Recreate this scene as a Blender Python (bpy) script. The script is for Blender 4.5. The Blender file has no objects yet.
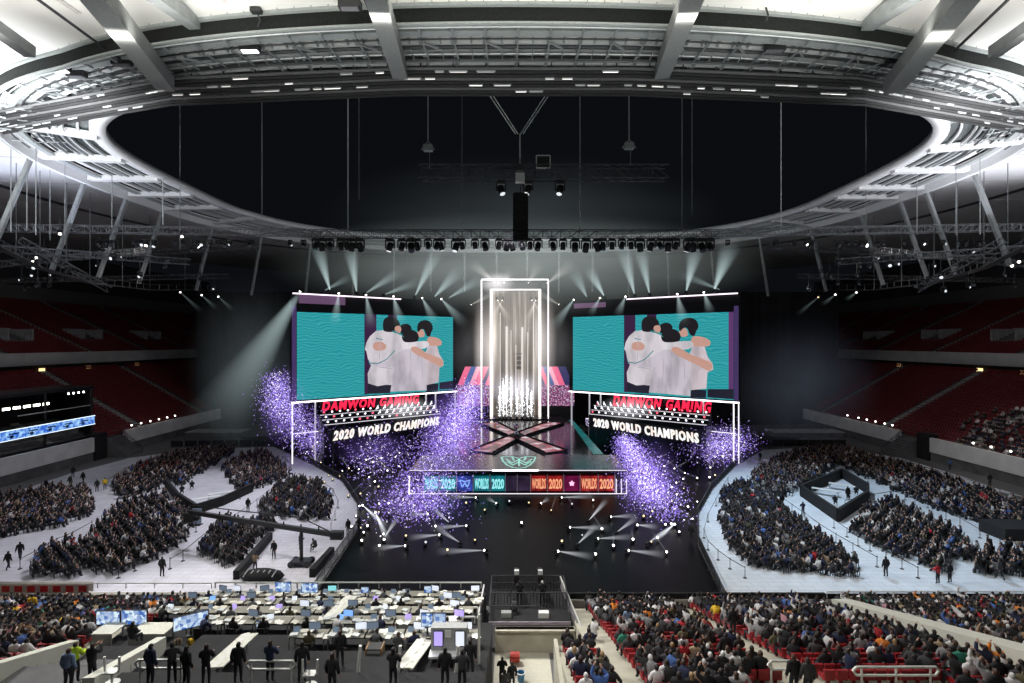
import bpy, bmesh, math, random
import numpy as np
from mathutils import Vector, Matrix, Quaternion
random.seed(7)
R = random.Random(11)
S = bpy.context.scene
COL = S.collection
V = Vector
F, CX, CY, CZ = 500.0, 512.0, 341.5, 21.0

def P(x, y, Y):                       # a point seen at photo position x, y that stands Y metres away
    return V(((x - CX) / F * Y, Y, CZ - (y - CY) / F * Y))
def G(x, y, z=0.0):                   # the same on a level surface of height z
    Y = (CZ - z) * F / (y - CY)
    return V(((x - CX) / F * Y, Y, z))

# ------------------------------------------------------------------ words
ONES = 'zeroth first second third fourth fifth sixth seventh eighth ninth tenth eleventh twelfth thirteenth fourteenth fifteenth sixteenth seventeenth eighteenth nineteenth'.split()
TENS = {2: ('twenty', 'twentieth'), 3: ('thirty', 'thirtieth'), 4: ('forty', 'fortieth'), 5: ('fifty', 'fiftieth'), 6: ('sixty', 'sixtieth'), 7: ('seventy', 'seventieth'), 8: ('eighty', 'eightieth'), 9: ('ninety', 'ninetieth')}
def nth(n):
    if n < 20: return ONES[n]
    if n >= 100: return 'hundred-and-' + nth(n - 100)
    a, b = divmod(n, 10)
    return TENS[a][1] if b == 0 else TENS[a][0] + '-' + ONES[b]

# ------------------------------------------------------------------ materials
MATS = {}
def mat(name, col, rough=0.6, metal=0.0, em=0.0, var=0.12, scale=6.0, bump=0.0, spec=0.5, emcol=None):
    if name in MATS: return MATS[name]
    m = bpy.data.materials.new(name); m.use_nodes = True
    n, l = m.node_tree.nodes, m.node_tree.links
    b = n['Principled BSDF']
    b.inputs['Roughness'].default_value = rough
    b.inputs['Metallic'].default_value = metal
    b.inputs['Specular IOR Level'].default_value = spec
    c = (*col, 1)
    if var > 0:
        tc = n.new('ShaderNodeTexCoord'); nz = n.new('ShaderNodeTexNoise')
        nz.inputs['Scale'].default_value = scale; nz.inputs['Detail'].default_value = 3
        l.new(tc.outputs['Object'], nz.inputs['Vector'])
        rp = n.new('ShaderNodeValToRGB')
        rp.color_ramp.elements[0].position = 0.3; rp.color_ramp.elements[1].position = 0.7
        rp.color_ramp.elements[0].color = (*[max(0, x * (1 - var)) for x in col], 1)
        rp.color_ramp.elements[1].color = (*[min(1, x * (1 + var)) for x in col], 1)
        l.new(nz.outputs['Fac'], rp.inputs['Fac']); l.new(rp.outputs['Color'], b.inputs['Base Color'])
        if bump:
            bp = n.new('ShaderNodeBump'); bp.inputs['Strength'].default_value = bump
            l.new(nz.outputs['Fac'], bp.inputs['Height']); l.new(bp.outputs['Normal'], b.inputs['Normal'])
    else:
        b.inputs['Base Color'].default_value = c
    if em > 0:
        b.inputs['Emission Color'].default_value = (*(emcol or col), 1)
        b.inputs['Emission Strength'].default_value = em
    MATS[name] = m
    return m
def glow(name, col, s):
    return mat(name, tuple(min(x, 0.6) for x in col), 0.5, 0, s, var=0.0, emcol=col)

# ------------------------------------------------------------------ mesh collector
class MB:
    def __init__(s): s.v = []; s.f = []; s.m = []
    def add(s, vs, fs, m=0):
        b = len(s.v); s.v.extend([tuple(v) for v in vs]); s.f.extend([tuple(i + b for i in f) for f in fs]); s.m.extend([m] * len(fs)); return s
    def box(s, lo, hi, m=0):
        x0, y0, z0 = lo; x1, y1, z1 = hi
        return s.add([(x0,y0,z0),(x1,y0,z0),(x1,y1,z0),(x0,y1,z0),(x0,y0,z1),(x1,y0,z1),(x1,y1,z1),(x0,y1,z1)],
                     [(0,3,2,1),(4,5,6,7),(0,1,5,4),(1,2,6,5),(2,3,7,6),(3,0,4,7)], m)
    def cbox(s, c, d, m=0):
        return s.box([c[i] - d[i] / 2 for i in range(3)], [c[i] + d[i] / 2 for i in range(3)], m)
    def quad(s, a, b, c, d, m=0): return s.add([a, b, c, d], [(0, 1, 2, 3)], m)
    def bar(s, p, q, w, h, m=0, up=(0, 0, 1)):      # rectangular bar from p to q
        p, q = V(p), V(q); d = (q - p).normalized(); u = V(up)
        if abs(d.dot(u)) > 0.98: u = V((0, 1, 0))
        a = d.cross(u).normalized(); b = a.cross(d).normalized()
        vs = [o + a * (i * w / 2) + b * (j * h / 2) for o in (p, q) for i, j in ((-1,-1),(1,-1),(1,1),(-1,1))]
        return s.add(vs, [(0,1,2,3),(7,6,5,4),(0,4,5,1),(1,5,6,2),(2,6,7,3),(3,7,4,0)], m)
    def tube(s, p, q, r, r2=None, n=6, m=0, cap=True):
        r2 = r if r2 is None else r2
        p, q = V(p), V(q); d = q - p
        if d.length < 1e-6: return s
        d.normalize(); u = V((0, 0, 1)) if abs(d.z) < 0.95 else V((1, 0, 0))
        a = d.cross(u).normalized(); b = a.cross(d)
        vs = [o + (a * math.cos(2 * math.pi * k / n) + b * math.sin(2 * math.pi * k / n)) * rr for o, rr in ((p, r), (q, r2)) for k in range(n)]
        fs = [(k, n + k, n + (k + 1) % n, (k + 1) % n) for k in range(n)]
        if cap: fs += [tuple(range(n)), tuple(range(n, 2 * n))[::-1]]
        return s.add(vs, fs, m)
    def path(s, pts, r, n=6, m=0):
        for a, b in zip(pts, pts[1:]): s.tube(a, b, r, n=n, m=m)
        return s
    def ball(s, c, r, nu=8, nv=6, m=0, zr=None):
        rx, ry, rz = r if hasattr(r, '__len__') else (r, r, r)
        vs = [(c[0], c[1], c[2] - rz)]
        for j in range(1, nv):
            t = math.pi * j / nv
            for i in range(nu):
                a = 2 * math.pi * i / nu
                vs.append((c[0] + rx * math.sin(t) * math.cos(a), c[1] + ry * math.sin(t) * math.sin(a), c[2] - rz * math.cos(t)))
        vs.append((c[0], c[1], c[2] + rz)); L = len(vs) - 1; fs = []
        for i in range(nu):
            k = (i + 1) % nu
            fs.append((0, 1 + k, 1 + i)); fs.append((L, L - nu + i, L - nu + k))
            for j in range(nv - 2):
                fs.append((1 + j * nu + i, 1 + j * nu + k, 1 + (j + 1) * nu + k, 1 + (j + 1) * nu + i))
        return s.add(vs, fs, m)
    def prism(s, poly, z0, z1, m=0):
        n = len(poly)
        vs = [(p[0], p[1], z0) for p in poly] + [(p[0], p[1], z1) for p in poly]
        return s.add(vs, [tuple(range(n))[::-1], tuple(range(n, 2 * n))] + [(k, (k + 1) % n, n + (k + 1) % n, n + k) for k in range(n)], m)
    def lathe(s, prof, n=12, c=(0, 0, 0), m=0):
        vs = [(c[0] + r * math.cos(2 * math.pi * k / n), c[1] + r * math.sin(2 * math.pi * k / n), c[2] + z) for r, z in prof for k in range(n)]
        fs = [(j * n + k, j * n + (k + 1) % n, (j + 1) * n + (k + 1) % n, (j + 1) * n + k) for j in range(len(prof) - 1) for k in range(n)]
        return s.add(vs, fs, m)
    def mesh(s, name, mats, smooth=False):
        me = bpy.data.meshes.new(name); me.from_pydata(s.v, [], s.f)
        for mm in (mats if isinstance(mats, (list, tuple)) else [mats]): me.materials.append(mm)
        me.polygons.foreach_set('material_index', s.m)
        if smooth: me.polygons.foreach_set('use_smooth', [True] * len(s.f))
        me.update(); return me
    def build(s, name, mats, parent=None, smooth=False, **kw):
        return link(name, s.mesh(name, mats, smooth), parent, **kw)

def link(name, me, parent=None, label=None, cat=None, group=None, kind=None, loc=None, rot=None):
    o = bpy.data.objects.new(name, me); COL.objects.link(o)
    if parent is not None: o.parent = parent
    if loc is not None: o.location = loc
    if rot is not None: o.rotation_euler = rot
    return tag(o, label, cat, group, kind)
def tag(o, label=None, cat=None, group=None, kind=None):
    if label: o['label'] = label
    if cat: o['category'] = cat
    if group: o['group'] = group
    if kind: o['kind'] = kind
    return o
def thing(name, label, cat, loc=(0, 0, 0), rz=0.0, group=None):
    return link(name, None, None, label, cat, group, None, loc, (0, 0, rz))
def kids(o): return [c for c in COL.objects if c.parent == o]
def copy_tree(o, tree, label=None, loc=None, rz=None, group=None):
    """tree: list of (child, [subchildren]) of o"""
    c = o.copy(); COL.objects.link(c)
    if label: c['label'] = label
    if group: c['group'] = group
    if loc is not None: c.location = loc
    if rz is not None: c.rotation_euler = (0, 0, rz)
    made = []
    for ch, subs in tree:
        d = ch.copy(); COL.objects.link(d); d.parent = c; made.append(d)
        for sb in subs:
            e = sb.copy(); COL.objects.link(e); e.parent = d
    return c, made
def struct(name, mb, mats, smooth=False):
    return mb.build(name, mats, None, smooth, kind='structure')

def merge_np(name, protos, places, mats, choose=None):
    """many copies in one mesh; protos: list of (verts Nx3, faces list, matidx list); places: (proto index, 4x4 np, material map)"""
    vs, loops, starts, tot, mi = [], [], [], [], []
    off = 0; ls = 0
    for pi, M, mm in places:
        pv, pf, pm = protos[pi]
        vs.append(pv @ M[:3, :3].T + M[:3, 3])
        for f in pf:
            loops.extend([i + off for i in f]); starts.append(ls); tot.append(len(f)); ls += len(f)
        mi.extend([mm[k] for k in pm]); off += len(pv)
    vs = np.concatenate(vs)
    me = bpy.data.meshes.new(name)
    me.vertices.add(len(vs)); me.vertices.foreach_set('co', vs.astype(np.float32).ravel())
    me.loops.add(len(loops)); me.loops.foreach_set('vertex_index', np.array(loops, np.int32))
    me.polygons.add(len(starts)); me.polygons.foreach_set('loop_start', np.array(starts, np.int32)); me.polygons.foreach_set('loop_total', np.array(tot, np.int32))
    for m in mats: me.materials.append(m)
    me.polygons.foreach_set('material_index', np.array(mi, np.int32))
    me.update(calc_edges=True); me.validate()
    return me
def M4(loc, rz=0.0, s=1.0):
    c, q = math.cos(rz) * s, math.sin(rz) * s
    return np.array([[c, -q, 0, loc[0]], [q, c, 0, loc[1]], [0, 0, s, loc[2]], [0, 0, 0, 1]], float)

def text_geo(txt, w, h, shear=0.0, depth=0.03, bold=0.012, gap=1.0):
    """letters fitted to w x h, lower left at 0,0; returns verts, faces"""
    cu = bpy.data.curves.new('t', 'FONT'); cu.body = txt; cu.extrude = depth / 2; cu.resolution_u = 2
    cu.offset = bold; cu.space_character = gap
    ob = bpy.data.objects.new('t', cu); COL.objects.link(ob)
    dg = bpy.context.evaluated_depsgraph_get(); me = ob.evaluated_get(dg).to_mesh()
    vs = [v.co.copy() for v in me.vertices]; fs = [tuple(p.vertices) for p in me.polygons]
    ob.evaluated_get(dg).to_mesh_clear(); bpy.data.objects.remove(ob); bpy.data.curves.remove(cu)
    x0 = min(v.x for v in vs); x1 = max(v.x for v in vs); y0 = min(v.y for v in vs); y1 = max(v.y for v in vs)
    zmax = max(abs(v.z) for v in vs) or 1
    out = []
    for v in vs:
        x = (v.x - x0) / (x1 - x0) * w; y = (v.y - y0) / (y1 - y0) * h
        out.append((x + shear * y, y, v.z / zmax * depth / 2))
    return out, fs
def text_on(mb, txt, o, u, v, w, h, m=0, shear=0.0, depth=0.03, bold=0.012, gap=1.0):
    vs, fs = text_geo(txt, w, h, shear, depth, bold, gap); n = u.cross(v)
    mb.add([o + u * a + v * b + n * c for a, b, c in vs], fs, m)

# ------------------------------------------------------------------ shared materials
M = dict(
    conc=mat('concrete', (0.42, 0.42, 0.42), 0.85, var=0.2, scale=0.8),
    conc_d=mat('dark_concrete', (0.13, 0.13, 0.135), 0.9, var=0.25, scale=0.6),
    tan=mat('tan_concrete', (0.46, 0.44, 0.36), 0.85, var=0.12, scale=1.2),
    white=mat('white_paint', (0.80, 0.80, 0.80), 0.5, var=0.05),
    membrane=mat('roof_membrane', (0.80, 0.79, 0.76), 0.8, var=0.05, scale=0.15),
    steel=mat('grey_steel', (0.36, 0.38, 0.38), 0.45, 0.3, var=0.12, scale=1.5),
    steel_l=mat('light_steel', (0.66, 0.69, 0.69), 0.4, 0.2, var=0.08, scale=1.5),
    steel_d=mat('dark_steel', (0.05, 0.052, 0.055), 0.5, 0.4, var=0.2, scale=3),
    glass=mat('dark_glazing', (0.06, 0.075, 0.072), 0.25, 0.0, var=0.4, scale=0.4),
    black=mat('black_cloth', (0.012, 0.012, 0.014), 0.9, var=0.3),
    blackgloss=mat('black_gloss', (0.02, 0.02, 0.024), 0.28, var=0.3, scale=2),
    blackplastic=mat('black_plastic', (0.02, 0.02, 0.022), 0.45, var=0.2),
    red=mat('red_seat_plastic', (0.30, 0.012, 0.018), 0.5, var=0.2, scale=4),
    red_far=mat('far_red_seat_plastic', (0.24, 0.014, 0.022), 0.6, var=0.2, scale=4),
    rail=mat('rail_steel', (0.74, 0.75, 0.72), 0.35, 0.3, var=0.05),
    chrome=mat('chrome', (0.7, 0.7, 0.7), 0.25, 0.9, var=0.05),
    wlight=glow('white_light', (1.0, 0.98, 0.95), 6.0),
    wline=glow('white_led_line', (1.0, 0.96, 1.0), 3.0),
    warm=glow('warm_lamp', (1.0, 0.75, 0.38), 4.0),
    lens=glow('lamp_lens', (1.0, 0.95, 0.88), 6.0),
)
# ================================================================== FLOORS
def poly_floor(name, pts, z0, z1, m):
    return struct(name, MB().prism([(p.x, p.y) for p in pts], z0, z1), m)
struct('floor', MB().box((-150, 20, -0.3), (150, 175, 0.0)), mat('field_cover', (0.13, 0.13, 0.135), 0.85, var=0.25, scale=0.15))
def floor_pts(px, near):
    return [G(x, y) for x, y in px] + [V((x, 39.6, 0)) for x in near]
WL = [(0, 497), (70, 474), (130, 458), (200, 449), (274, 447), (312, 465), (342, 482), (357, 505), (357, 530), (330, 570)]
WR = [(700, 546), (699, 515), (713, 490), (735, 467), (763, 450), (830, 447), (900, 458), (960, 476), (1024, 497)]
def white_floor_mat(name, col):
    m = mat(name, col, 0.7, var=0.10, scale=0.5)
    n, l = m.node_tree.nodes, m.node_tree.links
    tc = n.new('ShaderNodeTexCoord'); br = n.new('ShaderNodeTexBrick')
    br.inputs['Scale'].default_value = 0.35; br.inputs['Mortar Size'].default_value = 0.012
    base = n['Principled BSDF'].inputs['Base Color']; src = base.links[0].from_socket
    br.inputs['Mortar'].default_value = (*[c * 0.78 for c in col], 1)
    l.new(tc.outputs['Object'], br.inputs['Vector']); l.new(src, br.inputs['Color1']); l.new(src, br.inputs['Color2'])
    l.new(br.outputs['Color'], base)
    return m
pl = [G(*p) for p in WL]; pl = [V((-67, 39.7, 0)), V((-67, 72, 0))] + pl + [V((-16.4, 39.7, 0))]
poly_floor('floor_pale_panels', pl, 0.0, 0.03, white_floor_mat('pale_floor_cool_lit', (0.62, 0.61, 0.66)))  # cool light on the white floor put into its colour
pr = [G(*p) for p in WR]; pr = [V((17.2, 39.7, 0))] + pr + [V((67, 72, 0)), V((67, 39.7, 0))]
poly_floor('floor_pale_panels.001', pr, 0.0, 0.03, white_floor_mat('pale_floor_blue_lit', (0.60, 0.64, 0.70)))  # bluish light on the white floor put into its colour
ps = [V((-16.2, 39.7, 0)), G(332, 570), G(359, 530), G(359, 505), G(344, 481), G(314, 464), G(276, 446), G(240, 438), G(330, 432), G(700, 432), G(800, 438),
      G(761, 449), G(733, 466), G(711, 489), G(697, 515), G(698, 546), V((17.0, 39.7, 0))]
poly_floor('floor_black_cover', ps, 0.0, 0.02, mat('black_stage_floor', (0.0042, 0.0038, 0.0046), 0.38, var=0.4, scale=0.35, spec=0.06))

# ================================================================== SIDE STANDS (mirrored)
LOW = dict(x0=74.0, z0=3.3, x1=95.0, z1=15.2, n=24)
UP = dict(x0=97.0, z0=18.2, x1=126.0, z1=31.5, n=30)
Y0S, Y1S, YUP = 50.0, 165.0, 212.0
seat_places = []
def far_seat():
    b = MB(); b.box((-0.22, -0.19, 0.38), (0.22, 0.22, 0.44)); b.box((-0.22, -0.25, 0.42), (0.22, -0.17, 0.82)); return (np.array(b.v), b.f, b.m)
AISLE_L = [(118.0, 74.6), ]
def tier(side, T, name):
    b = MB(); n = T['n']; dx = (T['x1'] - T['x0']) / n; dz = (T['z1'] - T['z0']) / n
    for k in range(n):
        xa = T['x0'] + k * dx; z = T['z0'] + k * dz
        lo, hi = sorted((side * xa, side * (T['x1'] + 2)))
        b.box((lo, Y0S, z - (dz if k else 1.5)), (hi, Y1S if T is LOW else YUP, z))
    return struct(name, b, M['conc_d'])
for side, nm in ((-1, 'floor_terrace'), (1, 'floor_terrace')):
    tier(side, LOW, nm); tier(side, UP, nm)
def stand_xyz(T, side, t, y):
    return V((side * (T['x0'] + t * (T['x1'] - T['x0'])), y, T['z0'] + t * (T['z1'] - T['z0'])))
# aisles: (tier, t-range, y) given where they run
AIS = {'low': [63.0, 82.0, 101.0, 121.0], 'up': [62.0, 78.0, 96.0, 116.0, 134.0, 152.0, 170.0]}
for side in (-1, 1):
    for key, T in (('low', LOW), ('up', UP)):
        b = MB(); dx = (T['x1'] - T['x0']) / T['n']; dz = (T['z1'] - T['z0']) / T['n']
        for ya in AIS[key]:
            for k in range(T['n'] * 2):
                xa = T['x0'] + k * dx / 2; z = T['z0'] + (k // 2) * dz + (0.5 * dz if k % 2 else 0.0)
                lo, hi = sorted((side * xa, side * (xa + dx / 2)))
                b.box((lo, ya - 0.65, z - 0.3), (hi, ya + 0.65, z + 0.06))
        struct('floor_aisle_steps', b, mat('pale_step_concrete', (0.40, 0.40, 0.39), 0.85, var=0.15, scale=1.0))
    portals = [(70.0, 0.42), (87.0, 0.30), (105.0, 0.30), (124.0, 0.32), (145.0, 0.32)]
    for key, T in (('low', LOW), ('up', UP)):
        dx = (T['x1'] - T['x0']) / T['n']; dz = (T['z1'] - T['z0']) / T['n']
        for k in range(T['n']):
            xa = T['x0'] + (k + 0.55) * dx; z = T['z0'] + k * dz
            y = 53.0
            while y < (160 if key == 'low' else 208):
                skip = any(abs(y - ya) < 0.95 for ya in AIS[key])
                if key == 'up': skip = skip or any(abs(y - py) < 3.2 and abs((k + .5) / T['n'] - pt) < 0.10 for py, pt in portals)
                if side < 0 and key == 'low' and y < 90.5 and k < 10: skip = True
                if not skip: seat_places.append((0, M4((side * xa, y, z), side * math.pi / 2), [0]))
                y += 0.62 if key == 'low' else 0.66
    for i, (py, pt) in enumerate(portals):      # entrance portals let into the upper tier
        p = stand_xyz(UP, side, pt, py); b = MB()
        s = side
        def bx(x0, x1, y0, y1, z0, z1, m=0):
            lo, hi = sorted((s * x0, s * x1)); b.box((lo, y0, z0), (hi, y1, z1), m)
        xa = abs(p.x)
        bx(xa - 2.6, xa + 2.6, py - 2.8, py - 2.45, p.z - 1.2, p.z + 1.5); bx(xa - 2.6, xa + 2.6, py + 2.45, py + 2.8, p.z - 1.2, p.z + 1.5)
        bx(xa + 2.3, xa + 2.7, py - 2.8, py + 2.8, p.z - 1.2, p.z + 1.7); bx(xa - 2.6, xa + 2.3, py - 2.45, py + 2.45, p.z - 1.4, p.z - 0.9)
        bx(xa + 2.25, xa + 2.3, py - 1.1, py + 1.1, p.z - 0.9, p.z + 1.0, 1)
        struct('wall_portal', b, [M['conc'], M['black']])
me = merge_np('red_seat_rows', [far_seat()], seat_places, [M['red_far']])
link('red_seat_rows', me, None, 'red plastic seats filling the two tiers of the distant side stands', 'seats', None, 'stuff')
for side, nm in ((-1, 'left'), (1, 'right')):
    s = side
    def sx(a, b_): return sorted((s * a, s * b_))
    b = MB()
    lo, hi = sx(73.4, 74.0)
    gap = (88.0, 95.0)
    b.box((lo, Y0S, 1.6), (hi, gap[0], 4.1)); b.box((lo, gap[1], 1.6), (hi, Y1S, 4.1))
    lo2, hi2 = sx(73.6, 74.0)
    b.box((lo2, Y0S, 0.0), (hi2, gap[0], 1.6), 1); b.box((lo2, gap[1], 0.0), (hi2, Y1S, 1.6), 1)
    struct('wall_' + nm, b, [mat('parapet_panel', (0.74, 0.75, 0.74), 0.7, var=0.10, scale=0.5), M['conc_d']])
    b = MB(); lo, hi = sx(95.6, 96.4)
    b.box((lo, Y0S, 16.2), (hi, YUP, 18.7)); lo, hi = sx(96.4, 97.2); b.box((lo, Y0S, 16.2), (hi, YUP, 17.6))
    struct('wall_balcony_' + nm, b, mat('balcony_band', (0.62, 0.62, 0.60), 0.7, var=0.08, scale=0.4))
    b = MB(); lo, hi = sx(98.5, 99.0); b.box((lo, Y0S, 12.0), (hi, Y1S, 16.4)); struct('wall_concourse_' + nm, b, mat('dark_wall', (0.06, 0.055, 0.05), 0.9))
    b = MB(); lo, hi = sx(128.2, 128.8); b.box((lo, Y0S - 10, 25.0), (hi, YUP, 46.0)); b.box((*sx(127.2, 128.2)[:1], Y0S, 31.0), (sx(127.2, 128.2)[1], YUP, 35.5), 1)
    struct('wall_outer_' + nm, b, [mat('outer_wall', (0.07, 0.07, 0.075), 0.9), mat('outer_band', (0.24, 0.22, 0.20), 0.9)])
    # concourse doorways with warm light
    for i, y in enumerate((94.0, 104.5, 116.0, 131.0) if s < 0 else (96.0, 105.0, 127.0)):
        b = MB(); lo, hi = sx(98.3, 98.5)
        b.box((lo, y - 0.75, 13.2), (hi, y + 0.75, 15.4), 0)
        b.box((min(s * 98.2, s * 98.35), y - 0.95, 13.0), (max(s * 98.2, s * 98.35), y - 0.75, 15.6), 1); b.box((min(s * 98.2, s * 98.35), y + 0.75, 13.0), (max(s * 98.2, s * 98.35), y + 0.95, 15.6), 1)
        b.box((min(s * 98.2, s * 98.35), y - 0.95, 15.4), (max(s * 98.2, s * 98.35), y + 0.95, 15.6), 1)
        bright = (i == 1)
        b.build('concourse_door', [glow('door_glow_b', (1.0, 0.72, 0.32), 1.6) if bright else glow('door_glow_d', (0.9, 0.5, 0.22), 0.22), M['conc_d']], None, kind='structure')
    # dark entrance opening with steps and a black rail through the parapet
    b = MB()
    for k in range(8):
        lo, hi = sx(73.0 - 0.45 * (7 - k) + 0.0, 74.0); b.box((lo, gap[0] + 2.6, k * 0.4), (hi, gap[1] - 0.4, (k + 1) * 0.4))
    struct('floor_entrance_steps', b, M['conc_d'])
    b = MB(); lo, hi = sx(73.2, 75.0); b.box((lo, gap[0] - 0.1, 0.0), (hi, gap[0] + 2.4, 4.6))
    b.box((sx(73.15, 73.2)[0], gap[0] + 0.3, 0.4), (sx(73.15, 73.2)[1], gap[0] + 2.0, 4.2), 0)
    b.build('entrance_cabin', [M['black']], None, label='black cabin filling the gap in the parapet ' + ('under the stand with the blue ribbon sign' if s < 0 else 'opposite the stand with the ribbon sign'), cat='cabin')
    rl = thing('stair_railing', 'black metal railing down the dark parapet steps ' + ('near the ribbon sign booth' if s < 0 else 'opposite the ribbon sign booth'), 'railing', (s * 70.0, gap[1] - 0.2, 0))
    b = MB(); b.path([V((0, 0, 1.0)), V((s * 4.0, 0, 4.4))], 0.05); b.path([V((0, 0, 0.55)), V((s * 4.0, 0, 3.9))], 0.04); b.build('handrail', M['steel_d'], rl)
    for k in range(5):
        MB().tube((s * k, 0, k * 0.82), (s * k, 0, 1.0 + k * 0.85), 0.04).build('post', M['steel_d'], rl)
    # small footlights along the parapet top
    ys = [97, 99.5, 102.0, 104.5, 107.0, 109.5] if s < 0 else [97, 99, 101.5, 104, 106.5, 110, 80, 77, 74, 71]
    for i, y in enumerate(sorted(ys, reverse=True)):
        t = thing('parapet_lamp', 'small white parapet lamp, %s from the black curtain ' % nth(i + 1) + ('on the ribbon sign side' if s < 0 else 'opposite the ribbon sign'), 'lamp', (s * 73.8, y, 4.1), 0, 'lamps along the parapet')
        MB().tube((0, 0, 0), (0, 0, 0.55), 0.05).build('post', M['steel_d'], t)
        MB().ball((0, 0, 0.65), 0.16).build('bulb', glow('small_bulb', (1, 0.97, 0.9), 5.0), t)

# black curtain closing the far stand
b = MB(); n = 260; ys = []
for k in range(n + 1):
    x = -79.5 + 161.5 * k / n; y = 126.0 + 0.45 * math.sin(k * 1.9) + 0.2 * math.sin(k * 0.7); ys.append((x, y))
vs = [(x, y, z) for z in (0.0, 33.5) for x, y in ys]
b.add(vs, [(k, k + 1, n + 2 + k, n + 1 + k) for k in range(n)])
b.build('blackout_curtain', mat('blackout_cloth', (0.020, 0.021, 0.024), 0.95, var=0.3, scale=0.3), None, True, label='tall black pleated curtain closing off the far stand behind the stage', cat='curtain')

# booth on the side stand with blue ribbon screen
t = thing('broadcast_booth', 'black open broadcast booth standing on the red seats behind a blue ribbon screen', 'booth', (-77.5, 72.0, 3.0))
b = MB(); b.box((-4.2, -18, 0.6), (2.3, 17.6, 1.2)); b.build('deck', M['blackgloss'], t)
b = MB(); b.box((-4.4, -18, 1.2), (-4.2, 17.6, 9.6)); b.box((-4.4, 17.4, 1.2), (2.3, 17.7, 9.6)); b.build('back_wall', M['black'], t)
b = MB(); b.box((-4.6, -18, 9.6), (2.5, 17.8, 10.1)); b.build('roof', M['blackgloss'], t)
for k in range(5): MB().box((2.1, -17.9 + k * 8.8, 1.2), (2.35, -17.65 + k * 8.8, 9.6)).build('post', M['steel_d'], t)
b = MB(); b.box((2.2, -18, -2.6), (2.35, 17.7, 0.6)); b.build('skirt', M['black'], t)
MB().box((2.3, 4.0, 6.6), (2.42, 17.0, 6.72)).build('rail', M['steel_l'], t)
for k in range(5):
    l = MB().box((1.6, 2.0 + k * 1.6, 7.7), (2.0, 3.2 + k * 1.6, 8.1)).build('lamp_housing', M['blackplastic'], t)
    MB().box((2.0, 2.05 + k * 1.6, 7.72), (2.06, 3.15 + k * 1.6, 8.08)).build('lens', glow('booth_lamp', (1.0, 0.95, 0.82), 7.0), l)
for k in range(4):
    l = MB().box((1.6, 13.0 + k * 1.0, 8.9), (1.9, 13.4 + k * 1.0, 9.3)).build('lamp_housing', M['blackplastic'], t)
    MB().box((1.9, 13.05 + k * 1.0, 8.95), (1.95, 13.35 + k * 1.0, 9.25)).build('lens', M['wlight'], l)
t = thing('ribbon_screen', 'long blue LED ribbon screen across the front of the black booth', 'screen', (-75.0, 72.0, 6.2))
MB().box((0.0, -18, 0), (0.2, 17.7, 1.6)).build('housing', M['blackplastic'], t)
def ribbon_mat():
    m = bpy.data.materials.new('ribbon_blue'); m.use_nodes = True; n, l = m.node_tree.nodes, m.node_tree.links
    n.remove(n['Principled BSDF']); e = n.new('ShaderNodeEmission'); tc = n.new('ShaderNodeTexCoord'); nz = n.new('ShaderNodeTexNoise'); rp = n.new('ShaderNodeValToRGB')
    nz.inputs['Scale'].default_value = 2.2; nz.inputs['Detail'].default_value = 4
    rp.color_ramp.elements[0].color = (0.03, 0.13, 0.6, 1); rp.color_ramp.elements[1].color = (0.45, 0.75, 1.0, 1); rp.color_ramp.elements[0].position = 0.4; rp.color_ramp.elements[1].position = 0.72
    l.new(tc.outputs['Object'], nz.inputs['Vector']); l.new(nz.outputs['Fac'], rp.inputs['Fac']); l.new(rp.outputs['Color'], e.inputs['Color']); e.inputs['Strength'].default_value = 1.1
    l.new(e.outputs['Emission'], n['Material Output'].inputs['Surface']); return m
MB().quad((0.21, -17.9, 0.12), (0.21, 17.6, 0.12), (0.21, 17.6, 1.48), (0.21, -17.9, 1.48)).build('display', ribbon_mat(), t)
b = MB(); b.box((0.2, -18, 1.48), (0.25, 17.7, 1.6)); b.box((0.2, -18, 0), (0.25, 17.7, 0.1)); b.build('border', glow('ribbon_edge', (0.75, 0.88, 1.0), 1.5), t)
b = MB()
for k in range(11):
    y = -16.5 + k * 3.1
    b.box((0.215, y, 0.5), (0.23, y + 1.0, 0.62)); b.box((0.215, y + 0.2, 0.85), (0.23, y + 1.7, 1.05)); b.box((0.215, y + 0.4, 0.3), (0.23, y + 0.9, 0.75))
b.build('mark', mat('ribbon_ink', (0.02, 0.06, 0.3), 0.6, var=0), t)

# ================================================================== ROOF
RA, RB, RC, RX = 49.6, 33.5, 79.3, 0.8
NR = 240
def rim_pt(k, off):
    a = 2 * math.pi * k / NR
    c, s = math.cos(a), math.sin(a)
    RN = 3.9 - 1.3 * min(1.0, max(0.0, (s + 0.25) / 0.5))
    x = RA * math.copysign(abs(c) ** (2 / RN), c); y = RB * math.copysign(abs(s) ** (2 / RN), s)
    nx = math.copysign(abs(x / RA) ** (RN - 1), x) / RA; ny = math.copysign(abs(y / RB) ** (RN - 1), y) / RB
    L = math.hypot(nx, ny); return (RX + x + nx / L * off, RC + y + ny / L * off)
def resample(off, n):     # even spacing round the curve
    pts = [rim_pt(k, off) for k in range(NR)]; pts.append(pts[0])
    d = [0]
    for a, c in zip(pts, pts[1:]): d.append(d[-1] + math.dist(a, c))
    out = []; j = 0
    for i in range(n):
        t = d[-1] * i / n
        while d[j + 1] < t: j += 1
        u = (t - d[j]) / max(1e-9, d[j + 1] - d[j]); out.append((pts[j][0] + (pts[j+1][0] - pts[j][0]) * u, pts[j][1] + (pts[j+1][1] - pts[j][1]) * u))
    return out
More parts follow.
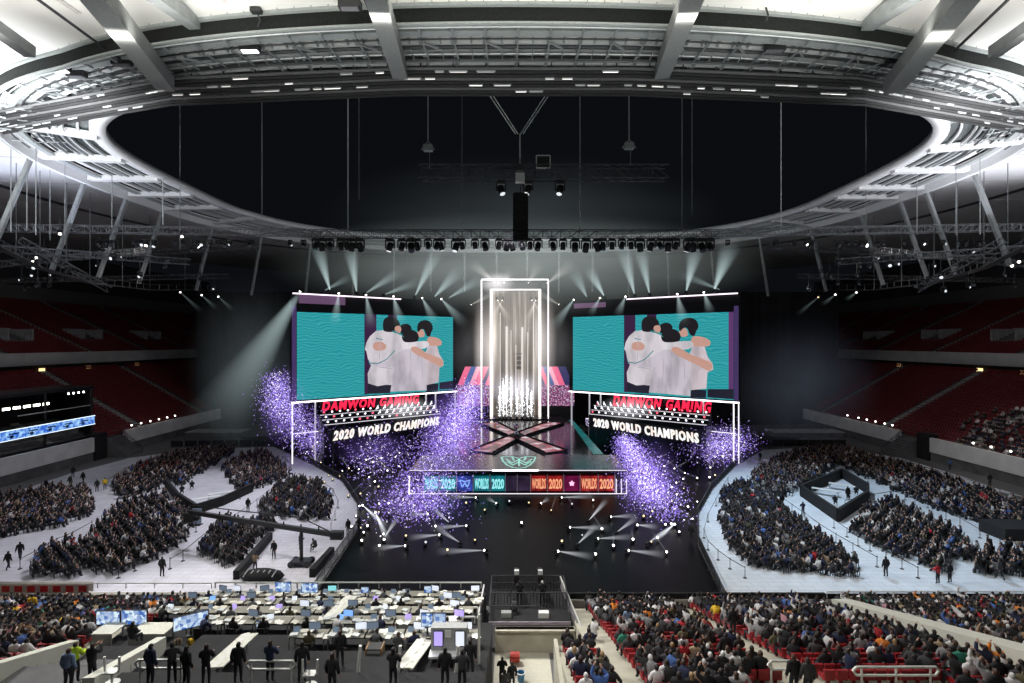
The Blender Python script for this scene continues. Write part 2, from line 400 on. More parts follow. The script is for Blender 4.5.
def curve0(n):      # base points + outward normals, even
    p = resample(0, n); res = []
    for i in range(n):
        a, c = V((*p[i - 1], 0)), V((*p[(i + 1) % n], 0)); t = (c - a).normalized(); nn = V((t.y, -t.x, 0)); res.append((V((*p[i], 0)), nn, 1 - 0.27 * min(1.0, abs(p[i][0]) / 34) ** 2 * max(0.0, -nn.y)))
    return res
CB = curve0(240)
def ring(o0, o1, z0, z1, b=None, m=0, z0b=None, z1b=None, alt=None):
    b = b or MB(); n = len(CB); vs = []
    for p, nn, sc in CB:
        a = p + nn * o0 * (sc if o0 > 2 else 1); c = p + nn * o1 * (sc if o1 > 2 else 1)
        zb0 = z0 if z0b is None else z0b; zb1 = z1 if z1b is None else z1b
        vs += [(a.x, a.y, z0), (c.x, c.y, zb0), (c.x, c.y, zb1), (a.x, a.y, z1)]
    fs = []
    for i in range(n):
        j = (i + 1) % n
        for k in range(4):
            k2 = (k + 1) % 4; fs.append((4 * i + k, 4 * i + k2, 4 * j + k2, 4 * j + k))
    b.add(vs, fs, m)
    if alt is not None:
        for i in range(n):
            if CB[i][0].y > 53:
                for k in range(4): b.m[len(b.m) - 4 * n + 4 * i + k] = alt
    return b
ZR = 44.0
struct('roof_rim', ring(0.0, 1.4, ZR - 0.15, ZR + 0.7), M['white'], True)
struct('roof_panel', ring(1.3, 7.3, ZR + 0.35, ZR + 0.5), M['glass'])
struct('roof_trim', ring(7.4, 8.5, ZR + 0.3, ZR + 0.45), M['membrane'])
RW = mat('ring_web', (0.022, 0.024, 0.023), 0.8, 0.0, var=0.2, spec=0.1); RLP = mat('ring_lip', (0.42, 0.45, 0.44), 0.45, 0.2, var=0.1)  # near ring parts darkened, side stretches white, painting how light falls
struct('roof_beam', ring(8.8, 9.4, ZR - 0.1, ZR + 0.2, ring(8.6, 9.3, ZR - 0.3, ZR - 0.1, None, 1), 0, alt=2), [RW, RLP, M['white']])
struct('roof_beam', ring(10.7, 11.2, ZR - 0.85, ZR + 0.3, ring(10.75, 11.25, ZR - 1.0, ZR - 0.85, ring(10.5, 11.5, ZR + 0.15, ZR + 0.35, None, 1, alt=2), 1, alt=2), 0, alt=2), [RW, RLP, M['white']])
struct('roof_trim', ring(9.3, 10.6, ZR + 0.2, ZR + 0.35, alt=1), [mat('ring_gap', (.03,.032,.031), .8, spec=.1), M['white']])
struct('roof_beam', ring(4.8, 5.1, ZR - 0.1, ZR + 0.3), M['steel'])
b = ring(11.3, 30.0, ZR + 0.35, ZR + 0.55, z0b=ZR + 1.2, z1b=ZR + 1.4); ring(30.0, 30.5, ZR + 0.9, ZR + 1.4, b, 1); ring(30.5, 84.0, ZR + 1.2, ZR + 1.4, b, 0, z0b=ZR + 2.0, z1b=ZR + 2.2)
struct('ceiling', b, [M['membrane'], M['steel_d']])
b = MB(); bs = MB()
CB2 = curve0(116)
for i, (p, nn, sc) in enumerate(CB2):
    nn = nn * sc
    big = i % 3 == 0 and p.y > 54
    if big:
        bs.bar(p + nn * 1.0 + V((0, 0, ZR - 0.15)), p + nn * 10.6 + V((0, 0, ZR - 0.15)), 0.9, 0.7, 0)
    elif p.y <= 54:
        b.bar(p + nn * 1.2 + V((0, 0, ZR + 0.15)), p + nn * 8.8 + V((0, 0, ZR + 0.15)), 0.28, 0.4, 0)
struct('roof_rib_beam', b, mat('rib_steel', (0.30, 0.31, 0.31), 0.5, var=0.1)); struct('roof_rib_beam', bs, M['white'])  # near ribs darker, side plates white, their brightness put into the colour
for off in (2.7, 4.2, 5.7, 7.1): struct('roof_rib_beam', ring(off, off + .26, ZR - 0.02, ZR + 0.3), mat('rib_white', (.62, .63, .63), .5, var=.06))
for off, z, r, mm_ in ((11.9, 0.9, .06, 'steel_l'), (11.0, -1.1, .05, 'steel_l'), (10.1, -.2, .09, 'steel_d'), (9.7, -.3, .06, 'steel_l'), (8.0, -.1, .07, 'steel_d'), (7.2, -.25, .12, 'steel_d'), (6.2, -.2, .06, 'steel_l'), (5.6, -.3, .10, 'steel_d'), (4.2, -.3, .06, 'steel')):
    bt = MB(); L_ = [(p + nn * off * sc + V((0, 0, ZR + z))) for p, nn, sc in CB if p.y < 62 and nn.y < 0.1]; L_.sort(key=lambda q: math.atan2(q.y - 79.3, q.x))
    bt.path(L_, r, 5); struct('roof_service_beam', bt, M[mm_])
bt = MB()
for i, (p, nn, sc) in enumerate(CB):
    if p.y < 60 and nn.y < 0:
        bt.tube(p + nn * 11.6 * sc + V((0, 0, ZR + .3)), p + nn * 11.9 * sc + V((0, 0, ZR + .95)), .04, n=4); bt.bar(p + nn * 8.5 * sc + V((0, 0, ZR + .1)), p + nn * 7.3 * sc + V((0, 0, ZR + .1)), .12, .3); bt.tube(p + nn * 7.2 * sc + V((0, 0, ZR - .2)), p + nn * 5.6 * sc + V((0, 0, ZR - .3)), .05, n=4)
struct('roof_service_beam', bt, M['steel'])
b = MB()
for i, (p, nn, sc) in enumerate(CB2):       # shallow seams of the ceiling membrane
    if i % 4 == 2:
        t = V((-nn.y, nn.x, 0))
        b.bar(p + nn * 11.5 + V((0, 0, ZR + 0.45)), p + nn * 29.5 + V((0, 0, ZR + 1.15)), 0.35, 0.12, 0)
        b.bar(p + nn * 31.0 + V((0, 0, ZR + 1.15)), p + nn * 70.0 + V((0, 0, ZR + 1.85)), 0.35, 0.12, 0)
struct('ceiling_trim', b, mat('membrane_seam', (0.62, 0.60, 0.58), 0.8))
# raking struts from the ring to the backs of the stands
cnt = 0
for i, (p, nn, sc) in enumerate(CB2):
    if i % 3: continue
    a = p + nn * 11.0 + V((0, 0, ZR - 0.4)); e = p + nn * 15.5 + V((0, 0, 31.0))
    if p.y < 58: continue
    if p.y > 112: e = p + nn * 14.0 + V((0, 0, 33.0))
    struct('roof_strut_beam', MB().bar(a, e, 0.45, 0.45), M['steel'])
# large raking girders under the near roof
for (p, q, w) in (((100, 0), (165, 83), 1.35), ((378, 0), (400, 72), 1.2), ((690, 0), (662, 72), 1.2), ((960, 0), (893, 86), 1.35)):
    a = P(*p, 29.5); e = P(*q, 42.0); a = a + (a - e) * 0.5
    struct('roof_beam', MB().bar(a, e, w, w * 0.9), mat('girder_grey', (0.30, 0.31, 0.30), 0.5, 0.2, var=0.1))
for (p, q, w) in (((163, 0), (196, 24), 0.9), ((905, 0), (868, 24), 0.9), ((-15, 20), (30, 52), 0.8), ((1040, 20), (994, 52), 0.8)):
    a = P(*p, 33.0); e = P(*q, 36.5); a = a + (a - e) * 0.6
    struct('roof_beam', MB().bar(a, e, w, w), M['steel'])
def cable(name, pts, r, label, group=None, m=None):
    return MB().path(pts, r, 5).build(name, m or M['steel_d'], None, label=label, cat='cable', group=group)
for (x0, y0), (x1, y1), lab in (((36, -2), (121, 60), 'beside the girder nearer the ribbon sign booth'), ((1010, -2), (950, 55), 'beside the girder opposite the ribbon sign booth'), ((364, -2), (396, 66), 'against the inner girder on the booth side'), ((703, -2), (664, 66), 'against the inner girder away from the booth')):
    a = P(x0, y0, 32.5); e = P(x1, y1, 40.0); cable('stay_cable', [a + (a - e) * 0.3, e], 0.11, 'thick dark stay rod under the roof, ' + lab)
# catwalk pipes slung under the near rim
inner = [(-58, 55.0), (-32.5, 47.6), (-9.8, 45.7), (11.0, 45.7), (33.5, 47.6), (59, 55.0)]
outer = [(-52, 49.5), (-28.8, 42.8), (-8.9, 41.3), (10.0, 41.3), (29.8, 42.8), (53, 49.5)]
NP = 9
for k in range(NP):
    u = k / (NP - 1); pts = [V((a[0] * u + c[0] * (1 - u), a[1] * u + c[1] * (1 - u), 43.55)) for a, c in zip(inner, outer)]
    b = MB()
    b.path(pts, 0.13, 6)
    o = b.build('roof_pipe', mat('pipe_dark', (0.05, 0.05, 0.05), 0.7, 0.0, spec=.2) if k % 3 else mat('pipe_grey', (0.16, 0.16, 0.16), 0.6, 0.0, spec=.2), None, label='long grey pipe slung below the near roof edge, %s of nine from the opening' % nth(NP - k), cat='pipe', group='pipes under the near roof edge')
b = MB()
for seg in range(5):
    for j in range(7):
        u = (j + 0.5) / 7
        a = V((*outer[seg], 43.75)).lerp(V((*outer[seg + 1], 43.75)), u); c = V((*inner[seg], 43.75)).lerp(V((*inner[seg + 1], 43.75)), u)
        b.bar(a, c, 0.12, 0.25); b.tube(a, a + V((0, 0, 1.0)), 0.05); b.tube(c, c + V((0, 0, 1.0)), 0.05)
struct('roof_hanger_beam', b, M['steel_d'])
# short reflective lamps lying between the pipes, ordered along the edge
i = 0
RL = random.Random(3)
for seg in range(5):
    for j in range(15):
        u = (j + 0.3 + RL.random() * 0.4) / 15; k = RL.choice((0.12, 0.37, 0.62, 0.87, 0.37, 0.62))
        a = V((*outer[seg], 0)).lerp(V((*outer[seg + 1], 0)), u); c = V((*inner[seg], 0)).lerp(V((*inner[seg + 1], 0)), u)
        e2 = (V((*inner[seg + 1], 0)) - V((*inner[seg], 0))).normalized()
        p = a.lerp(c, k) + V((0, 0, 43.5)); i += 1
        t = thing('roof_batten_lamp', 'slim batten lamp among the roof edge pipes, %s along from the ribbon sign side' % nth(i), 'lamp', p, math.atan2(e2.y, e2.x), 'batten lamps under the near roof edge')
        w = RL.uniform(0.35, 0.8)
        MB().box((-w, -0.12, 0.0), (w, 0.12, 0.14)).build('housing', M['steel_l'], t)
        MB().box((-w * 0.9, -0.09, -0.04), (w * 0.9, 0.09, 0.0)).build('tube', glow('batten%d' % (i % 3), (1.0, 0.97, 0.92), (0.25, 0.9, 1.6)[i % 3]), t)
# verticals and small trussing between the two near ring beams
b = MB()
for i, (p, nn, sc) in enumerate(CB):
    nn = nn * sc
    if p.y > 60: continue
    z = V((0, 0, 1))
    if i % 2 == 0:
        b.bar(p + nn * 8.3 + z * (ZR - 0.6), p + nn * 5.0 + z * (ZR - 0.2), 0.1, 0.1)
        b.tube(p + nn * 10.3 + z * (ZR - 0.6), p + nn * 9.3 + z * (ZR - 0.6), 0.1)
    if i % 4 == 0: b.bar(p + nn * 8.6 + z * (ZR - 0.7), CB[(i + 1) % 240][0] + nn * 7.0 + z * (ZR - 0.3), 0.14, 0.14)
struct('roof_lattice_beam', b, M['steel'])
# floodlights clamped to the ring
for i, (x, y, Y, lit) in enumerate(((122, 62, 40.5, 0), (250, 48, 38.6, 1), (77, 74, 42, 0), (775, 48, 38.6, 0), (896, 62, 40.5, 0), (350, 5, 34, 0), (1000, 70, 42, 1), (60, 68, 41, 1))):
    p = P(x, y, Y); t = thing('roof_floodlight', 'boxy floodlight clamped to the near roof ring, %s of eight by height of wear' % nth(i + 1), 'floodlight', p)
    t['label'] = ['dark boxy floodlight clamped beside the thick stay rod on the booth side', 'lit white boxy floodlight under the near ring on the booth side', 'dark floodlight low on the ring at the far bend by the booth',
                  'dark floodlight under the ring, middle of the side opposite the booth', 'dark floodlight at the foot of the outer girder opposite the booth', 'dark floodlight above the ring between the middle girders', 'lit floodlight low on the ring at the bend opposite the booth', 'lit floodlight on the bend by the booth, beside a dark one'][i]
    MB().box((-0.75, -0.25, -0.25), (0.75, 0.25, 0.2)).build('housing', M['blackplastic'], t)
    MB().box((-0.6, -0.2, -0.3), (0.6, 0.2, -0.25)).build('lens', glow('flood_on', (1, 1, 1), 5) if lit else mat('lens_off', (0.2, 0.2, 0.22), 0.2), t)
    MB().path([V((-0.5, 0, 0.2)), V((-0.3, 0, 0.7)), V((0.3, 0, 0.7)), V((0.5, 0, 0.2))], 0.06).build('bracket', M['steel'], t)
for i, (x, y) in enumerate(((256, 14), (764, 8))):
    p = P(x, y, 35.0); t = thing('ceiling_camera', 'small camera on a bent bracket below the pale roof, ' + ('booth side' if i == 0 else 'away from the booth'), 'camera', p)
    MB().box((-0.35, -0.2, 0.1), (0.35, 0.25, 0.4)).build('housing', M['steel_d'], t)
    MB().path([V((0.1, 0, 0.1)), V((0.3, 0, -0.5)), V((0.15, 0, -0.9))], 0.06).build('bracket', M['steel_d'], t)
# ================================================================== STAGE
SCX = 0.85
def led_mat(name, cols, scale, strength, stretch=(1, 1, 1), kind='noise'):
    m = bpy.data.materials.new(name); m.use_nodes = True; n, l = m.node_tree.nodes, m.node_tree.links
    b = n['Principled BSDF']; tc = n.new('ShaderNodeTexCoord'); mp = n.new('ShaderNodeMapping'); mp.inputs['Scale'].default_value = stretch
    if kind == 'wave':
        t = n.new('ShaderNodeTexWave'); t.inputs['Scale'].default_value = scale; t.inputs['Distortion'].default_value = 5; t.inputs['Detail'].default_value = 1.5; fac = t.outputs['Fac']
    else:
        t = n.new('ShaderNodeTexNoise'); t.inputs['Scale'].default_value = scale; t.inputs['Detail'].default_value = 4; fac = t.outputs['Fac']
    rp = n.new('ShaderNodeValToRGB'); rp.color_ramp.interpolation = 'LINEAR'
    while len(rp.color_ramp.elements) < len(cols): rp.color_ramp.elements.new(0.5)
    for e, (pos, c) in zip(rp.color_ramp.elements, cols): e.position = pos; e.color = (*c, 1)
    l.new(tc.outputs['Object'], mp.inputs['Vector']); l.new(mp.outputs['Vector'], t.inputs['Vector']); l.new(fac, rp.inputs['Fac'])
    b.inputs['Base Color'].default_value = (0.02, 0.02, 0.02, 1); b.inputs['Roughness'].default_value = 0.3
    l.new(rp.outputs['Color'], b.inputs['Emission Color']); b.inputs['Emission Strength'].default_value = strength
    return m
t = thing('stage_platform', 'large black glossy stage with a wide front deck and long runway', 'stage', (0, 0, 0))
deckm = mat('stage_gloss', (0.028, 0.026, 0.03), 0.13, var=0.4, scale=0.5, spec=1.0)
fx0, fx1 = -14.0, 15.7
MB().prism([(fx0, 68.4), (fx1, 68.4), (15.9, 77.6), (-13.9, 77.6)], 3.15, 3.4).build('front_deck', mat('front_deck_top', (0.09, 0.075, 0.085), 0.22, var=0.4, scale=0.6), t)
MB().box((-11.2, 77.6, 0), (12.7, 119, 3.4)).build('runway', deckm, t)
MB().box((fx0 + 0.3, 69.4, 0), (fx1 - 0.3, 77.5, 3.15)).build('body', M['blackgloss'], t)
MB().box((fx0, 68.4, 0.0), (fx1, 69.4, 0.25)).build('plinth', M['blackgloss'], t)
b = MB(); b.quad((12.72, 78, 3.43), (14.3, 77.8, 3.43), (13.6, 112, 3.43), (12.72, 112, 3.43)); b.quad((12.72, 78, 0), (12.72, 112, 0), (12.72, 112, 3.43), (12.72, 78, 3.43))
b.build('teal_edge', led_mat('teal_edge_led', [(0.35, (0.0, 0.10, 0.11)), (0.7, (0.02, 0.28, 0.28))], 0.6, 0.6), t, label='dim teal lit edge strip')
MB().box((-7.5, 112, 3.4), (9.2, 119, 3.65)).build('riser', deckm, t)
b = MB(); b.box((fx0, 68.33, 3.33), (fx1, 68.41, 3.42)); b.build('light_strip', glow('deck_edge', (1, 0.92, 1), 0.9), t)
MB().box((-2.7, 68.28, 3.28), (3.6, 68.33, 3.5)).build('light_strip', M['wline'], t)
b = MB(); b.box((fx0, 68.33, 0.14), (fx1, 68.41, 0.24)); b.build('light_strip', glow('deck_edge_low', (1, 0.94, 1), 1.1), t)
b = MB(); b.box((-14.1, 68.3, 0.1), (-13.98, 68.45, 2.6)); b.build('light_strip', M['wline'], t)
for x in (14.2, 14.9, 15.6): MB().box((x, 68.3, 0.2), (x + 0.12, 68.42, 2.2)).build('light_strip', glow('deck_edge_mid', (1, 0.94, 1), 0.9), t)
# emblem drawn on the front deck
b = MB()
def deck(x, y): q = G(x, y, 3.43); return q
def strokes(b, lists, w=0.22):
    for L in lists:
        for p, q in zip(L, L[1:]):
            b.bar(deck(*p), deck(*q), w, 0.02)
arc = [(501.5 + 0, 457.0), (503, 461), (507, 465), (513, 467.5), (519, 468.2), (525, 467.5), (530, 465), (534, 461), (535.5, 457)]
arc2 = [(504.5, 457.5), (506.5, 461), (510, 464), (515, 466), (519, 466.3), (524, 465.7), (528, 463.5), (531, 460.5), (532.5, 457.5)]
strokes(b, [arc, [(501.5, 457), (512, 456.6), (519, 458.5), (526, 456.6), (535.5, 457)], [(506, 459), (512, 463), (519, 459.6), (526, 463), (532, 459)], [(507, 461.5), (513, 465), (519, 461.8), (525, 465), (531, 461.5)], [(512, 457), (514, 460.5)], [(526, 457), (524, 460.5)], [(519, 459), (519, 466)]], 0.28)
b.build('emblem', glow('emblem_mint', (0.40, 0.85, 0.68), 0.6), t, label='pale mint bowl-shaped line emblem on the front deck')
# LED panels in the front face
teal_l = led_mat('panel_teal', [(0.35, (0.0, 0.06, 0.09)), (0.65, (0.01, 0.26, 0.30))], 0.9, 0.9)
blue_l = led_mat('panel_blue', [(0.35, (0.01, 0.015, 0.10)), (0.65, (0.03, 0.07, 0.45))], 0.8, 0.9)
red_l = led_mat('panel_red', [(0.35, (0.12, 0.004, 0.01)), (0.65, (0.45, 0.02, 0.02))], 0.9, 0.95)
mag_l = led_mat('panel_maroon', [(0.35, (0.08, 0.0, 0.03)), (0.65, (0.18, 0.006, 0.06))], 0.8, 0.9)
off_l = led_mat('panel_dark', [(0.3, (0.012, 0.008, 0.02)), (0.7, (0.05, 0.03, 0.07))], 0.8, 0.8)
edges = [98, 165, 240, 311, 384, 450, 500, 557, 630, 700, 770, 848, 920]
xs = [((400 + e / 4.267) - 512) / 500 * 68.4 for e in edges]
kinds = ['WT', 'YT', 'B', 'WT', 'YT', 'D', 'D', 'WR', 'YR', 'M', 'WR', 'YR']
names = {'WT': 'teal panel reading WORLDS', 'YT': 'teal panel reading twenty-twenty', 'B': 'blue panel with light emblem', 'D': 'unlit dark panel', 'WR': 'red panel reading WORLDS', 'YR': 'red panel reading twenty-twenty', 'M': 'maroon panel with emblem'}
mm = {'T': teal_l, 'B': blue_l, 'D': off_l, 'R': red_l, 'M': mag_l}
txt_t = glow('panel_text_teal', (0.35, 0.95, 0.95), 1.0); txt_r = glow('panel_text_red', (1.0, 0.42, 0.22), 1.0); txt_b = glow('panel_text_blue', (0.25, 0.45, 1.0), 0.9)
for i, kd in enumerate(kinds):
    x0, x1 = xs[i] + 0.10, xs[i + 1] - 0.10
    o = MB().box((x0, 68.9, 0.40), (x1, 69.05, 2.45)).build('led_panel', mm[kd[-1]], t, label=names[kd])
    b = MB(); u, v = V((1, 0, 0)), V((0, 0, 1)); org = V((x0 + 0.12, 68.86, 0.70))
    w = x1 - x0 - 0.24
    if kd[0] == 'W': text_on(b, 'WORLDS', org, u, v, w, 1.45, 0, 0.0, 0.03, 0.03)
    elif kd[0] == 'Y': text_on(b, '2020', org, u, v, w, 1.4, 0, 0.0, 0.03, 0.03)
    elif kd in 'BM':
        c = V(((x0 + x1) / 2, 68.86, 1.45))
        pts = [c + V((-0.7, 0, 0.45)), c + V((-0.35, 0, -0.5)), c + V((0, 0, 0.1)), c + V((0.35, 0, -0.5)), c + V((0.7, 0, 0.45)), c + V((0, 0, 0.25)), c + V((-0.7, 0, 0.45))]
        if kd == 'M': pts = [c + V((0.22 * math.sin(k * 2.5133), 0, 0.22 * math.cos(k * 2.5133))) * 1.6 for k in range(6)]
        b.path(pts, 0.09, 5)
    if b.f: b.build('lettering' if kd[0] in 'WY' else 'emblem', {'T': txt_t, 'R': txt_r, 'B': txt_b, 'M': glow('panel_text_pink', (1, 0.5, 0.7), 1.2)}[kd[-1]], o)
b = MB()
for x in xs: b.box((x - 0.05, 68.75, 0.25), (x + 0.05, 68.9, 2.7))
b.build('panel_frame', mat('panel_frame_grey', (0.55, 0.53, 0.58), 0.4, em=0.12, var=0.05), t)
# X shaped raised walkway with LED top
redled = led_mat('x_led_red', [(0.40, (0.02, 0.012, 0.016)), (0.50, (0.34, 0.015, 0.035)), (0.57, (0.42, 0.17, 0.2)), (0.68, (0.85, 0.8, 0.85))], 0.5, 0.75)
x = thing('x_shaped_walkway', 'raised cross-shaped walkway on the stage glowing red and white with black rims', 'walkway', (0, 0, 0))
c = G(516.5, 436, 3.55)
arms = [((478, 424), (500, 422.5)), ((566, 423.5), (545, 422.0)), ((567, 451), (545, 453)), ((471, 451), (492, 453))]
for a, e in arms:
    A, E = G(*a, 3.55), G(*e, 3.55); mid = (A + E) / 2; d = (c - mid).normalized(); s_ = V((-d.y, d.x, 0)) * 1.5
    tip = mid + d * 0.0; near = c - d * 1.2
    pts = [tip - s_ * 1.35, tip + s_ * 1.35, near + s_ * 0.9, near - s_ * 0.9]
    o = MB().prism([(p.x, p.y) for p in pts], 3.4, 3.6).build('arm', M['blackgloss'], x)
    pts2 = [tip + d * 0.4 - s_ * 1.12, tip + d * 0.4 + s_ * 1.12, near - d * 0.3 + s_ * 0.72, near - d * 0.3 - s_ * 0.72]
    MB().prism([(p.x, p.y) for p in pts2], 3.6, 3.64).build('led_top', redled, o)
    b = MB()
    b.bar(V((*pts[1][:2], 3.7)), V((*pts[2][:2], 3.7)), 0.2, 0.25); b.bar(V((*pts[0][:2], 3.7)), V((*pts[3][:2], 3.7)), 0.2, 0.25); b.build('kerb', M['black'], o)
b = MB(); b.prism([(c.x + 1.5 * math.cos(k * math.pi / 4), c.y + 1.8 * math.sin(k * math.pi / 4)) for k in range(8)], 3.4, 3.8); b.build('hub', M['black'], x)
t = thing('winner_cup', 'small shiny trophy cup standing at the middle of the crossed walkway', 'trophy', (c.x, c.y, 3.8))
MB().lathe([(0.0, 0), (0.5, 0), (0.5, 0.3), (0.2, 0.5), (0.18, 0.9), (0.5, 1.4), (0.6, 2.1), (0.5, 2.15), (0.35, 1.5), (0, 1.2)], 14).build('cup', M['chrome'], t, True)
for sg in (-1, 1): MB().path([V((sg * 0.5, 0, 1.3)), V((sg * 0.85, 0, 1.6)), V((sg * 0.85, 0, 1.9)), V((sg * 0.58, 0, 2.0))], 0.06).build('handle', M['chrome'], t)
# LED tower
YT = 115.0
def TX(px): return (px - 512) / 500 * YT
def TZ(py): return CZ - (py - CY) / 500 * YT
t = thing('light_tower', 'tall rectangular tower of white light bars rising above the stage', 'tower', (TX(515), YT, 0))
ox = TX(515)
for xp, w, ml in ((481.5, 0.22, 2.6), (548.3, 0.20, 2.2)):
    MB().box((TX(xp) - ox - w / 2, -0.3, 3.65), (TX(xp) - ox + w / 2, 0.2, TZ(280))).build('light_column', glow('tower_led%d' % int(xp), (1, 0.94, 0.97), ml), t)
for xp, w, ml in ((491.3, 0.62, 4.0), (540.0, 0.55, 3.0)):
    MB().box((TX(xp) - ox - w / 2, 0.4, 3.65), (TX(xp) - ox + w / 2, 1.0, TZ(289))).build('light_column', led_mat('tower_dots%d' % int(xp), [(0.35, (0.75, 0.62, 0.5)), (0.5, (1, 0.93, 0.85))], 1.6, ml * 0.6, (1, 1, 1.6)), t)
MB().box((TX(481.5) - ox, -0.3, TZ(280.3)), (TX(548.3) - ox, 0.2, TZ(278.8))).build('top_bar', glow('tower_top', (1, 0.93, 0.98), 0.95), t)
MB().box((TX(491) - ox, 0.4, TZ(290)), (TX(540.5) - ox, 1.0, TZ(288.7))).build('top_bar', glow('tower_top2', (1, 0.95, 0.93), 1.0), t)
b = MB()
for sx_ in (481.5, 491.3, 540, 548.3): b.box((TX(sx_) - ox - 0.25, 1.0, 3.65), (TX(sx_) - ox + 0.25, 1.5, TZ(280)))
b.box((TX(480) - ox, 1.0, TZ(288)), (TX(550) - ox, 1.6, TZ(282))); b.build('frame', M['steel_d'], t)
MB().box((TX(492) - ox, 2.6, 3.65), (TX(539) - ox, 2.8, TZ(290))).build('back_panel', led_mat('tower_fog_glow', [(0.3, (0.05, 0.042, 0.038)), (0.52, (0.17, 0.14, 0.115)), (0.68, (0.55, 0.48, 0.42))], 1.1, 0.8, (1.4, 1, 0.05)), t)  # glowing panel painted in for the lit fog inside the tower
for k, (xp, top, wd) in enumerate(((506.5, 326, 0.5), (511, 330, 0.2), (522.5, 327, 0.5), (528, 332, 0.25), (534, 305, 0.2), (500, 312, 0.2), (516, 345, 0.2))):
    MB().box((TX(xp) - ox - wd / 2, 2.2, 6.5), (TX(xp) - ox + wd / 2, 2.5, TZ(top))).build('light_strand', glow('strand%d' % (k % 2), (1, 0.93, 0.86), (0.42, 0.3)[k % 2]), t)
t = thing('hoisted_speaker', 'small black speaker cluster hanging inside the bright tower', 'speaker', (TX(518.7), YT - 0.8, TZ(369)))
for z in (0.0, 1.1, 2.2): MB().box((-0.55, -0.4, z), (0.55, 0.4, z + 0.7)).build('cabinet', M['blackplastic'], t)
MB().box((-0.7, -0.1, 3.4), (0.7, 0.1, 3.6)).build('bar', M['black'], t)
MB().tube((0, 0, 0), (0, 0, 14.5), 0.05).build('wire', M['steel_d'], t)
# white spark fountains at the foot of the tower
rs = random.Random(5)
for i, xp in enumerate((500, 503.5, 506.5, 511, 517, 522, 527, 531)):
    h = (386, 378, 374, 376, 388, 384, 380, 390)[i]
    t = thing('spark_fountain', 'white spark fountain at the tower foot, %s of eight across the riser' % nth(i + 1), 'fountain', (TX(xp), 113.2, 3.65), 0, 'spark fountains on the riser')
    MB().box((-0.25, -0.25, 0), (0.25, 0.25, 0.3)).build('nozzle', M['blackplastic'], t)
    H = CZ - (h - CY) / 500 * 113.2 - 3.65
    b = MB(); b.lathe([(0.03, 0.3), (0.10, H * 0.3), (0.20, H * 0.6), (0.12, H * 0.85), (0.0, H)], 7)
    for k in range(70):
        z = rs.uniform(0.4, H); w = 0.15 + 0.9 * (1 - z / H) * rs.random(); a = rs.uniform(0, 6.28); s_ = rs.uniform(0.05, 0.13)
        b.cbox((w * math.cos(a), w * math.sin(a), z), (s_, s_, s_ * 2))
    b.build('sparks', glow('spark_white', (0.93, 0.96, 1.0), 1.6), t, kind='stuff')
# LED wall behind
t = thing('rear_screen', 'wide low LED wall behind the tower with slanting pink and blue bands', 'screen', (0, 119.5, 5.0))
MB().box((-13.2, 0.1, -5.0), (15.0, 0.6, 10.2)).build('housing', M['blackplastic'], t)
rs = random.Random(9)
pk = [glow('band_pink', (0.95, 0.16, 0.30), 0.75), glow('band_blue', (0.10, 0.16, 0.42), 0.6), glow('band_rose', (1.0, 0.40, 0.52), 0.8), glow('band_navy', (0.05, 0.05, 0.16), 0.6)]
b = MB(); xx = -13.0; k = 0
while xx < 14.6:
    w = rs.uniform(0.9, 2.0); x1 = min(14.8, xx + w); sh = 1.8 if xx < 1 else -1.8
    b.add([(max(-13.1, min(14.9, xx)), 0.06, 5.6), (x1, 0.06, 5.6), (max(-13.1, min(14.9, x1 + sh)), 0.06, 10.0), (max(-13.1, min(14.9, xx + sh)), 0.06, 10.0)], [(0, 1, 2, 3)], (0, 1, 2, 0, 3)[k % 5]); xx += w; k += 1
b.build('striped_image', pk, t)
b = MB(); b.quad((-13.1, 0.05, 0.6), (14.9, 0.05, 0.6), (14.9, 0.05, 5.6), (-13.1, 0.05, 5.6)); b.build('speckled_image', led_mat('speckle_wall', [(0.40, (0.05, 0.03, 0.10)), (0.52, (0.5, 0.10, 0.25)), (0.60, (0.55, 0.5, 0.75)), (0.70, (1, 1, 1))], 2.6, 0.75), t)

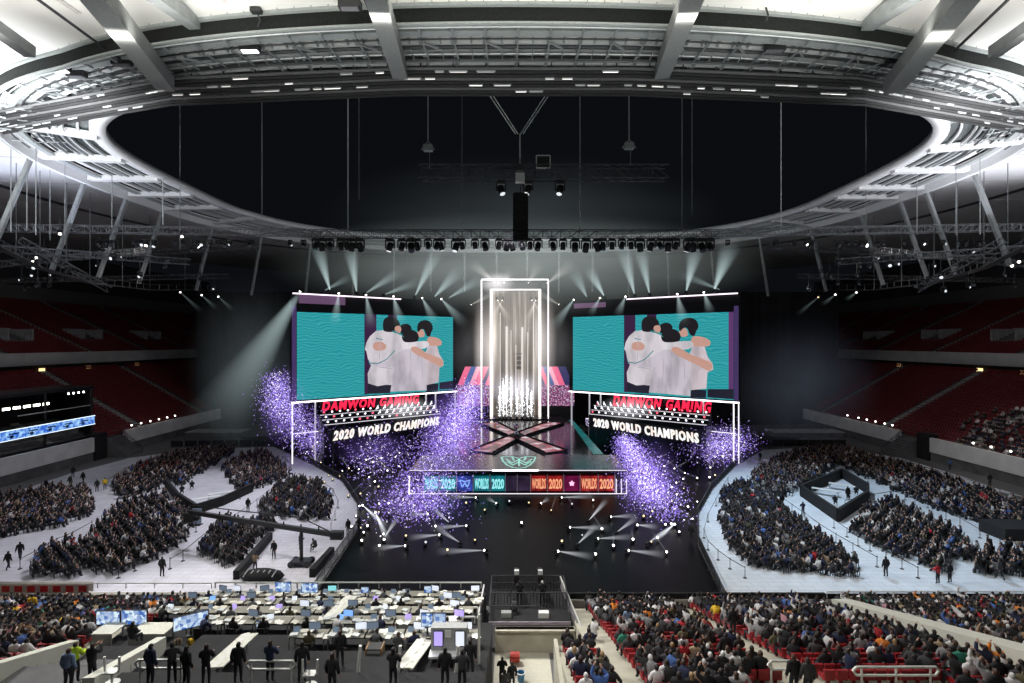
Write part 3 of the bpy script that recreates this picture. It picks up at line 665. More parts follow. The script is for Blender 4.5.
# ================================================================== SCREENS
ZS0, ZS1 = 10.9, 26.1
SL = dict(A=V((-37.0, 86.0, 0)), B=V((-12.35, 104.6, 0)))
SR = dict(A=V((12.75, 104.6, 0)), B=V((38.1, 86.0, 0)))
for d in (SL, SR):
    d['u'] = (d['B'] - d['A']).normalized(); d['L'] = (d['B'] - d['A']).length; d['n'] = V((d['u'].y, -d['u'].x, 0))
def on_screen(d, px, py):
    dr = V(((px - CX) / F, 1, -(py - CY) / F)); o = V((0, 0, CZ)); k = (d['A'] - o).dot(d['n']) / dr.dot(d['n']); p = o + dr * k
    return (p - d['A']).dot(d['u']), p.z
figs = dict(
 band=[[(243,128),(286,128),(286,425),(243,425)], [(330,128),(366,128),(366,190),(330,190)]],
 margin=[[(640,108),(694,106),(694,450),(640,440)]],
 dark=[[(560,414),(694,416),(694,455),(560,445)], [(498,414),(556,418),(554,448),(494,446)], [(256,385),(345,400),(338,432),(254,424)]],
 hairA=[[(312,190),(310,165),(316,148),(330,139),(350,138),(366,146),(376,160),(377,174),(366,176),(358,192),(340,197),(322,196)]],
 skin=[[(358,176),(376,172),(383,186),(374,202),(358,196)], [(455,190),(478,184),(486,208),(470,216),(456,210)], [(505,215),(545,217),(570,232),(566,250),(530,252),(500,245)], [(424,262),(446,254),(500,284),(545,300),(577,318),(568,345),(520,322),(440,282)], [(276,240),(302,234),(322,248),(316,264),(290,268),(274,258)], [(420,255),(440,248),(452,262),(436,276),(420,270)]],
 hairB=[[(378,190),(380,172),(392,164),(412,163),(424,172),(426,186),(400,200),(384,202)]],
 jackA=[[(262,214),(284,194),(322,190),(352,198),(380,208),(392,226),(400,262),(372,280),(356,320),(348,402),(320,398),(290,400),(256,386),(254,350),(266,322),(256,302),(250,270),(244,262),(250,236)]],
 armA=[[(378,206),(430,232),(495,232),(507,250),(480,264),(432,262),(388,262)]],
 jackD=[[(500,222),(545,238),(560,290),(580,318),(582,340),(560,350),(556,412),(496,418),(492,330),(486,290),(500,262)]],
 jackC=[[(352,290),(372,276),(398,264),(456,264),(482,286),(494,330),(496,440),(338,426),(346,380),(352,330),(300,334),(264,318),(262,308),(320,306)]],
 fore=[[(424,262),(446,254),(500,284),(545,300),(577,318),(568,345),(520,322),(440,282)]],
 hairC=[[(386,222),(388,202),(400,190),(420,185),(442,190),(456,204),(458,222),(446,234),(400,236)]],
 hairD=[[(452,184),(456,160),(474,146),(500,144),(520,156),(526,178),(518,194),(510,212),(494,206),(484,184),(470,182),(458,194)]],
)
trim_lines = [[(345,192),(372,200),(394,216)], [(262,312),(290,316),(325,300),(356,268)], [(256,300),(262,318)], [(284,222),(308,226)], [(352,200),(362,190)]]
seams = [[(420,270),(424,330),(420,420)], [(300,210),(296,300)], [(360,330),(352,400)], [(470,300),(476,380)], [(300,330),(345,338)], [(520,330),(545,340)], [(395,300),(390,400)]]
wave = bpy.data.materials.new('screen_teal'); wave.use_nodes = True
n, l = wave.node_tree.nodes, wave.node_tree.links
n.remove(n['Principled BSDF']); e = n.new('ShaderNodeEmission'); tc = n.new('ShaderNodeTexCoord'); wv = n.new('ShaderNodeTexWave'); rp = n.new('ShaderNodeValToRGB')
wv.bands_direction = 'Z'; wv.inputs['Scale'].default_value = 0.62; wv.inputs['Distortion'].default_value = 9.0; wv.inputs['Detail'].default_value = 1; wv.inputs['Detail Scale'].default_value = 0.9
rp.color_ramp.elements[0].color = (0.014, 0.27, 0.31, 1); rp.color_ramp.elements[1].color = (0.045, 0.37, 0.40, 1)
l.new(tc.outputs['Object'], wv.inputs['Vector']); l.new(wv.outputs['Fac'], rp.inputs['Fac']); l.new(rp.outputs['Color'], e.inputs['Color']); l.new(e.outputs['Emission'], n['Material Output'].inputs['Surface'])
FM = dict(band=glow('pic_maroon', (0.035, 0.012, 0.045), 1), margin=glow('pic_purple', (0.10, 0.035, 0.13), 1), dark=glow('pic_dark', (0.012, 0.012, 0.022), 1), hair=glow('pic_hair', (0.012, 0.010, 0.012), 1),
          skin=glow('pic_skin', (0.50, 0.28, 0.22), 1), jackA=led_mat('pic_white', [(0.32, (0.422, 0.394, 0.422)), (0.55, (0.62, 0.58, 0.62)), (0.75, (0.694, 0.65, 0.694))], 0.5, 1.0, (1, 1, 0.35)), jackC=led_mat('pic_white2', [(0.32, (0.374, 0.34, 0.381)), (0.55, (0.55, 0.5, 0.56)), (0.75, (0.616, 0.56, 0.627))], 0.5, 1.0, (1, 1, 0.35)), jackD=led_mat('pic_white3', [(0.32, (0.408, 0.354, 0.381)), (0.55, (0.6, 0.52, 0.56)), (0.75, (0.672, 0.582, 0.627))], 0.5, 1.0, (1, 1, 0.35)), armA=led_mat('pic_white4', [(0.32, (0.476, 0.449, 0.476)), (0.55, (0.7, 0.66, 0.7)), (0.75, (0.784, 0.739, 0.784))], 0.5, 1.0, (1, 1, 0.35)), line=glow('pic_trim', (0.02, 0.18, 0.20), 1), seam=glow('pic_fold', (0.36, 0.33, 0.38), 1), hot=glow('pic_light', (0.9, 0.85, 0.9), 1))
def smooth(P_):
    out = []; n = len(P_)
    for i in range(n):
        a, b_, c_, d_ = [V((*P_[(i + k) % n], 0)) for k in (-1, 0, 1, 2)]
        for u in (0.0, 0.25, 0.5, 0.75):
            q = 0.5 * ((2 * b_) + (c_ - a) * u + (2 * a - 5 * b_ + 4 * c_ - d_) * u * u + (3 * b_ - a - 3 * c_ + d_) * u ** 3); out.append((q.x, q.y))
    return out
def zr(p): return (560 + p[0] / 3.795, 280 + p[1] / 3.795)
ref = {}
def make_screen(d, side, lab, shift):
    u, nn = d['u'], d['n']; Vz = V((0, 0, 1))
    t = thing('video_screen', lab, 'screen', d['A'] + V((0, 0, ZS0)))
    loc = t.location.copy()
    def W(a, z, off): return d['A'] + u * a + V((0, 0, z)) + nn * off - loc
    def slab(b, a0, a1, z0, z1, f0, f1, m=0):
        vs = [W(a, z, f) for z in (z0, z1) for a, f in ((a0, f1), (a1, f1), (a1, f0), (a0, f0))]
        b.add(vs, [(0,1,5,4),(1,2,6,5),(2,3,7,6),(3,0,4,7),(0,3,2,1),(4,5,6,7)], m)
    L = d['L']
    b = MB(); slab(b, -0.9, L + 0.9, ZS0 - 0.4, ZS1 + 3.3, -1.2, -0.05); b.build('housing', M['black'], t)
    b = MB(); b.quad(W(0, ZS0, 0), W(L, ZS0, 0), W(L, ZS1, 0), W(0, ZS1, 0)); b.build('picture', wave, t, label='teal wave-patterned picture')
    def P2(b, poly, off, m):
        pts = []
        for q in poly:
            a, z = on_screen(SR, *zr(q)); a = a + shift
            pts.append((min(max(a, 0.0), L), min(max(z, ZS0), ZS1)))
        b.add([W(a, z, off) for a, z in pts], [tuple(range(len(pts)))], m)
    order = [('band', 'band'), ('margin', 'margin'), ('dark', 'dark'), ('hairB', 'hair'), ('jackD', 'jackD'), ('jackA', 'jackA'), ('hairA', 'hair'), ('skin', 'skin'), ('armA', 'armA'), ('hairD', 'hair'), ('jackC', 'jackC'), ('fore', 'skin'), ('hairC', 'hair')]
    keys = list(dict.fromkeys(k for _, k in order)); b = MB()
    for i, (fk, mk) in enumerate(order):
        for poly in figs[fk]: P2(b, smooth(poly) if fk[:4] in ('hair', 'skin', 'armA', 'fore') else poly, 0.02 + 0.012 * i, keys.index(mk))
    keys += ['line', 'seam']
    for kk, LL, w in (('line', trim_lines, 3.2), ('seam', seams, 2.4)):
        for ln in LL:
            for p, q in zip(ln, ln[1:]):
                dx, dy = q[0] - p[0], q[1] - p[1]; k = math.hypot(dx, dy); nx, ny = -dy / k * w / 2, dx / k * w / 2
                P2(b, [(p[0] + nx, p[1] + ny), (q[0] + nx, q[1] + ny), (q[0] - nx, q[1] - ny), (p[0] - nx, p[1] - ny)], 0.2, keys.index(kk))
    b.build('player_image', [FM[k] for k in keys], t, label='flat picture of four players hugging in white jackets')
    b = MB(); slab(b, -0.9, L + 0.9, ZS0 - 0.48, ZS0 - 0.26, -0.1, 0.2)
    b.build('lower_light_bar', M['wline'], t)
    b = MB(); slab(b, -0.7, L * 0.62, ZS1 + 3.05, ZS1 + 3.25, 0.0, 0.25) if side < 0 else slab(b, L * 0.38, L + 0.7, ZS1 + 3.05, ZS1 + 3.25, 0.0, 0.25)
    b.build('upper_light_bar', glow('pink_bar', (1.0, 0.82, 0.95), 1.8), t)
    b = MB()
    (slab(b, 0.3, 8.3, ZS1 + 1.5, ZS1 + 3.0, 0.0, 0.1) if side < 0 else slab(b, 0.3, 7.5, ZS1 + 1.8, ZS1 + 2.8, 0.0, 0.1))
    b.build('header_panel', glow('header_mauve', (0.11, 0.06, 0.115), 1.0), t)
    b = MB()
    (slab(b, -0.8, -0.1, ZS0, ZS1 + 1, -0.05, 0.15) if side < 0 else slab(b, L + 0.1, L + 0.8, ZS0, ZS1 + 1, -0.05, 0.15))
    b.build('side_panel', glow('side_purple', (0.05, 0.03, 0.10), 1.0), t)
    # legs and lower rails with light tubes
    for a, m_, w in ((-0.7, 'wline', 0.16), (L * 0.10, 's', 0.2), (L * 0.80, 's', 0.2), (L * 0.87, 's', 0.2), (L + 0.6, 's', 0.16)) if side < 0 else ((-0.4, 's', 0.2), (L * 0.12, 's', 0.2), (L * 0.20, 's', 0.2), (L * 0.84, 's', 0.2), (L + 0.0, 'wline', 0.17), (L + 0.8, 'wline', 0.13)):
        b = MB(); slab(b, a - w / 2, a + w / 2, 0.0, ZS0 - 0.4, -0.3, 0.0); b.build('leg', glow('leg_line', (1, .97, 1), 1.2) if m_ == 'wline' else glow('leg_tube', (0.9, 0.88, 0.95), 0.4), t)
    b = MB(); slab(b, -0.7, L * 0.9, 5.12, 5.24, 0.0, 0.12) if side < 0 else slab(b, L * 0.1, L + 0.4, 5.12, 5.24, 0.0, 0.12); b.build('rail', glow('rail_tube', (0.95, 0.92, 1.0), 1.2), t)
    return t
make_screen(SL, -1, 'large angled video screen on the ribbon sign booth side, showing players hugging before teal waves', 0.5)
make_screen(SR, 1, 'large angled video screen away from the ribbon sign booth, showing players hugging before teal waves', 0.0)
# red team sign, white champions sign and stepped light risers under each screen
red_sign = glow('red_letters', (0.95, 0.02, 0.07), 1.2); white_sign = led_mat('white_letters', [(0.35, (0.95, 0.80, 0.72)), (0.6, (1, 1, 1))], 0.8, 1.1)
def sign(name, lab, A, B, z0, z1, txt, m, back=True, shear=0.0):
    A = V((A.x, A.y, 0)); B = V((B.x, B.y, 0)); t = thing(name, lab, 'sign', A + V((0, 0, z0)))
    u = (B - A).normalized(); L = (B - A).length; n = V((u.y, -u.x, 0))
    b = MB(); o = V((0, 0, 0))
    vs = [o + u * a + V((0, 0, z)) + n * f for z in (-0.15, z1 - z0 + 0.15) for a, f in ((-0.2, -0.2), (L + 0.2, -0.2), (L + 0.2, -0.5), (-0.2, -0.5))]
    b.add(vs, [(0,1,5,4),(1,2,6,5),(2,3,7,6),(3,0,4,7),(0,3,2,1),(4,5,6,7)]); b.build('back_panel', M['black'], t)
    b = MB(); text_on(b, txt, o, u, V((0, 0, 1)), L, z1 - z0, 0, shear, 0.2, 0.035, 1.22); b.build('lettering', m, t)
    b = MB()
    for a in (0.2, L / 2, L - 0.2): b.bar(o + u * a + V((0, 0, -z0)) - n * 0.4, o + u * a - n * 0.4 + V((0, 0, -0.1)), 0.15, 0.15)
    b.build('support', M['steel_d'], t)
    return t
def on_line(d, px, off=0.0):      # ground point under a photo column on a screen's plane, moved off towards the seats
    a, _ = on_screen(d, px, 341.5); p = d['A'] + d['u'] * a + d['n'] * off; return p
sign('team_sign', 'slanted red letter sign under the video screen on the ribbon sign side', on_line(SL, 322), on_line(SL, 418), 8.6, 10.4, 'DAMWON GAMING', red_sign, shear=0.15)
sign('team_sign', 'slanted red letter sign under the video screen away from the ribbon sign', on_line(SR, 613), on_line(SR, 710), 8.3, 10.4, 'DAMWON GAMING', red_sign, shear=0.15)
WA, WB = G(333, 441, 5.0), G(438, 425, 5.0)
sign('champions_sign', 'white block letter champions sign low on the ribbon sign side of the stage', WA, WB, 5.0, 6.6, '2020 WORLD CHAMPIONS', white_sign, shear=0.2)
WA2, WB2 = G(594, 426.5, 5.0), G(699, 443.5, 5.0)
sign('champions_sign', 'white block letter champions sign low beside the teal stage edge', WA2, WB2, 5.0, 6.6, '2020 WORLD CHAMPIONS', white_sign, shear=-0.1)
# stepped risers with light bars and par lamps
rs = random.Random(21)
for d, side, px0, px1, lab in ((SL, -1, 318, 432, 'below the screen on the ribbon sign side'), (SR, 1, 597, 712, 'below the screen away from the ribbon sign')):
    A, B = on_line(d, px0, 0.5), on_line(d, px1, 0.5); u = d['u']; n = d['n']; L = (B - A).length
    t = thing('lamp_riser', 'three-step black riser with white lamps ' + lab, 'riser', A)
    for k, (f, z) in enumerate(((0.3, 8.2), (1.4, 7.5), (2.5, 6.8))):
        b = MB(); vs = [u * a + V((0, 0, zz)) + n * ff for zz in (0, z) for a, ff in ((0, f + 0.55), (L, f + 0.55), (L, f - 0.55), (0, f - 0.55))]
        b.add(vs, [(0,1,5,4),(1,2,6,5),(2,3,7,6),(3,0,4,7),(0,3,2,1),(4,5,6,7)]); o = b.build('step', M['blackgloss'], t)
        b = MB(); vs = [u * a + V((0, 0, zz)) + n * ff for zz in (z - 0.12, z) for a, ff in ((0, f + 0.60), (L, f + 0.60), (L, f + 0.55), (0, f + 0.55))]
        b.add(vs, [(0,1,5,4),(1,2,6,5),(2,3,7,6),(3,0,4,7),(0,3,2,1),(4,5,6,7)]); b.build('light_strip', glow('riser_strip', (0.95, 0.93, 1.0), 0.8), o)
        N = 16
        for j in range(N):
            a = L * (j + 0.5) / N
            p = A + u * a + n * f + V((0, 0, z))
            lt = thing('par_lamp', 'white par lamp, %s riser step, %s from outer end, %s' % (('top', 'middle', 'lowest')[k], nth(j + 1 if side < 0 else N - j), 'ribbon sign side' if side < 0 else 'teal stage side'), 'lamp', p, math.atan2(u.y, u.x), 'par lamps on the risers')
            if j == 0 and k == 0 and side < 0:
                hb = MB().path([V((-0.3, 0, 0)), V((-0.3, 0, 0.5)), V((0.3, 0, 0.5)), V((0.3, 0, 0))], 0.05).mesh('par_yoke', M['steel_d'])
                cb = MB(); cb.tube((0, 0.35, 0.5), (0, -0.3, 0.4), 0.2, 0.27, 8); par_can = cb.mesh('par_can', M['blackplastic'])
                lb = MB(); lb.tube((0, -0.30, 0.4), (0, -0.36, 0.39), 0.17, 0.14, 10); par_lens = lb.mesh('par_lens', glow('par_glow', (0.95, 0.95, 1.0), 3.0))
                lb = MB(); lb.tube((0, -0.30, 0.4), (0, -0.36, 0.39), 0.2, 0.16, 10); par_lens2 = lb.mesh('par_lens_red', glow('par_glow_red', (1.0, 0.10, 0.16), 1.6))
            link('yoke', hb, lt); link('can', par_can, lt); link('lens', par_lens2 if rs.random() < 0.22 else par_lens, lt)
            # slanting glowing bar painted in for a lamp beam, standing between lamps toward the stage end
            if k < 2 and ((j > 6) if side < 0 else (j < 9)) and j % 1 == 0:
                tb = thing('beam_bar', 'slanted white beam bar, %s riser step, %s from outer end, %s' % (('top', 'middle')[k], nth(j + 1 if side < 0 else N - j), 'ribbon sign side' if side < 0 else 'teal stage side'), 'light', p + n * 0.6, 0, 'slanted beam bars on the risers')
                sg = -side
                MB().bar(V((0, 0, 0.1)) - u * 0.5 * sg, V((0, 0, 0.85)) + u * 0.1 * sg - n * 0.3, 0.12, 0.12).build('tube', glow('beam_bar_glow', (0.85, 0.92, 1.0), 1.3), tb)
                MB().cbox((-u.x * 0.5 * sg, -u.y * 0.5 * sg, 0.06), (0.35, 0.35, 0.12)).build('foot', M['blackplastic'], tb)
# round projected emblem panel beside the teal edge
t = thing('emblem_panel', 'small dark panel with a white line emblem beside the teal stage edge', 'sign', G(585, 422, 2.2))
u = (WB2 - WA2).normalized()
MB().bar((0, 0, 0), u * 2.6, 0.1, 2.6).build('panel', M['black'], t)
for a_ in (.3, 2.3): MB().tube(u * a_ + V((0, 0, -2.2)), u * a_ + V((0, 0, -1.3)), .06).build('leg', M['steel_d'], t)
b = MB(); n_ = V((u.y, -u.x, 0)) * 0.08
for L_ in ([(0.3, 0.9), (0.5, -0.6), (1.3, -0.9), (2.1, -0.6), (2.3, 0.9)], [(0.3, 0.9), (1.3, 0.4), (2.3, 0.9)], [(0.7, 0.4), (1.0, -0.4), (1.3, 0.2), (1.6, -0.4), (1.9, 0.4)]):
    b.path([u * a + V((0, 0, z)) + n_ for a, z in L_], 0.06, 5)
b.build('emblem', glow('emblem_violet', (0.75, 0.65, 1.0), 0.8), t)
# ================================================================== LAMPS, BEAMS, TRUSSES
def beam_material():  # emission volume: lamp light in the haze painted as a self-glowing cone
    m = bpy.data.materials.new('glowing_beam'); m.use_nodes = True; n, l = m.node_tree.nodes, m.node_tree.links
    n.remove(n['Principled BSDF']); out = n['Material Output']
    tc = n.new('ShaderNodeTexCoord'); sp = n.new('ShaderNodeSeparateXYZ'); l.new(tc.outputs['Object'], sp.inputs[0])
    def mth(op, a, b_=None, clamp=False):
        k = n.new('ShaderNodeMath'); k.operation = op; k.use_clamp = clamp
        for i, q in enumerate((a, b_)):
            if q is None: continue
            if isinstance(q, (int, float)): k.inputs[i].default_value = q
            else: l.new(q, k.inputs[i])
        return k.outputs[0]
    x2 = mth('MULTIPLY', sp.outputs['X'], sp.outputs['X']); y2 = mth('MULTIPLY', sp.outputs['Y'], sp.outputs['Y'])
    r2 = mth('ADD', x2, y2); z = sp.outputs['Z']
    wz = mth('MULTIPLY_ADD', z, 0.95); n_ = wz.node; n_.inputs[2].default_value = 0.05
    q = mth('DIVIDE', r2, mth('MULTIPLY', wz, wz))
    rad = mth('SUBTRACT', 1.0, q, True)
    fall = mth('POWER', mth('SUBTRACT', 1.0, z, True), 1.3)
    inv = mth('DIVIDE', 0.30, wz)
    oi = n.new('ShaderNodeObjectInfo')
    st = mth('MULTIPLY', mth('MULTIPLY', rad, fall), inv)
    e = n.new('ShaderNodeEmission'); l.new(oi.outputs['Color'], e.inputs['Color']); l.new(st, e.inputs['Strength'])
    l.new(e.outputs[0], out.inputs['Volume']); return m
BEAM_M = beam_material()
bm_ = MB(); bm_.tube((0, 0, 0), (0, 0, 1), 0.05, 1.0, 14); BEAM_ME = bm_.mesh('light_beam', BEAM_M)
def beam(parent, p, q, r, bright, col=(0.78, 0.95, 0.95)):
    """self-glowing cone standing in for a beam of lit haze from world point p to q, child of parent (whose world matrix is a pure translation)"""
    d = q - p; o = bpy.data.objects.new('light_beam', BEAM_ME); COL.objects.link(o)
    o.parent = parent; o['kind'] = 'stuff'
    o.rotation_mode = 'QUATERNION'; o.rotation_quaternion = d.to_track_quat('Z', 'Y')
    o.location = p - parent.location; o.scale = (r, r, d.length)
    k = bright / (2 * r * 0.5); o.color = (col[0] * k, col[1] * k, col[2] * k, 1)
    return o
# moving head prototype meshes (lamp tilts about the yoke)
b = MB(); b.box((-0.28, -0.22, 0), (0.28, 0.22, 0.16)); mh_base = b.mesh('mh_base', M['blackplastic'])
b = MB(); b.box((-0.36, -0.08, 0.16), (-0.28, 0.08, 0.75)); b.box((0.28, -0.08, 0.16), (0.36, 0.08, 0.75)); b.box((-0.36, -0.1, 0.14), (0.36, 0.1, 0.22)); mh_yoke = b.mesh('mh_yoke', M['blackplastic'])
b = MB(); b.lathe([(0.0, -0.3), (0.2, -0.28), (0.25, -0.05), (0.22, 0.2), (0.24, 0.36), (0.0, 0.36)], 10); mh_head = b.mesh('mh_head', M['blackplastic'], True)
def lens_mesh(nm, m): b = MB(); b.tube((0, 0, 0.36), (0, 0, 0.40), 0.2, 0.16, 10); return b.mesh(nm, m)
mh_on = lens_mesh('mh_lens_on', M['lens']); mh_warm = lens_mesh('mh_lens_warm', glow('lens_warm', (1.0, 0.80, 0.42), 1.6)); mh_off = lens_mesh('mh_lens_off', mat('lens_glass_off', (0.12, 0.13, 0.15), 0.12, var=0)); mh_dim = lens_mesh('mh_lens_dim', glow('lens_dim', (0.9, 0.95, 1.0), 0.9))
def moving_head(p, aim, lab, group, lens=mh_on, s=1.0, hang=False, name='moving_head_lamp'):
    t = thing(name, lab, 'stage light', p, 0, group)
    sg = -1 if hang else 1
    for nm, me in (('mount_base' if hang else 'base', mh_base), ('yoke', mh_yoke)):
        o = link(nm, me, t); o.scale = (s, s, s * sg)
    c = V((0, 0, 0.6 * s * sg)); h = link('head', mh_head, t); h.location = c; h.scale = (s, s, s)
    h.rotation_mode = 'QUATERNION'; h.rotation_quaternion = V(aim).to_track_quat('Z', 'Y')
    link('lens', lens, h)
    return t, p + c + V(aim).normalized() * 0.40 * s
CY_ = (0.74, 0.95, 0.96)
# --- lamps on the top of the two screens: tip pixel, end pixel, half width px at the end, brightness
top_beams = [
 ('L', (331.5,294.5),(316,241),9,.62),('L',(358,295.5),(349.5,243),9,.60),('L',(324,294),(352,276),5,.25),('L',(366,296),(404,269),7,.42),('L',(384.6,298),(421,281),6,.35),
 ('L',(416,299),(440,246),9,.60),('L',(435,299.5),(461,268),9,.50),('L',(449,300.5),(484,277),7,.40),
 ('L',(302,293.5),(206,437),32,.55),('L',(340,296),(334.5,326),7,.45),('L',(367,297.5),(372,329),7,.45),('L',(394.5,299),(401,326),8,.45),('L',(423,300),(436,324),7,.40),('L',(442,301),(466,326),8,.42),
 ('R',(586,301),(572,268),9,.35),('R',(603.5,299.5),(587,266),8,.62),('R',(633.5,298),(622,243),10,.62),('R',(648.5,297),(639,243),9,.60),('R',(685,295),(697,243),10,.62),('R',(713,293.5),(732,241),12,.62),('R',(721,293.5),(678,273),6,.28),
 ('R',(573,302),(551,330),8,.42),('R',(599,300.5),(590,315),5,.3),('R',(624.6,298.5),(617,316),6,.3),('R',(676,296),(684,325),8,.42),('R',(702.6,295),(711,314),6,.35),
]
cntL = {'L': 0, 'R': 0}
for sd, a, e, hw, br in sorted(top_beams, key=lambda q: (q[0], q[1][0])):
    d = SL if sd == 'L' else SR; cntL[sd] += 1
    aa, zz = on_screen(d, *a); p0 = d['A'] + d['u'] * aa; Yp = p0.y - 0.3; base = V((p0.x, p0.y, ZS1 + 3.3)) - d['n'] * 0.6
    down = e[1] > a[1]; ye = Yp + (-6 if down else 10) + (0 if abs(e[0] - a[0]) < 60 else -8)
    q = P(*e, ye); lab = '%s beam lamp from the outer corner atop the video screen %s' % (nth(cntL[sd] if sd == 'L' else 13 - cntL[sd]), 'on the ribbon sign side' if sd == 'L' else 'away from the ribbon sign')
    t, tip = moving_head(base, q - base, lab, 'beam lamps on top of the screens', mh_on, 0.9)
    beam(t, tip, q, 1.15 * hw / F * ye, br * 1.75, CY_)
for i, (a, e, Y) in enumerate((((179.5,289),(202,312),120),((201,292),(217,309),120),((217.6,293.5),(234,311),120),((819,294),(797,315),120),((836,291.5),(822,305),120),((857,289.5),(846,300),120))):
    p, q = P(*a, Y), P(*e, Y - 4)
    t, tip = moving_head(p, q - p, 'small lamp high on the black curtain, %s from the ribbon sign booth, faint beam' % nth(i + 1), 'lamps high on the curtain', mh_on if i != 3 else mh_warm, 1.0, True)
    beam(t, tip, q, 3.5 / F * Y, 0.16, CY_)
    MB().tube((0, 0, 0), (0, 0, 45.2 - p.z), 0.03).build('wire', M['steel_d'], t)
# --- lamps inside the tower top
for i, (a, e, hw, br) in enumerate((((497,297),(510,322),5,.5),((503,297),(492,318),4,.3),((536,297),(526,325),5,.5),((531,297),(545,318),4,.3),((496,281),(470,262),7,.5),((470,303),(500,290),5,.3),((560,303),(534,290),5,.3),((546,282),(575,262),8,.35),((503, 282), (512, 268), 8, .25), ((528, 282), (540, 262), 8, .25))):
    p, q = P(*a, YT - 1), P(*e, YT - 1.5)
    t, tip = moving_head(p, q - p, 'tower top lamp, %s of ten counted in from the booth side outer edge' % nth(i + 1), 'lamps at the top of the light tower', mh_on, 0.8, True)
    beam(t, tip, q, 1.2 * hw / F * YT, br * 2.4, (1, .95, .90))
    MB().bar((0, 0, 0), (0, 1.2, 0.2), 0.08, 0.08).build('bracket', M['steel_d'], t)
# --- floor lamps with low beams round the black floor
fl = [((425,208),(395,182)),((370,190),(288,180)),((345,267),(240,265)),((325,315),(258,262)),((395,335),(255,328)),((272,292),(180,291)),((180,322),(85,320)),((118,303),(158,232)),((240,235),(180,228)),((298,262),(245,205)),((60,210),(130,265)),((95,230),(130,300)),
      ((540,208),(566,184)),((595,190),(690,179)),((617,272),(735,264)),((640,320),(695,255)),((585,337),(690,343)),((692,303),(800,288)),((775,335),(885,337)),((670,255),(722,186)),((728,243),(805,231)),((745,287),(806,233)),((830,315),(900,262)),((800,265),(862,262)),((905, 262), (845, 300))]
rank = sorted(range(len(fl)), key=lambda i: fl[i][0][0])
for i, (a, e) in enumerate(fl):
    ax, ay = 340 + a[0] / 2.7, 430 + a[1] / 2.7; ex, ey = 340 + e[0] / 2.7, 430 + e[1] / 2.7
    p = G(ax, ay, 0.02); dirn = G(ex, ey, 1.4) - p
    t, tip = moving_head(p, dirn, 'floor lamp throwing a low white beam before the stage, %s across from the booth side' % nth(rank.index(i) + 1), 'beam lamps on the black floor', mh_on, 0.6)
    beam(t, tip, G(ex, ey, 1.2), 0.5, 1.3, (0.9, 0.93, 1.0))
dots = [(105,160),(127,115),(130,205),(178,293),(230,312),(290,332),(365,303),(457,200),(510,203),(392,222),(570,222),(340,205),(627,208),(683,195),(600,310),(655,290),(708,275),(738,322),(688,345),(790,305),(820,240),(880,338),(105,320),(258,268),(895,262),(490,258),(870,150),(845,190)]
dots = [(340 + x / 2.7, 430 + y / 2.7) for x, y in dots]
rs = random.Random(33)
for _ in range(400):          # the lamp field between the pale floors and the stage
    if len(dots) > 118: break
    sd = rs.choice((-1, 1)); y = rs.uniform(441, 545)
    k = (y - 440) / 105
    x = rs.uniform(300 + 55 * k, 405 - 18 * k) if sd < 0 else rs.uniform(632 + 12 * k, 735 - 48 * k)
    if y > 485 and rs.random() < 0.75: continue
    if all(math.hypot(x - a, y - c) > 5.5 for a, c in dots): dots.append((x, y))
dots.sort(key=lambda q: -q[1])
cn = [0, 0, 0]
for i, (x, y) in enumerate(dots):
    p = G(x, y, 0.02); z = 0 if x < 425 else (1 if x < 610 else 2); cn[z] += 1
    warm = rs.random() < 0.35
    cam = (V((0, 0, 21)) - p).normalized(); aim = cam + V((rs.uniform(-.35, .35), rs.uniform(-.2, .2), rs.uniform(-.1, .3)))
    lab = '%s lamp dot %s, %s back from the rail' % ('warm' if warm else 'white', ('on black floor, booth side', 'on open floor before the stage', 'on black floor, teal edge side')[z], nth(cn[z]))
    s_ = rs.uniform(0.4, 0.65)
    t, tip = moving_head(p, aim, lab, 'floor lamps round the stage', mh_warm if warm else (mh_on if rs.random() < 0.75 else mh_dim), s_)
    if y < 475 and rs.random() < .6 and z != 1:
        sgn = -1 if z == 0 else 1; beam(t, tip, tip + V((sgn * rs.uniform(1.5, 3.2), rs.uniform(-.5, .5), rs.uniform(1.0, 2.2))), 0.22, 0.8, (.92, .93, 1))
    elif rs.random() < 0.30: beam(t, tip, tip + V((-(p.x - SCX) * 0.12 + rs.uniform(-1.5, 1.5), rs.uniform(-1, 2), rs.uniform(1.0, 2.5))), 0.25, 0.35, (0.9, 0.92, 1))

# --- trusses
def truss_mesh(L, s, bays, name, m, r=0.06):
    b = MB()
    for y in (-s / 2, s / 2):
        for z in (-s / 2, s / 2): b.tube((-L / 2, y, z), (L / 2, y, z), r, n=4)
    for k in range(bays):
        x0 = -L / 2 + L * k / bays; x1 = -L / 2 + L * (k + 1) / bays
        f = 1 if k % 2 else -1
        for y in (-s / 2, s / 2): b.tube((x0, y, -s / 2 * f), (x1, y, s / 2 * f), r * 0.6, n=4)
        for z in (-s / 2, s / 2): b.tube((x0, -s / 2 * f, z), (x1, s / 2 * f, z), r * 0.6, n=4)
        b.tube((x0, -s / 2, -s / 2), (x0, -s / 2, s / 2), r * 0.6, n=4); b.tube((x0, s / 2, -s / 2), (x0, s / 2, s / 2), r * 0.6, n=4)
    return b
def truss(p, q, s, lab, m, r=0.06, group=None, hang=True):
    p, q = V(p), V(q); d = q - p
    t = thing('lighting_truss', lab, 'truss', (p + q) / 2, 0, group)
    b = truss_mesh(d.length, s, max(4, int(d.length / (s * 1.2))), 'lattice', m, r)
    o = b.build('lattice', m, t); o.rotation_mode = 'QUATERNION'; o.rotation_quaternion = d.to_track_quat('X', 'Z')
    return t
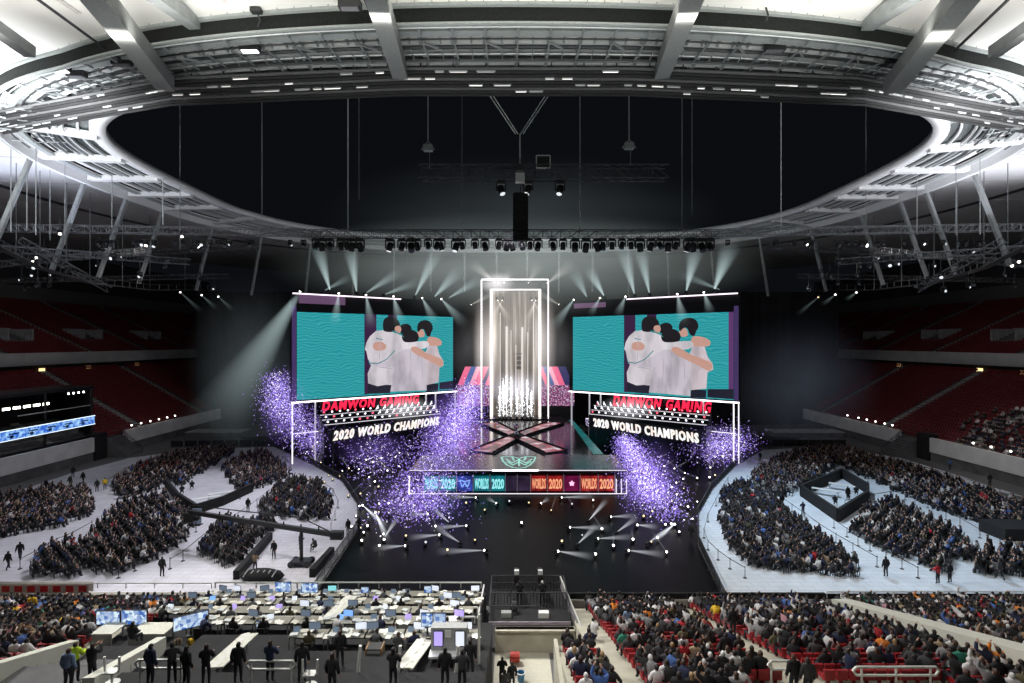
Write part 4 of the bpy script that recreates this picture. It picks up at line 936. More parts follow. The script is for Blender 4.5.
dk = mat('truss_alloy_dim', (0.17, 0.175, 0.18), 0.4, 0.6, var=0.1)
dk2 = mat('truss_alloy', (0.36, 0.37, 0.38), 0.4, 0.6, var=0.1)
YM = 74.0
zm = P(0, 233, YM).z
mainL, mainR, mainC = P(-20, 229, YM), P(1044, 229, YM), None
truss(P(-60, 227, YM), P(308, 233, YM), 1.0, 'long front lighting truss, outer length by the ribbon sign booth', dk2)
truss(P(310, 234, YM), P(722, 234, YM), 1.1, 'long middle lighting truss above the stage lined with black moving heads', dk)
truss(P(724, 233, YM), P(1090, 226, YM), 1.0, 'long front lighting truss, outer length away from the ribbon sign booth', dk2)
rs = random.Random(77)
hx = [316, 322, 330, 341, 347, 352, 360, 390, 402, 411, 417, 428, 437, 441, 456, 462, 475, 485, 499, 507, 512, 522, 530, 538, 553, 563, 575, 586, 597, 603, 612, 622, 631, 640, 651, 660, 668, 676, 688, 693, 702, 710]
for i, x in enumerate(hx):
    p = P(x, 238.5, YM + rs.uniform(-.4, .4)); aim = V((rs.uniform(-.3, .3), rs.uniform(-.6, .6), -1))
    moving_head(p, aim, 'black moving head under the middle truss above the stage, %s from the booth side' % nth(i + 1), 'moving heads under the middle truss', mh_dim if rs.random() < .12 else mh_off, rs.uniform(1.6, 2.1), True)
k = 0
for x in sorted([rs.uniform(60, 305) for _ in range(26)] + [rs.uniform(725, 1015) for _ in range(28)]):
    k += 1; p = P(x, 240.0, YM + rs.uniform(-.4, .4)); on = rs.random() < 0.35
    moving_head(p, (rs.uniform(-.8, .8), rs.uniform(-1, .2), -rs.uniform(.2, 1)), 'moving head under an outer truss length, %s along from the booth end, %s' % (nth(k), 'lit' if on else 'unlit'), 'moving heads under the outer trusses', mh_on if (on and rs.random() < .5) else (mh_dim if on else mh_off), rs.uniform(0.8, 1.3), True)
# secondary side grids
side_tr = [((-40,246),(190,262),66),((-40,268),(150,250),72),((60,258),(260,246),84),((20,240),(110,290),64),((-60,282),(230,276),90),
           ((1064,246),(836,262),66),((1064,268),(876,250),72),((966,258),(766,246),84),((1004,240),(916,290),64),((1084,282),(796,276),90)]
for i, (a, e, Y) in enumerate(side_tr):
    truss(P(*a, Y), P(*e, Y + 6), 0.8, 'dim side grid truss below the roof %s, %s of five' % ('near the ribbon sign booth' if i < 5 else 'opposite the ribbon sign booth', nth(i % 5 + 1)), dk, 0.05, 'side grid trusses')
k = 0
for i in range(62):
    left = i < 31
    x = rs.uniform(0, 215) if left else rs.uniform(800, 1024); y = rs.uniform(244, 288); Y = rs.uniform(62, 88); p = P(x, y, Y); k += 1
    on = rs.random() < 0.3
    t, _ = moving_head(p, (rs.uniform(-.8, .8), -1, -rs.uniform(.1, .9)), 'small %s lamp on the dim side grid %s, %s from the booth end' % ('lit' if on else 'dark', 'near the booth' if left else 'opposite the booth', nth(k)), 'lamps on the side grids', mh_dim if on else mh_off, rs.uniform(0.6, 1.1), True)
    MB().tube((0, 0, 0), (0, 0, 1.6), 0.04).build('clamp_pole', M['steel_d'], t)
for i, (x, y, Y) in enumerate(((33, 258, 70), (36, 254, 70), (1012, 262, 70), (1019, 258, 70), (60, 230, 70), (182, 233, 74))):
    p = P(x, y, Y)
    t, _ = moving_head(p, V((0, 0, 21)) - p, 'bright white lamp facing out from the side grid, %s from the booth end' % nth(i + 1), 'bright lamps on the side grids', mh_on, 0.9, True)
    MB().tube((0, 0, 0), (0, 0, 1.6), 0.04).build('clamp_pole', M['steel_d'], t)
# upper truss with bridle, hoists, black line array
YU = 66.0
t = truss(P(420, 173, YU), P(667, 173, YU), 1.7, 'upper black truss hung on a Y-shaped cable bridle over the dark opening', mat('truss_black', (0.12, 0.12, 0.125), 0.4, 0.5), 0.07)
top = P(520, 137, YU)
for i, (x0, x1) in enumerate(((466, 515.5), (470, 518), (572, 523), (568, 520.5))):
    cable('bridle_cable', [P(x0, 60, YU - 4), P(x1, 134, YU)], 0.07, 'slanting pale bridle cable above the upper truss, %s from the booth side' % nth((1, 2, 4, 3)[i]), 'bridle cables', M['steel_l'])
cable('bridle_cable', [top + V((0, 0, 0.4)), P(520, 166, YU)], 0.10, 'short upright cable below the meeting point of the bridle', None, M['steel_l'])
t = thing('chain_hoist', 'pale chain hoist at the middle of the upper truss', 'hoist', P(520, 175, YU - 1.1))
MB().box((-0.6, -0.3, -1.0), (0.6, 0.3, 0.2)).build('motor', M['steel_l'], t); MB().box((-0.45, -0.3, 0.5), (0.45, 0.3, 1.4)).build('block', M['steel_d'], t); MB().tube((0, 0, -1.2), (0, 0, 2.2), 0.06).build('chain', M['chrome'], t)
t = thing('control_box', 'small square frame box standing on the upper truss beside the middle hoist', 'box', P(543, 163, YU))
b = MB()
for q in ((-0.9, -0.9), (0.9, -0.9)): b.bar((q[0], -0.5, -0.8), (q[0], -0.5, 0.8), 0.12, 0.12)
b.bar((-0.9, -0.5, -0.8), (0.9, -0.5, -0.8), 0.12, 0.12); b.bar((-0.9, -0.5, 0.8), (0.9, -0.5, 0.8), 0.12, 0.12); b.build('frame', M['steel_l'], t); MB().box((-0.8, -0.4, -0.7), (0.8, 0.3, 0.7)).build('case', M['blackplastic'], t)
for i, x in enumerate((501, 528, 560)):
    moving_head(P(x, 181, YU), (rs.uniform(-.4, .4), -.3, -1), 'large black moving head under the upper truss, %s of three' % nth(i + 1), 'moving heads under the upper truss', mh_dim, 1.9, True)
t = thing('line_array', 'tall black line array of speaker cabinets hanging below the upper truss', 'speaker', P(520.5, 194, YU))
for k in range(10): MB().box((-1.0, -0.5, -(k + 1) * 0.62), (1.0, 0.5, -k * 0.62 - 0.06)).build('cabinet', M['black'], t)
MB().box((-0.9, -0.4, -0.06), (0.9, 0.4, 0.1)).build('hanging_bumper', M['black'], t); MB().tube((0, 0, 0.1), (0, 0, 1.6), 0.05).build('chain', M['steel_d'], t)
for i, (x, y) in enumerate(((428, 148), (629, 146))):
    t = thing('hoist_motor', 'small dark hoist above the end of the upper truss, ' + ('booth side' if i == 0 else 'away from the booth'), 'hoist', P(x, y, YU))
    MB().box((-0.6, -0.4, -0.4), (0.6, 0.4, 0.4)).build('motor', M['steel'], t); MB().path([V((-0.9, 0, -0.2)), V((0, 0, 0.9)), V((0.9, 0, -0.2)), V((-0.9, 0, -0.2))], 0.06).build('hook', M['steel'], t)
    MB().tube((0, 0, 0.9), (0, 0, 12.5), 0.06).build('cable', M['steel_l'], t); MB().tube((0.2, 0, -0.4), (0.2, 0, -2.6), 0.05).build('chain', M['steel'], t)
vx = [(180, 250, 74, .05), (262, 215, 80, .05), (348, 234, 74, .09), (359, 200, 80, .04), (462, 225, 74, .04), (580, 233, 74, .06), (682, 232, 78, .05), (692, 215, 74, .04), (781, 230, 74, .06), (866, 225, 74, .05), (11, 232, 60, .05), (27, 230, 60, .05), (36, 235, 60, .05), (50, 240, 64, .04), (65, 245, 64, .04), (112, 230, 64, .05), (163, 225, 70, .07), (956, 235, 64, .04), (980, 235, 62, .04), (917, 235, 68, .05)]
for i, (x, y, Y, r) in enumerate(vx):
    a = P(x, y, Y); ztop = 44.3 if (x < 70 or x > 950 or x in (112, 163, 917)) else 62.0
    cable('hanging_cable', [a, V((a.x, a.y, ztop))], r, 'thin upright rigging cable, %s across the arena from the booth side' % nth(sorted(v[0] for v in vx).index(x) + 1), 'upright rigging cables', M['steel_l'] if r > .055 else M['steel'])
for i, Y in enumerate((66, 74, 79)): cable('span_cable', [V((-60, Y, 62)), V((60, Y, 62))], 0.12, 'horizontal span cable high above the roof opening, %s from the cameras' % nth(i + 1))
# curved catwalk beneath the side roofs
for s_ in (-1, 1):
    pts = [P(512 + s_ * (512 - x), y, Y) for x, y, Y in ((-10, 243, 62), (40, 268, 68), (90, 283, 78), (150, 290, 92), (215, 290, 108))]
    t = thing('catwalk', 'dim curved service catwalk below the roof ' + ('near the ribbon sign booth' if s_ < 0 else 'opposite the ribbon sign booth'), 'catwalk', (0, 0, 0))
    b = MB()
    for a, e in zip(pts, pts[1:]): b.bar(a, e, 1.2, 0.12)
    b.build('walkway', dk, t); b = MB(); up = V((0, 0, 1.0))
    for a, e in zip(pts, pts[1:]):
        b.tube(a + up, e + up, 0.05)
        for j in range(8): b.tube(a.lerp(e, j / 8), a.lerp(e, j / 8) + up, 0.04)
    b.build('railing', dk, t)
    for a, e in zip(pts, pts[1:]):
        for j in range(2): q = a.lerp(e, j / 2); MB().tube(q + up, V((q.x, q.y, 44.2)), 0.05).build('hanger', dk, t)

# ================================================================== CONFETTI AND HAZE
def haze_material():  # haze glows by itself, the lamp light on it put into its emission
    m = bpy.data.materials.new('glowing_haze'); m.use_nodes = True; n, l = m.node_tree.nodes, m.node_tree.links
    n.remove(n['Principled BSDF']); tc = n.new('ShaderNodeTexCoord'); ln = n.new('ShaderNodeVectorMath'); ln.operation = 'LENGTH'; l.new(tc.outputs['Object'], ln.inputs[0])
    nz = n.new('ShaderNodeTexNoise'); nz.inputs['Scale'].default_value = 1.8; nz.inputs['Detail'].default_value = 2; l.new(tc.outputs['Object'], nz.inputs['Vector'])
    s1 = n.new('ShaderNodeMath'); s1.operation = 'SUBTRACT'; s1.inputs[0].default_value = 1; s1.use_clamp = True; l.new(ln.outputs['Value'], s1.inputs[1])
    pw = n.new('ShaderNodeMath'); pw.operation = 'POWER'; pw.inputs[1].default_value = 1.4; l.new(s1.outputs[0], pw.inputs[0])
    ml = n.new('ShaderNodeMath'); ml.operation = 'MULTIPLY'; l.new(pw.outputs[0], ml.inputs[0]); l.new(nz.outputs['Fac'], ml.inputs[1])
    oi = n.new('ShaderNodeObjectInfo'); e = n.new('ShaderNodeEmission'); l.new(oi.outputs['Color'], e.inputs['Color']); l.new(ml.outputs[0], e.inputs['Strength']); l.new(e.outputs[0], n['Material Output'].inputs['Volume']); return m
b = MB(); b.ball((0, 0, 0), 1.0, 16, 10); HAZE = b.mesh('haze', haze_material())
def haze(c, r, col, bright, lab, rot=None):
    o = link('haze', HAZE, None, lab, 'haze', None, 'stuff', c); o.scale = r
    if rot: o.rotation_euler = rot
    k = bright / (min(r) * 0.45); o.color = (col[0] * k, col[1] * k, col[2] * k, 1); return o
haze(P(248, 370, 100), (13, 6, 20), (0.6, 0.72, 0.78), 0.06, 'grey glowing smoke beside the booth side screen')
haze(P(520, 265, 100), (52, 8, 11), (0.70, 0.80, 0.78), 0.34, 'pale lit haze hanging above the screens')
haze(P(515, 330, 106), (12, 4, 18), (0.75, 0.68, 0.62), 0.30, 'warm glowing haze around the light tower')
haze(P(520, 215, 108), (46, 6, 14), (0.55, 0.66, 0.72), 0.045, 'faint smoke drifting up into the dark opening')
haze(P(800, 385, 105), (18, 6, 16), (0.45, 0.52, 0.70), 0.05, 'faint bluish smoke beside the screen away from the booth')
for xp_, br_ in ((481.5, .5), (491.3, .75), (540, .6), (548.3, .3)):  # added glow volumes painting the glare round the bright columns
    haze(P(xp_, 345, YT - 1.2), (2.2, 1.2, 13), (1.0, .92, .88), br_, 'white glare haze round the tower light column, %s from the booth side' % nth({481.5: 1, 491.3: 2, 540: 3, 548.3: 4}[xp_]))
haze(P(497, 283, YT - 2), (4.5, 2, 3), (1, .94, .96), .8, 'glare haze at the tower top corner on the booth side')
haze(P(516, 388, 112), (9, 2.5, 4.5), (.85, .85, 1.0), .55, 'pale glare haze round the spark fountains')
haze(P(466, 350, 104), (5, 3, 8), (0.6, 0.6, 0.66), 0.08, 'grey smoke between the tower and the booth side screen')
haze(P(560, 350, 104), (5, 3, 8), (0.6, 0.6, 0.66), 0.08, 'grey smoke between the tower and the other screen')
haze(P(405, 408, 92), (6, 3, 2.6), (.95, .95, 1.0), .38, 'white glare haze over the lamp riser on the booth side'); haze(P(628, 408, 92), (6, 3, 2.6), (.95, .95, 1.0), .34, 'white glare haze over the lamp riser away from the booth')  # glare of the riser lamps painted as glowing volumes
rs = random.Random(15)
conf_m = [mat('confetti_violet', (0.22, 0.14, 0.52), 0.5, em=1.0, var=0, emcol=(0.27, 0.17, 0.70)), mat('confetti_lilac', (0.55, 0.45, 0.85), 0.5, em=1.1, var=0, emcol=(0.52, 0.40, 0.95)), mat('confetti_white', (0.85, 0.82, 0.95), 0.5, em=1.5, var=0, emcol=(0.9, 0.86, 1.0))]  # flecks glow on their own, stage light put into their colour
def plume(path, N, lab, s0=0.045, s1=0.10, tight=0.5):
    """path: list of (px, py, depth, half width px)"""
    vs, fs, mi = [], [], []
    for k in range(N):
        t = rs.random() * (len(path) - 1); i = min(int(t), len(path) - 2); u = t - i
        x = path[i][0] * (1 - u) + path[i + 1][0] * u; y = path[i][1] * (1 - u) + path[i + 1][1] * u; Y = path[i][2] * (1 - u) + path[i + 1][2] * u; w = path[i][3] * (1 - u) + path[i + 1][3] * u
        g = max(-1.6, min(1.6, rs.gauss(0, tight))); h = max(-1.6, min(1.6, rs.gauss(0, tight)))
        c = P(x, y, Y) + V((g * w / F * Y, h * w / F * Y, rs.gauss(0, 0.4 * w / F * Y)))
        if c.z < 0.1: continue
        a = V((rs.gauss(0, 1), rs.gauss(0, 1), rs.gauss(0, 1))).normalized(); bb = a.cross(V((rs.gauss(0, 1), rs.gauss(0, 1), rs.gauss(0, 1)))).normalized(); s_ = rs.uniform(s0, s1)
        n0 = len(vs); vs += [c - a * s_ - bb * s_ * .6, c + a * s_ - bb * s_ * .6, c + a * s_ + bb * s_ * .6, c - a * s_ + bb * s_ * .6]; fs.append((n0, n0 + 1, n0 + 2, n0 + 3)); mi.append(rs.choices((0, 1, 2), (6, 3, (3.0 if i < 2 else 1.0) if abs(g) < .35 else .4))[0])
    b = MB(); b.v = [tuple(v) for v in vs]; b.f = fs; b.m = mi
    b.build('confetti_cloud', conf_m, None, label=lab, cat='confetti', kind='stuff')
plume([(474,388,92,13),(462,415,84,22),(446,445,76,32),(430,480,68,40),(415,515,62,42),(400,555,57,28)], 16000, 'thick violet confetti burst falling over the stage deck on the booth side')
plume([(624,440,76,10),(640,470,70,24),(655,500,64,30),(672,540,57,20)], 9500, 'violet confetti burst falling beside the front deck, away from the booth')
plume([(276,378,86,14),(280,405,85,20),(305,432,86,24),(328,446,88,20)], 6000, 'violet confetti burst at the outer leg of the booth side screen')
plume([(375,445,80,34),(372,470,76,30)], 1100, 'thin violet confetti over the lamp field, booth side')
plume([(700,452,84,26),(740,440,88,20)], 3200, 'violet confetti by the outer leg of the screen away from the booth')
plume([(395,508,60,40),(440,520,58,34)], 1200, 'loose violet confetti over the black floor before the stage')
for (c, r, br, lab) in ((P(455,430,78), (6,4,9), .5, 'violet haze in the confetti over the booth side of the deck'), (P(418,512,62), (7,4,6), .24, 'violet haze low over the black floor, booth side'), (P(650,490,66), (5,4,8), .38, 'violet haze in the confetti beside the front deck'), (P(285,405,86), (5,4,8), .25, 'violet haze at the booth side screen leg'), (P(720,445,85), (6,4,4), .20, 'violet haze at the other screen leg'), (P(375,450,80), (7,4,3.5), .14, 'violet haze over the booth side lamp field')):
    haze(c, r, (0.34, 0.22, 0.85), br, lab)
# ================================================================== PEOPLE
# joints: name -> (x, y, z, rx, ry); facing +Y
def pose(kind):
    if kind.startswith('sit'):
        J = dict(pelvis=(0, 0, .50, .155, .12), spine=(0, .0, .72, .145, .11), chest=(0, .02, .94, .165, .12), neck=(0, .04, 1.09, .055, .055), head=(0, .06, 1.17, .07, .08),
                 shl=(-.17, .02, 1.02, .07, .07), shr=(.17, .02, 1.02, .07, .07), ell=(-.25, .08, .78, .054, .054), elr=(.25, .08, .78, .054, .054),
                 wrl=(-.15, .30, .70, .038, .038), wrr=(.15, .30, .70, .038, .038), hal=(-.12, .37, .70, .042, .03), har=(.12, .37, .70, .042, .03),
                 hil=(-.10, .06, .50, .095, .09), hir=(.10, .06, .50, .095, .09), knl=(-.14, .46, .51, .075, .07), knr=(.14, .46, .51, .075, .07),
                 anl=(-.14, .47, .10, .048, .048), anr=(.14, .47, .10, .048, .048), tol=(-.15, .62, .05, .045, .04), tor=(.15, .62, .05, .045, .04))
        if kind == 'sit_lean':
            for k, dy, dz in (('spine', .06, 0), ('chest', .18, -.05), ('neck', .27, -.06), ('head', .32, -.06), ('shl', .17, -.06), ('shr', .17, -.06), ('ell', .28, -.12), ('elr', .28, -.12), ('wrl', .18, -.06), ('wrr', .18, -.06), ('hal', .16, -.06), ('har', .16, -.06)):
                v = J[k]; J[k] = (v[0], v[1] + dy, v[2] + dz, v[3], v[4])
        if kind == 'sit_cheer':
            J['ell'] = (-.30, .12, 1.12, .054, .054); J['wrl'] = (-.22, .18, 1.36, .038, .038); J['hal'] = (-.20, .18, 1.44, .042, .03)
            J['elr'] = (.26, .24, .98, .054, .054); J['wrr'] = (.10, .32, 1.16, .038, .038); J['har'] = (.08, .34, 1.23, .042, .03)
        if kind == 'sit_turn':
            J['head'] = (.02, .05, 1.17, .07, .08); J['elr'] = (.32, .0, .80, .054, .054); J['wrr'] = (.36, .16, .66, .038, .038); J['har'] = (.36, .22, .64, .042, .03); J['shl'] = (-.16, .07, 1.02, .07, .07); J['shr'] = (.17, -.03, 1.02, .07, .07)
    else:
        J = dict(pelvis=(0, 0, .93, .15, .11), spine=(0, .0, 1.12, .135, .10), chest=(0, .01, 1.33, .165, .11), neck=(0, .02, 1.49, .055, .055), head=(0, .04, 1.57, .07, .08),
                 shl=(-.18, .01, 1.42, .07, .07), shr=(.18, .01, 1.42, .07, .07), ell=(-.25, -.02, 1.14, .053, .053), elr=(.25, -.02, 1.14, .053, .053),
                 wrl=(-.25, .08, .90, .037, .037), wrr=(.25, .08, .90, .037, .037), hal=(-.25, .11, .82, .04, .03), har=(.25, .11, .82, .04, .03),
                 hil=(-.095, 0, .90, .095, .09), hir=(.095, 0, .90, .095, .09), knl=(-.11, .03, .50, .072, .07), knr=(.11, .03, .50, .072, .07),
                 anl=(-.12, -.01, .10, .048, .048), anr=(.12, -.01, .10, .048, .048), tol=(-.14, .13, .05, .045, .04), tor=(.14, .13, .05, .045, .04))
        if kind == 'stand_work':
            J['ell'] = (-.27, .10, 1.16, .053, .053); J['wrl'] = (-.14, .33, 1.16, .037, .037); J['hal'] = (-.11, .41, 1.16, .04, .03)
            J['elr'] = (.27, .10, 1.16, .053, .053); J['wrr'] = (.14, .33, 1.20, .037, .037); J['har'] = (.11, .41, 1.21, .04, .03)
        if kind == 'stand_film':
            J['ell'] = (-.26, .16, 1.30, .053, .053); J['wrl'] = (-.12, .32, 1.48, .037, .037); J['hal'] = (-.09, .37, 1.54, .04, .03)
            J['elr'] = (.26, .16, 1.30, .053, .053); J['wrr'] = (.12, .32, 1.48, .037, .037); J['har'] = (.09, .37, 1.54, .04, .03)
        if kind == 'stand_walk':
            J['knl'] = (-.10, .18, .52, .072, .07); J['anl'] = (-.11, .22, .12, .048, .048); J['tol'] = (-.12, .36, .06, .045, .04)
            J['knr'] = (.10, -.06, .50, .072, .07); J['anr'] = (.11, -.28, .14, .048, .048); J['tor'] = (.12, -.16, .05, .045, .04)
            J['wrl'] = (-.27, -.12, .92, .037, .037); J['hal'] = (-.27, -.15, .85, .04, .03)
    return J
BONES = [('pelvis','spine','top'),('spine','chest','top'),('chest','neck','top'),('neck','head','skin'),('chest','shl','top'),('chest','shr','top'),('shl','ell','top'),('shr','elr','top'),('ell','wrl','top'),('elr','wrr','top'),('wrl','hal','skin'),('wrr','har','skin'),
         ('pelvis','hil','leg'),('pelvis','hir','leg'),('hil','knl','leg'),('hir','knr','leg'),('knl','anl','leg'),('knr','anr','leg'),('anl','tol','shoe'),('anr','tor','shoe')]
def seg_dist(p, a, b):
    ab = b - a; t = max(0, min(1, (p - a).dot(ab) / max(1e-9, ab.dot(ab)))); return (p - a - ab * t).length
def skin_body(kind, sub):
    J = pose(kind); names = list(J); me = bpy.data.meshes.new('tmp')
    me.from_pydata([J[k][:3] for k in names], [(names.index(a), names.index(b)) for a, b, _ in BONES], [])
    ob = bpy.data.objects.new('tmp', me); COL.objects.link(ob)
    md = ob.modifiers.new('s', 'SKIN'); md.use_smooth_shade = True
    for i, k in enumerate(names):
        sv = me.skin_vertices[0].data[i]; sv.radius = J[k][3:5]; sv.use_root = (k == 'pelvis')
    if sub: ob.modifiers.new('u', 'SUBSURF').levels = sub
    dg = bpy.context.evaluated_depsgraph_get(); e = ob.evaluated_get(dg); m2 = e.to_mesh()
    vs = [v.co.copy() for v in m2.vertices]; ns = [v.normal.copy() for v in m2.vertices]; fs = [tuple(p.vertices) for p in m2.polygons]
    e.to_mesh_clear(); bpy.data.objects.remove(ob); bpy.data.meshes.remove(me)
    zone = []
    for f in fs:
        c = sum((vs[i] for i in f), V()) / len(f)
        zone.append(min(BONES, key=lambda q: seg_dist(c, V(J[q[0]][:3]), V(J[q[1]][:3])) - 0.5 * (J[q[0]][3] + J[q[1]][3]) / 2)[2])
    return J, vs, ns, fs, zone
SKIN_M = mat('skin', (0.55, 0.33, 0.24), 0.6, var=0.05)
HAIRS = {'black': mat('hair_black', (0.012, 0.010, 0.010), 0.5, var=0.2), 'brown': mat('hair_brown', (0.06, 0.03, 0.018), 0.5, var=0.2), 'dark': mat('hair_dark_brown', (0.03, 0.018, 0.014), 0.5, var=0.2), 'white-capped': mat('cap_white', (0.65, 0.65, 0.65), 0.7), 'blond': mat('hair_blond', (0.30, 0.19, 0.09), 0.5)}
CLOTH = {'black': (0.012, 0.012, 0.014), 'charcoal': (0.045, 0.045, 0.05), 'navy': (0.015, 0.022, 0.06), 'white': (0.66, 0.65, 0.66), 'grey': (0.22, 0.22, 0.23), 'red': (0.40, 0.02, 0.03), 'orange': (0.70, 0.22, 0.03), 'olive': (0.10, 0.09, 0.045), 'tan': (0.34, 0.25, 0.16), 'blue': (0.06, 0.13, 0.36), 'pink': (0.55, 0.28, 0.33), 'green': (0.03, 0.22, 0.15), 'yellow': (0.75, 0.48, 0.03), 'lime': (0.55, 0.75, 0.03), 'denim': (0.16, 0.23, 0.36)}
CM = {k: mat('cloth_' + k, v, 0.85, var=0.2, scale=5) for k, v in CLOTH.items()}
PANTS = mat('trousers_dark', (0.02, 0.02, 0.028), 0.85); SHOE = mat('shoe_dark', (0.03, 0.03, 0.03), 0.6)
def hairmesh(h, long_, name, nu=10, nv=7):
    b = MB(); b.ball((h[0], h[1] - .012, h[2] + .012), (.088, .106, .112), nu, nv); vs = []
    out = MB(); keep = {}
    for f in b.f:
        c = sum((V(b.v[i]) for i in f), V()) / len(f)
        dx, dy, dz = c.x - h[0], c.y - h[1], c.z - h[2]
        if dz > 0.045 or dy < 0.02 and dz > (-0.12 if long_ else -0.055): out.f.append(f); out.m.append(0)
    out.v = b.v
    if long_: out.ball((h[0], h[1] - .07, h[2] - .10), (.085, .05, .14), 8, 5)
    return out
def person_meshes(kind, detailed=True):
    J, vs, ns, fs, zone = skin_body(kind, 1 if detailed else 0)
    zi = {'skin': 0, 'top': 1, 'leg': 2, 'shoe': 3}
    b = MB(); b.v = [tuple(v) for v in vs]; b.f = fs; b.m = [zi[z] for z in zone]
    h = V(J['head'][:3]) + V((0, .0, .035))
    if detailed:
        b.ball(h, (.078, .096, .118), 12, 9, 0)
        b.ball(h + V((0, .10, -.015)), (.014, .022, .022), 6, 4, 0)
        for s in (-1, 1):
            b.ball(h + V((s * .08, -.005, -.01)), (.014, .024, .034), 6, 4, 0)
            b.ball(h + V((s * .03, .086, .012)), (.014, .010, .009), 6, 4, 3)
            b.ball(h + V((0, .088, -.055)), (.026, .010, .007), 6, 4, 1)
            hd = V(J['hal' if s < 0 else 'har'][:3]); wr = V(J['wrl' if s < 0 else 'wrr'][:3]); d = (hd - wr).normalized()
            sd = d.cross(V((0, 0, 1)));  sd = V((1, 0, 0)) if sd.length < .2 else sd.normalized(); up = sd.cross(d).normalized()
            for k, L in enumerate((.060, .075, .080, .068)):
                o = hd + d * .01 + sd * (k - 1.5) * .019; k1 = o + d * L * .6 - up * .008; k2 = k1 + d * L * .45 - up * .03
                b.tube(o, k1, .0095, .0085, 5, 0); b.tube(k1, k2, .0085, .007, 5, 0)
            o = hd - d * .03 + sd * (-s) * .035; k1 = o + d * .035 + sd * (-s) * .025; b.tube(o, k1, .012, .010, 5, 0); b.tube(k1, k1 + d * .03, .010, .008, 5, 0)
    else:
        b.ball(h, (.082, .10, .12), 6, 5, 0)
    # jacket as an offset shell
    jk = MB(); used = {}
    for f, z in zip(fs, zone):
        if z == 'top':
            g = []
            for i in f:
                if i not in used: used[i] = len(jk.v); jk.v.append(tuple(vs[i] + ns[i] * 0.022))
                g.append(used[i])
            jk.f.append(tuple(g)); jk.m.append(0)
    # collar and hem
    ck = V(J['neck'][:3]); jk.lathe([(.075, -.05), (.085, .0), (.07, .015)], 10, ck)
    return b, jk, h
# near spectators: body (shared mesh, trousers/shirt inside), jacket and hair as children
DETAIL = {}
def detail(kind):
    if kind not in DETAIL:
        b, jk, h = person_meshes(kind, True)
        DETAIL[kind] = dict(body=b.mesh('body_' + kind, [SKIN_M, CM['grey'], PANTS, SHOE], True), jk=jk, h=h, jm={}, hm={})
    return DETAIL[kind]
def person(name, label, kind, loc, rz, top, hair, long_=False, s=1.0, group=None, cat='person'):
    D = detail(kind)
    o = link(name, D['body'], None, label, cat, group, None, loc, (0, 0, rz)); o.scale = (s, s, s)
    if top not in D['jm']: D['jm'][top] = D['jk'].mesh('jacket_%s_%s' % (kind, top), CM[top], True)
    hk = (hair, long_)
    if hk not in D['hm']: D['hm'][hk] = hairmesh(D['h'], long_, 'hair').mesh('hair_%s' % hair, HAIRS[hair], True)
    link('jacket', D['jm'][top], o); link('hair', D['hm'][hk], o)
    return o
# distant crowd prototypes: one mesh per figure; faces: 0 skin 1 top 2 trousers 3 shoe 4 hair
LOWP = {}
def low(kind):
    if kind not in LOWP:
        b, jk, h = person_meshes(kind, False)
        hm = hairmesh(h, False, 'h', 6, 5); used = sorted({i for f in hm.f for i in f}); mp = {q: i for i, q in enumerate(used)}
        b.add([hm.v[i] for i in used], [tuple(mp[i] for i in f) for f in hm.f], 4)
        LOWP[kind] = (np.array(b.v), b.f, b.m)
    return LOWP[kind]
CROWD_TOPS = ['black', 'charcoal', 'navy', 'white', 'grey', 'red', 'orange', 'olive', 'tan', 'blue', 'pink', 'green', 'yellow']
CROWD_MATS = [SKIN_M, PANTS, SHOE, HAIRS['black'], HAIRS['dark']] + [CM[k] for k in CROWD_TOPS]
def crowd_map(top, hair=3): return [0, 5 + CROWD_TOPS.index(top), 1, 2, hair]
LOW_SINGLE = {}
def low_single(kind, top):
    if (kind, top) not in LOW_SINGLE:
        pv, pf, pm = low(kind); b = MB(); b.v = [tuple(v) for v in pv]; b.f = pf; b.m = pm
        LOW_SINGLE[(kind, top)] = b.mesh('guest_%s_%s' % (kind, top), [SKIN_M, CM[top], PANTS, SHOE, HAIRS['black']], True)
    return LOW_SINGLE[(kind, top)]

# ================================================================== FRONT STAND
ROWD, RISE = 0.85, 0.289
def fz(Y): return 0.10 + 0.34 * (39 - Y)
def row_y(k): return 38.2 - ROWD * k
def row_z(k): return 0.10 + RISE * (k + 0.9)
NROW = 24
def terrace(x0, x1, k0=0, k1=NROW):
    b = MB()
    for k in range(k0, k1): b.box((x0, row_y(k) - ROWD * 0.5, 0.0), (x1, row_y(k) + ROWD * 0.5, row_z(k)))
    return struct('floor_front_terrace', b, M['tan'])
terrace(4.3, 52); terrace(2.5, 4.3, 13, NROW); terrace(-52, -23.3)
AX = [(4.3, 5.5), (12.2, 13.4)]           # aisles of the section beside the camera platform
rp = random.Random(101)
seatb = MB()
pts = [(-.23, .82), (-.23, .46), (-.20, .42)]
seatb.box((-.23, -.24, .40), (.23, .22, .46)); seatb.box((-.23, -.30, .44), (.23, -.23, .84)); seatb.box((-.24, -.31, .78), (.24, -.22, .88)); seatb.box((-.05, -.22, 0), (.05, -.10, .42)); seatb.box((-.26, -.25, .58), (-.23, .12, .63)); seatb.box((.23, -.25, .58), (.26, .12, .63))
SEAT_ME = seatb.mesh('stadium_seat', M['red']); SEAT_NP = (np.array(seatb.v), seatb.f, seatb.m)
TOPW = [('black', 46), ('charcoal', 16), ('navy', 9), ('white', 13), ('grey', 6), ('red', 3), ('orange', 2), ('olive', 3), ('tan', 3), ('blue', 3), ('pink', 2), ('green', 1), ('yellow', 1)]
def pick_top(): return rp.choices([a for a, _ in TOPW], [w for _, w in TOPW])[0]
slots = []          # (k, x, block, seat number)
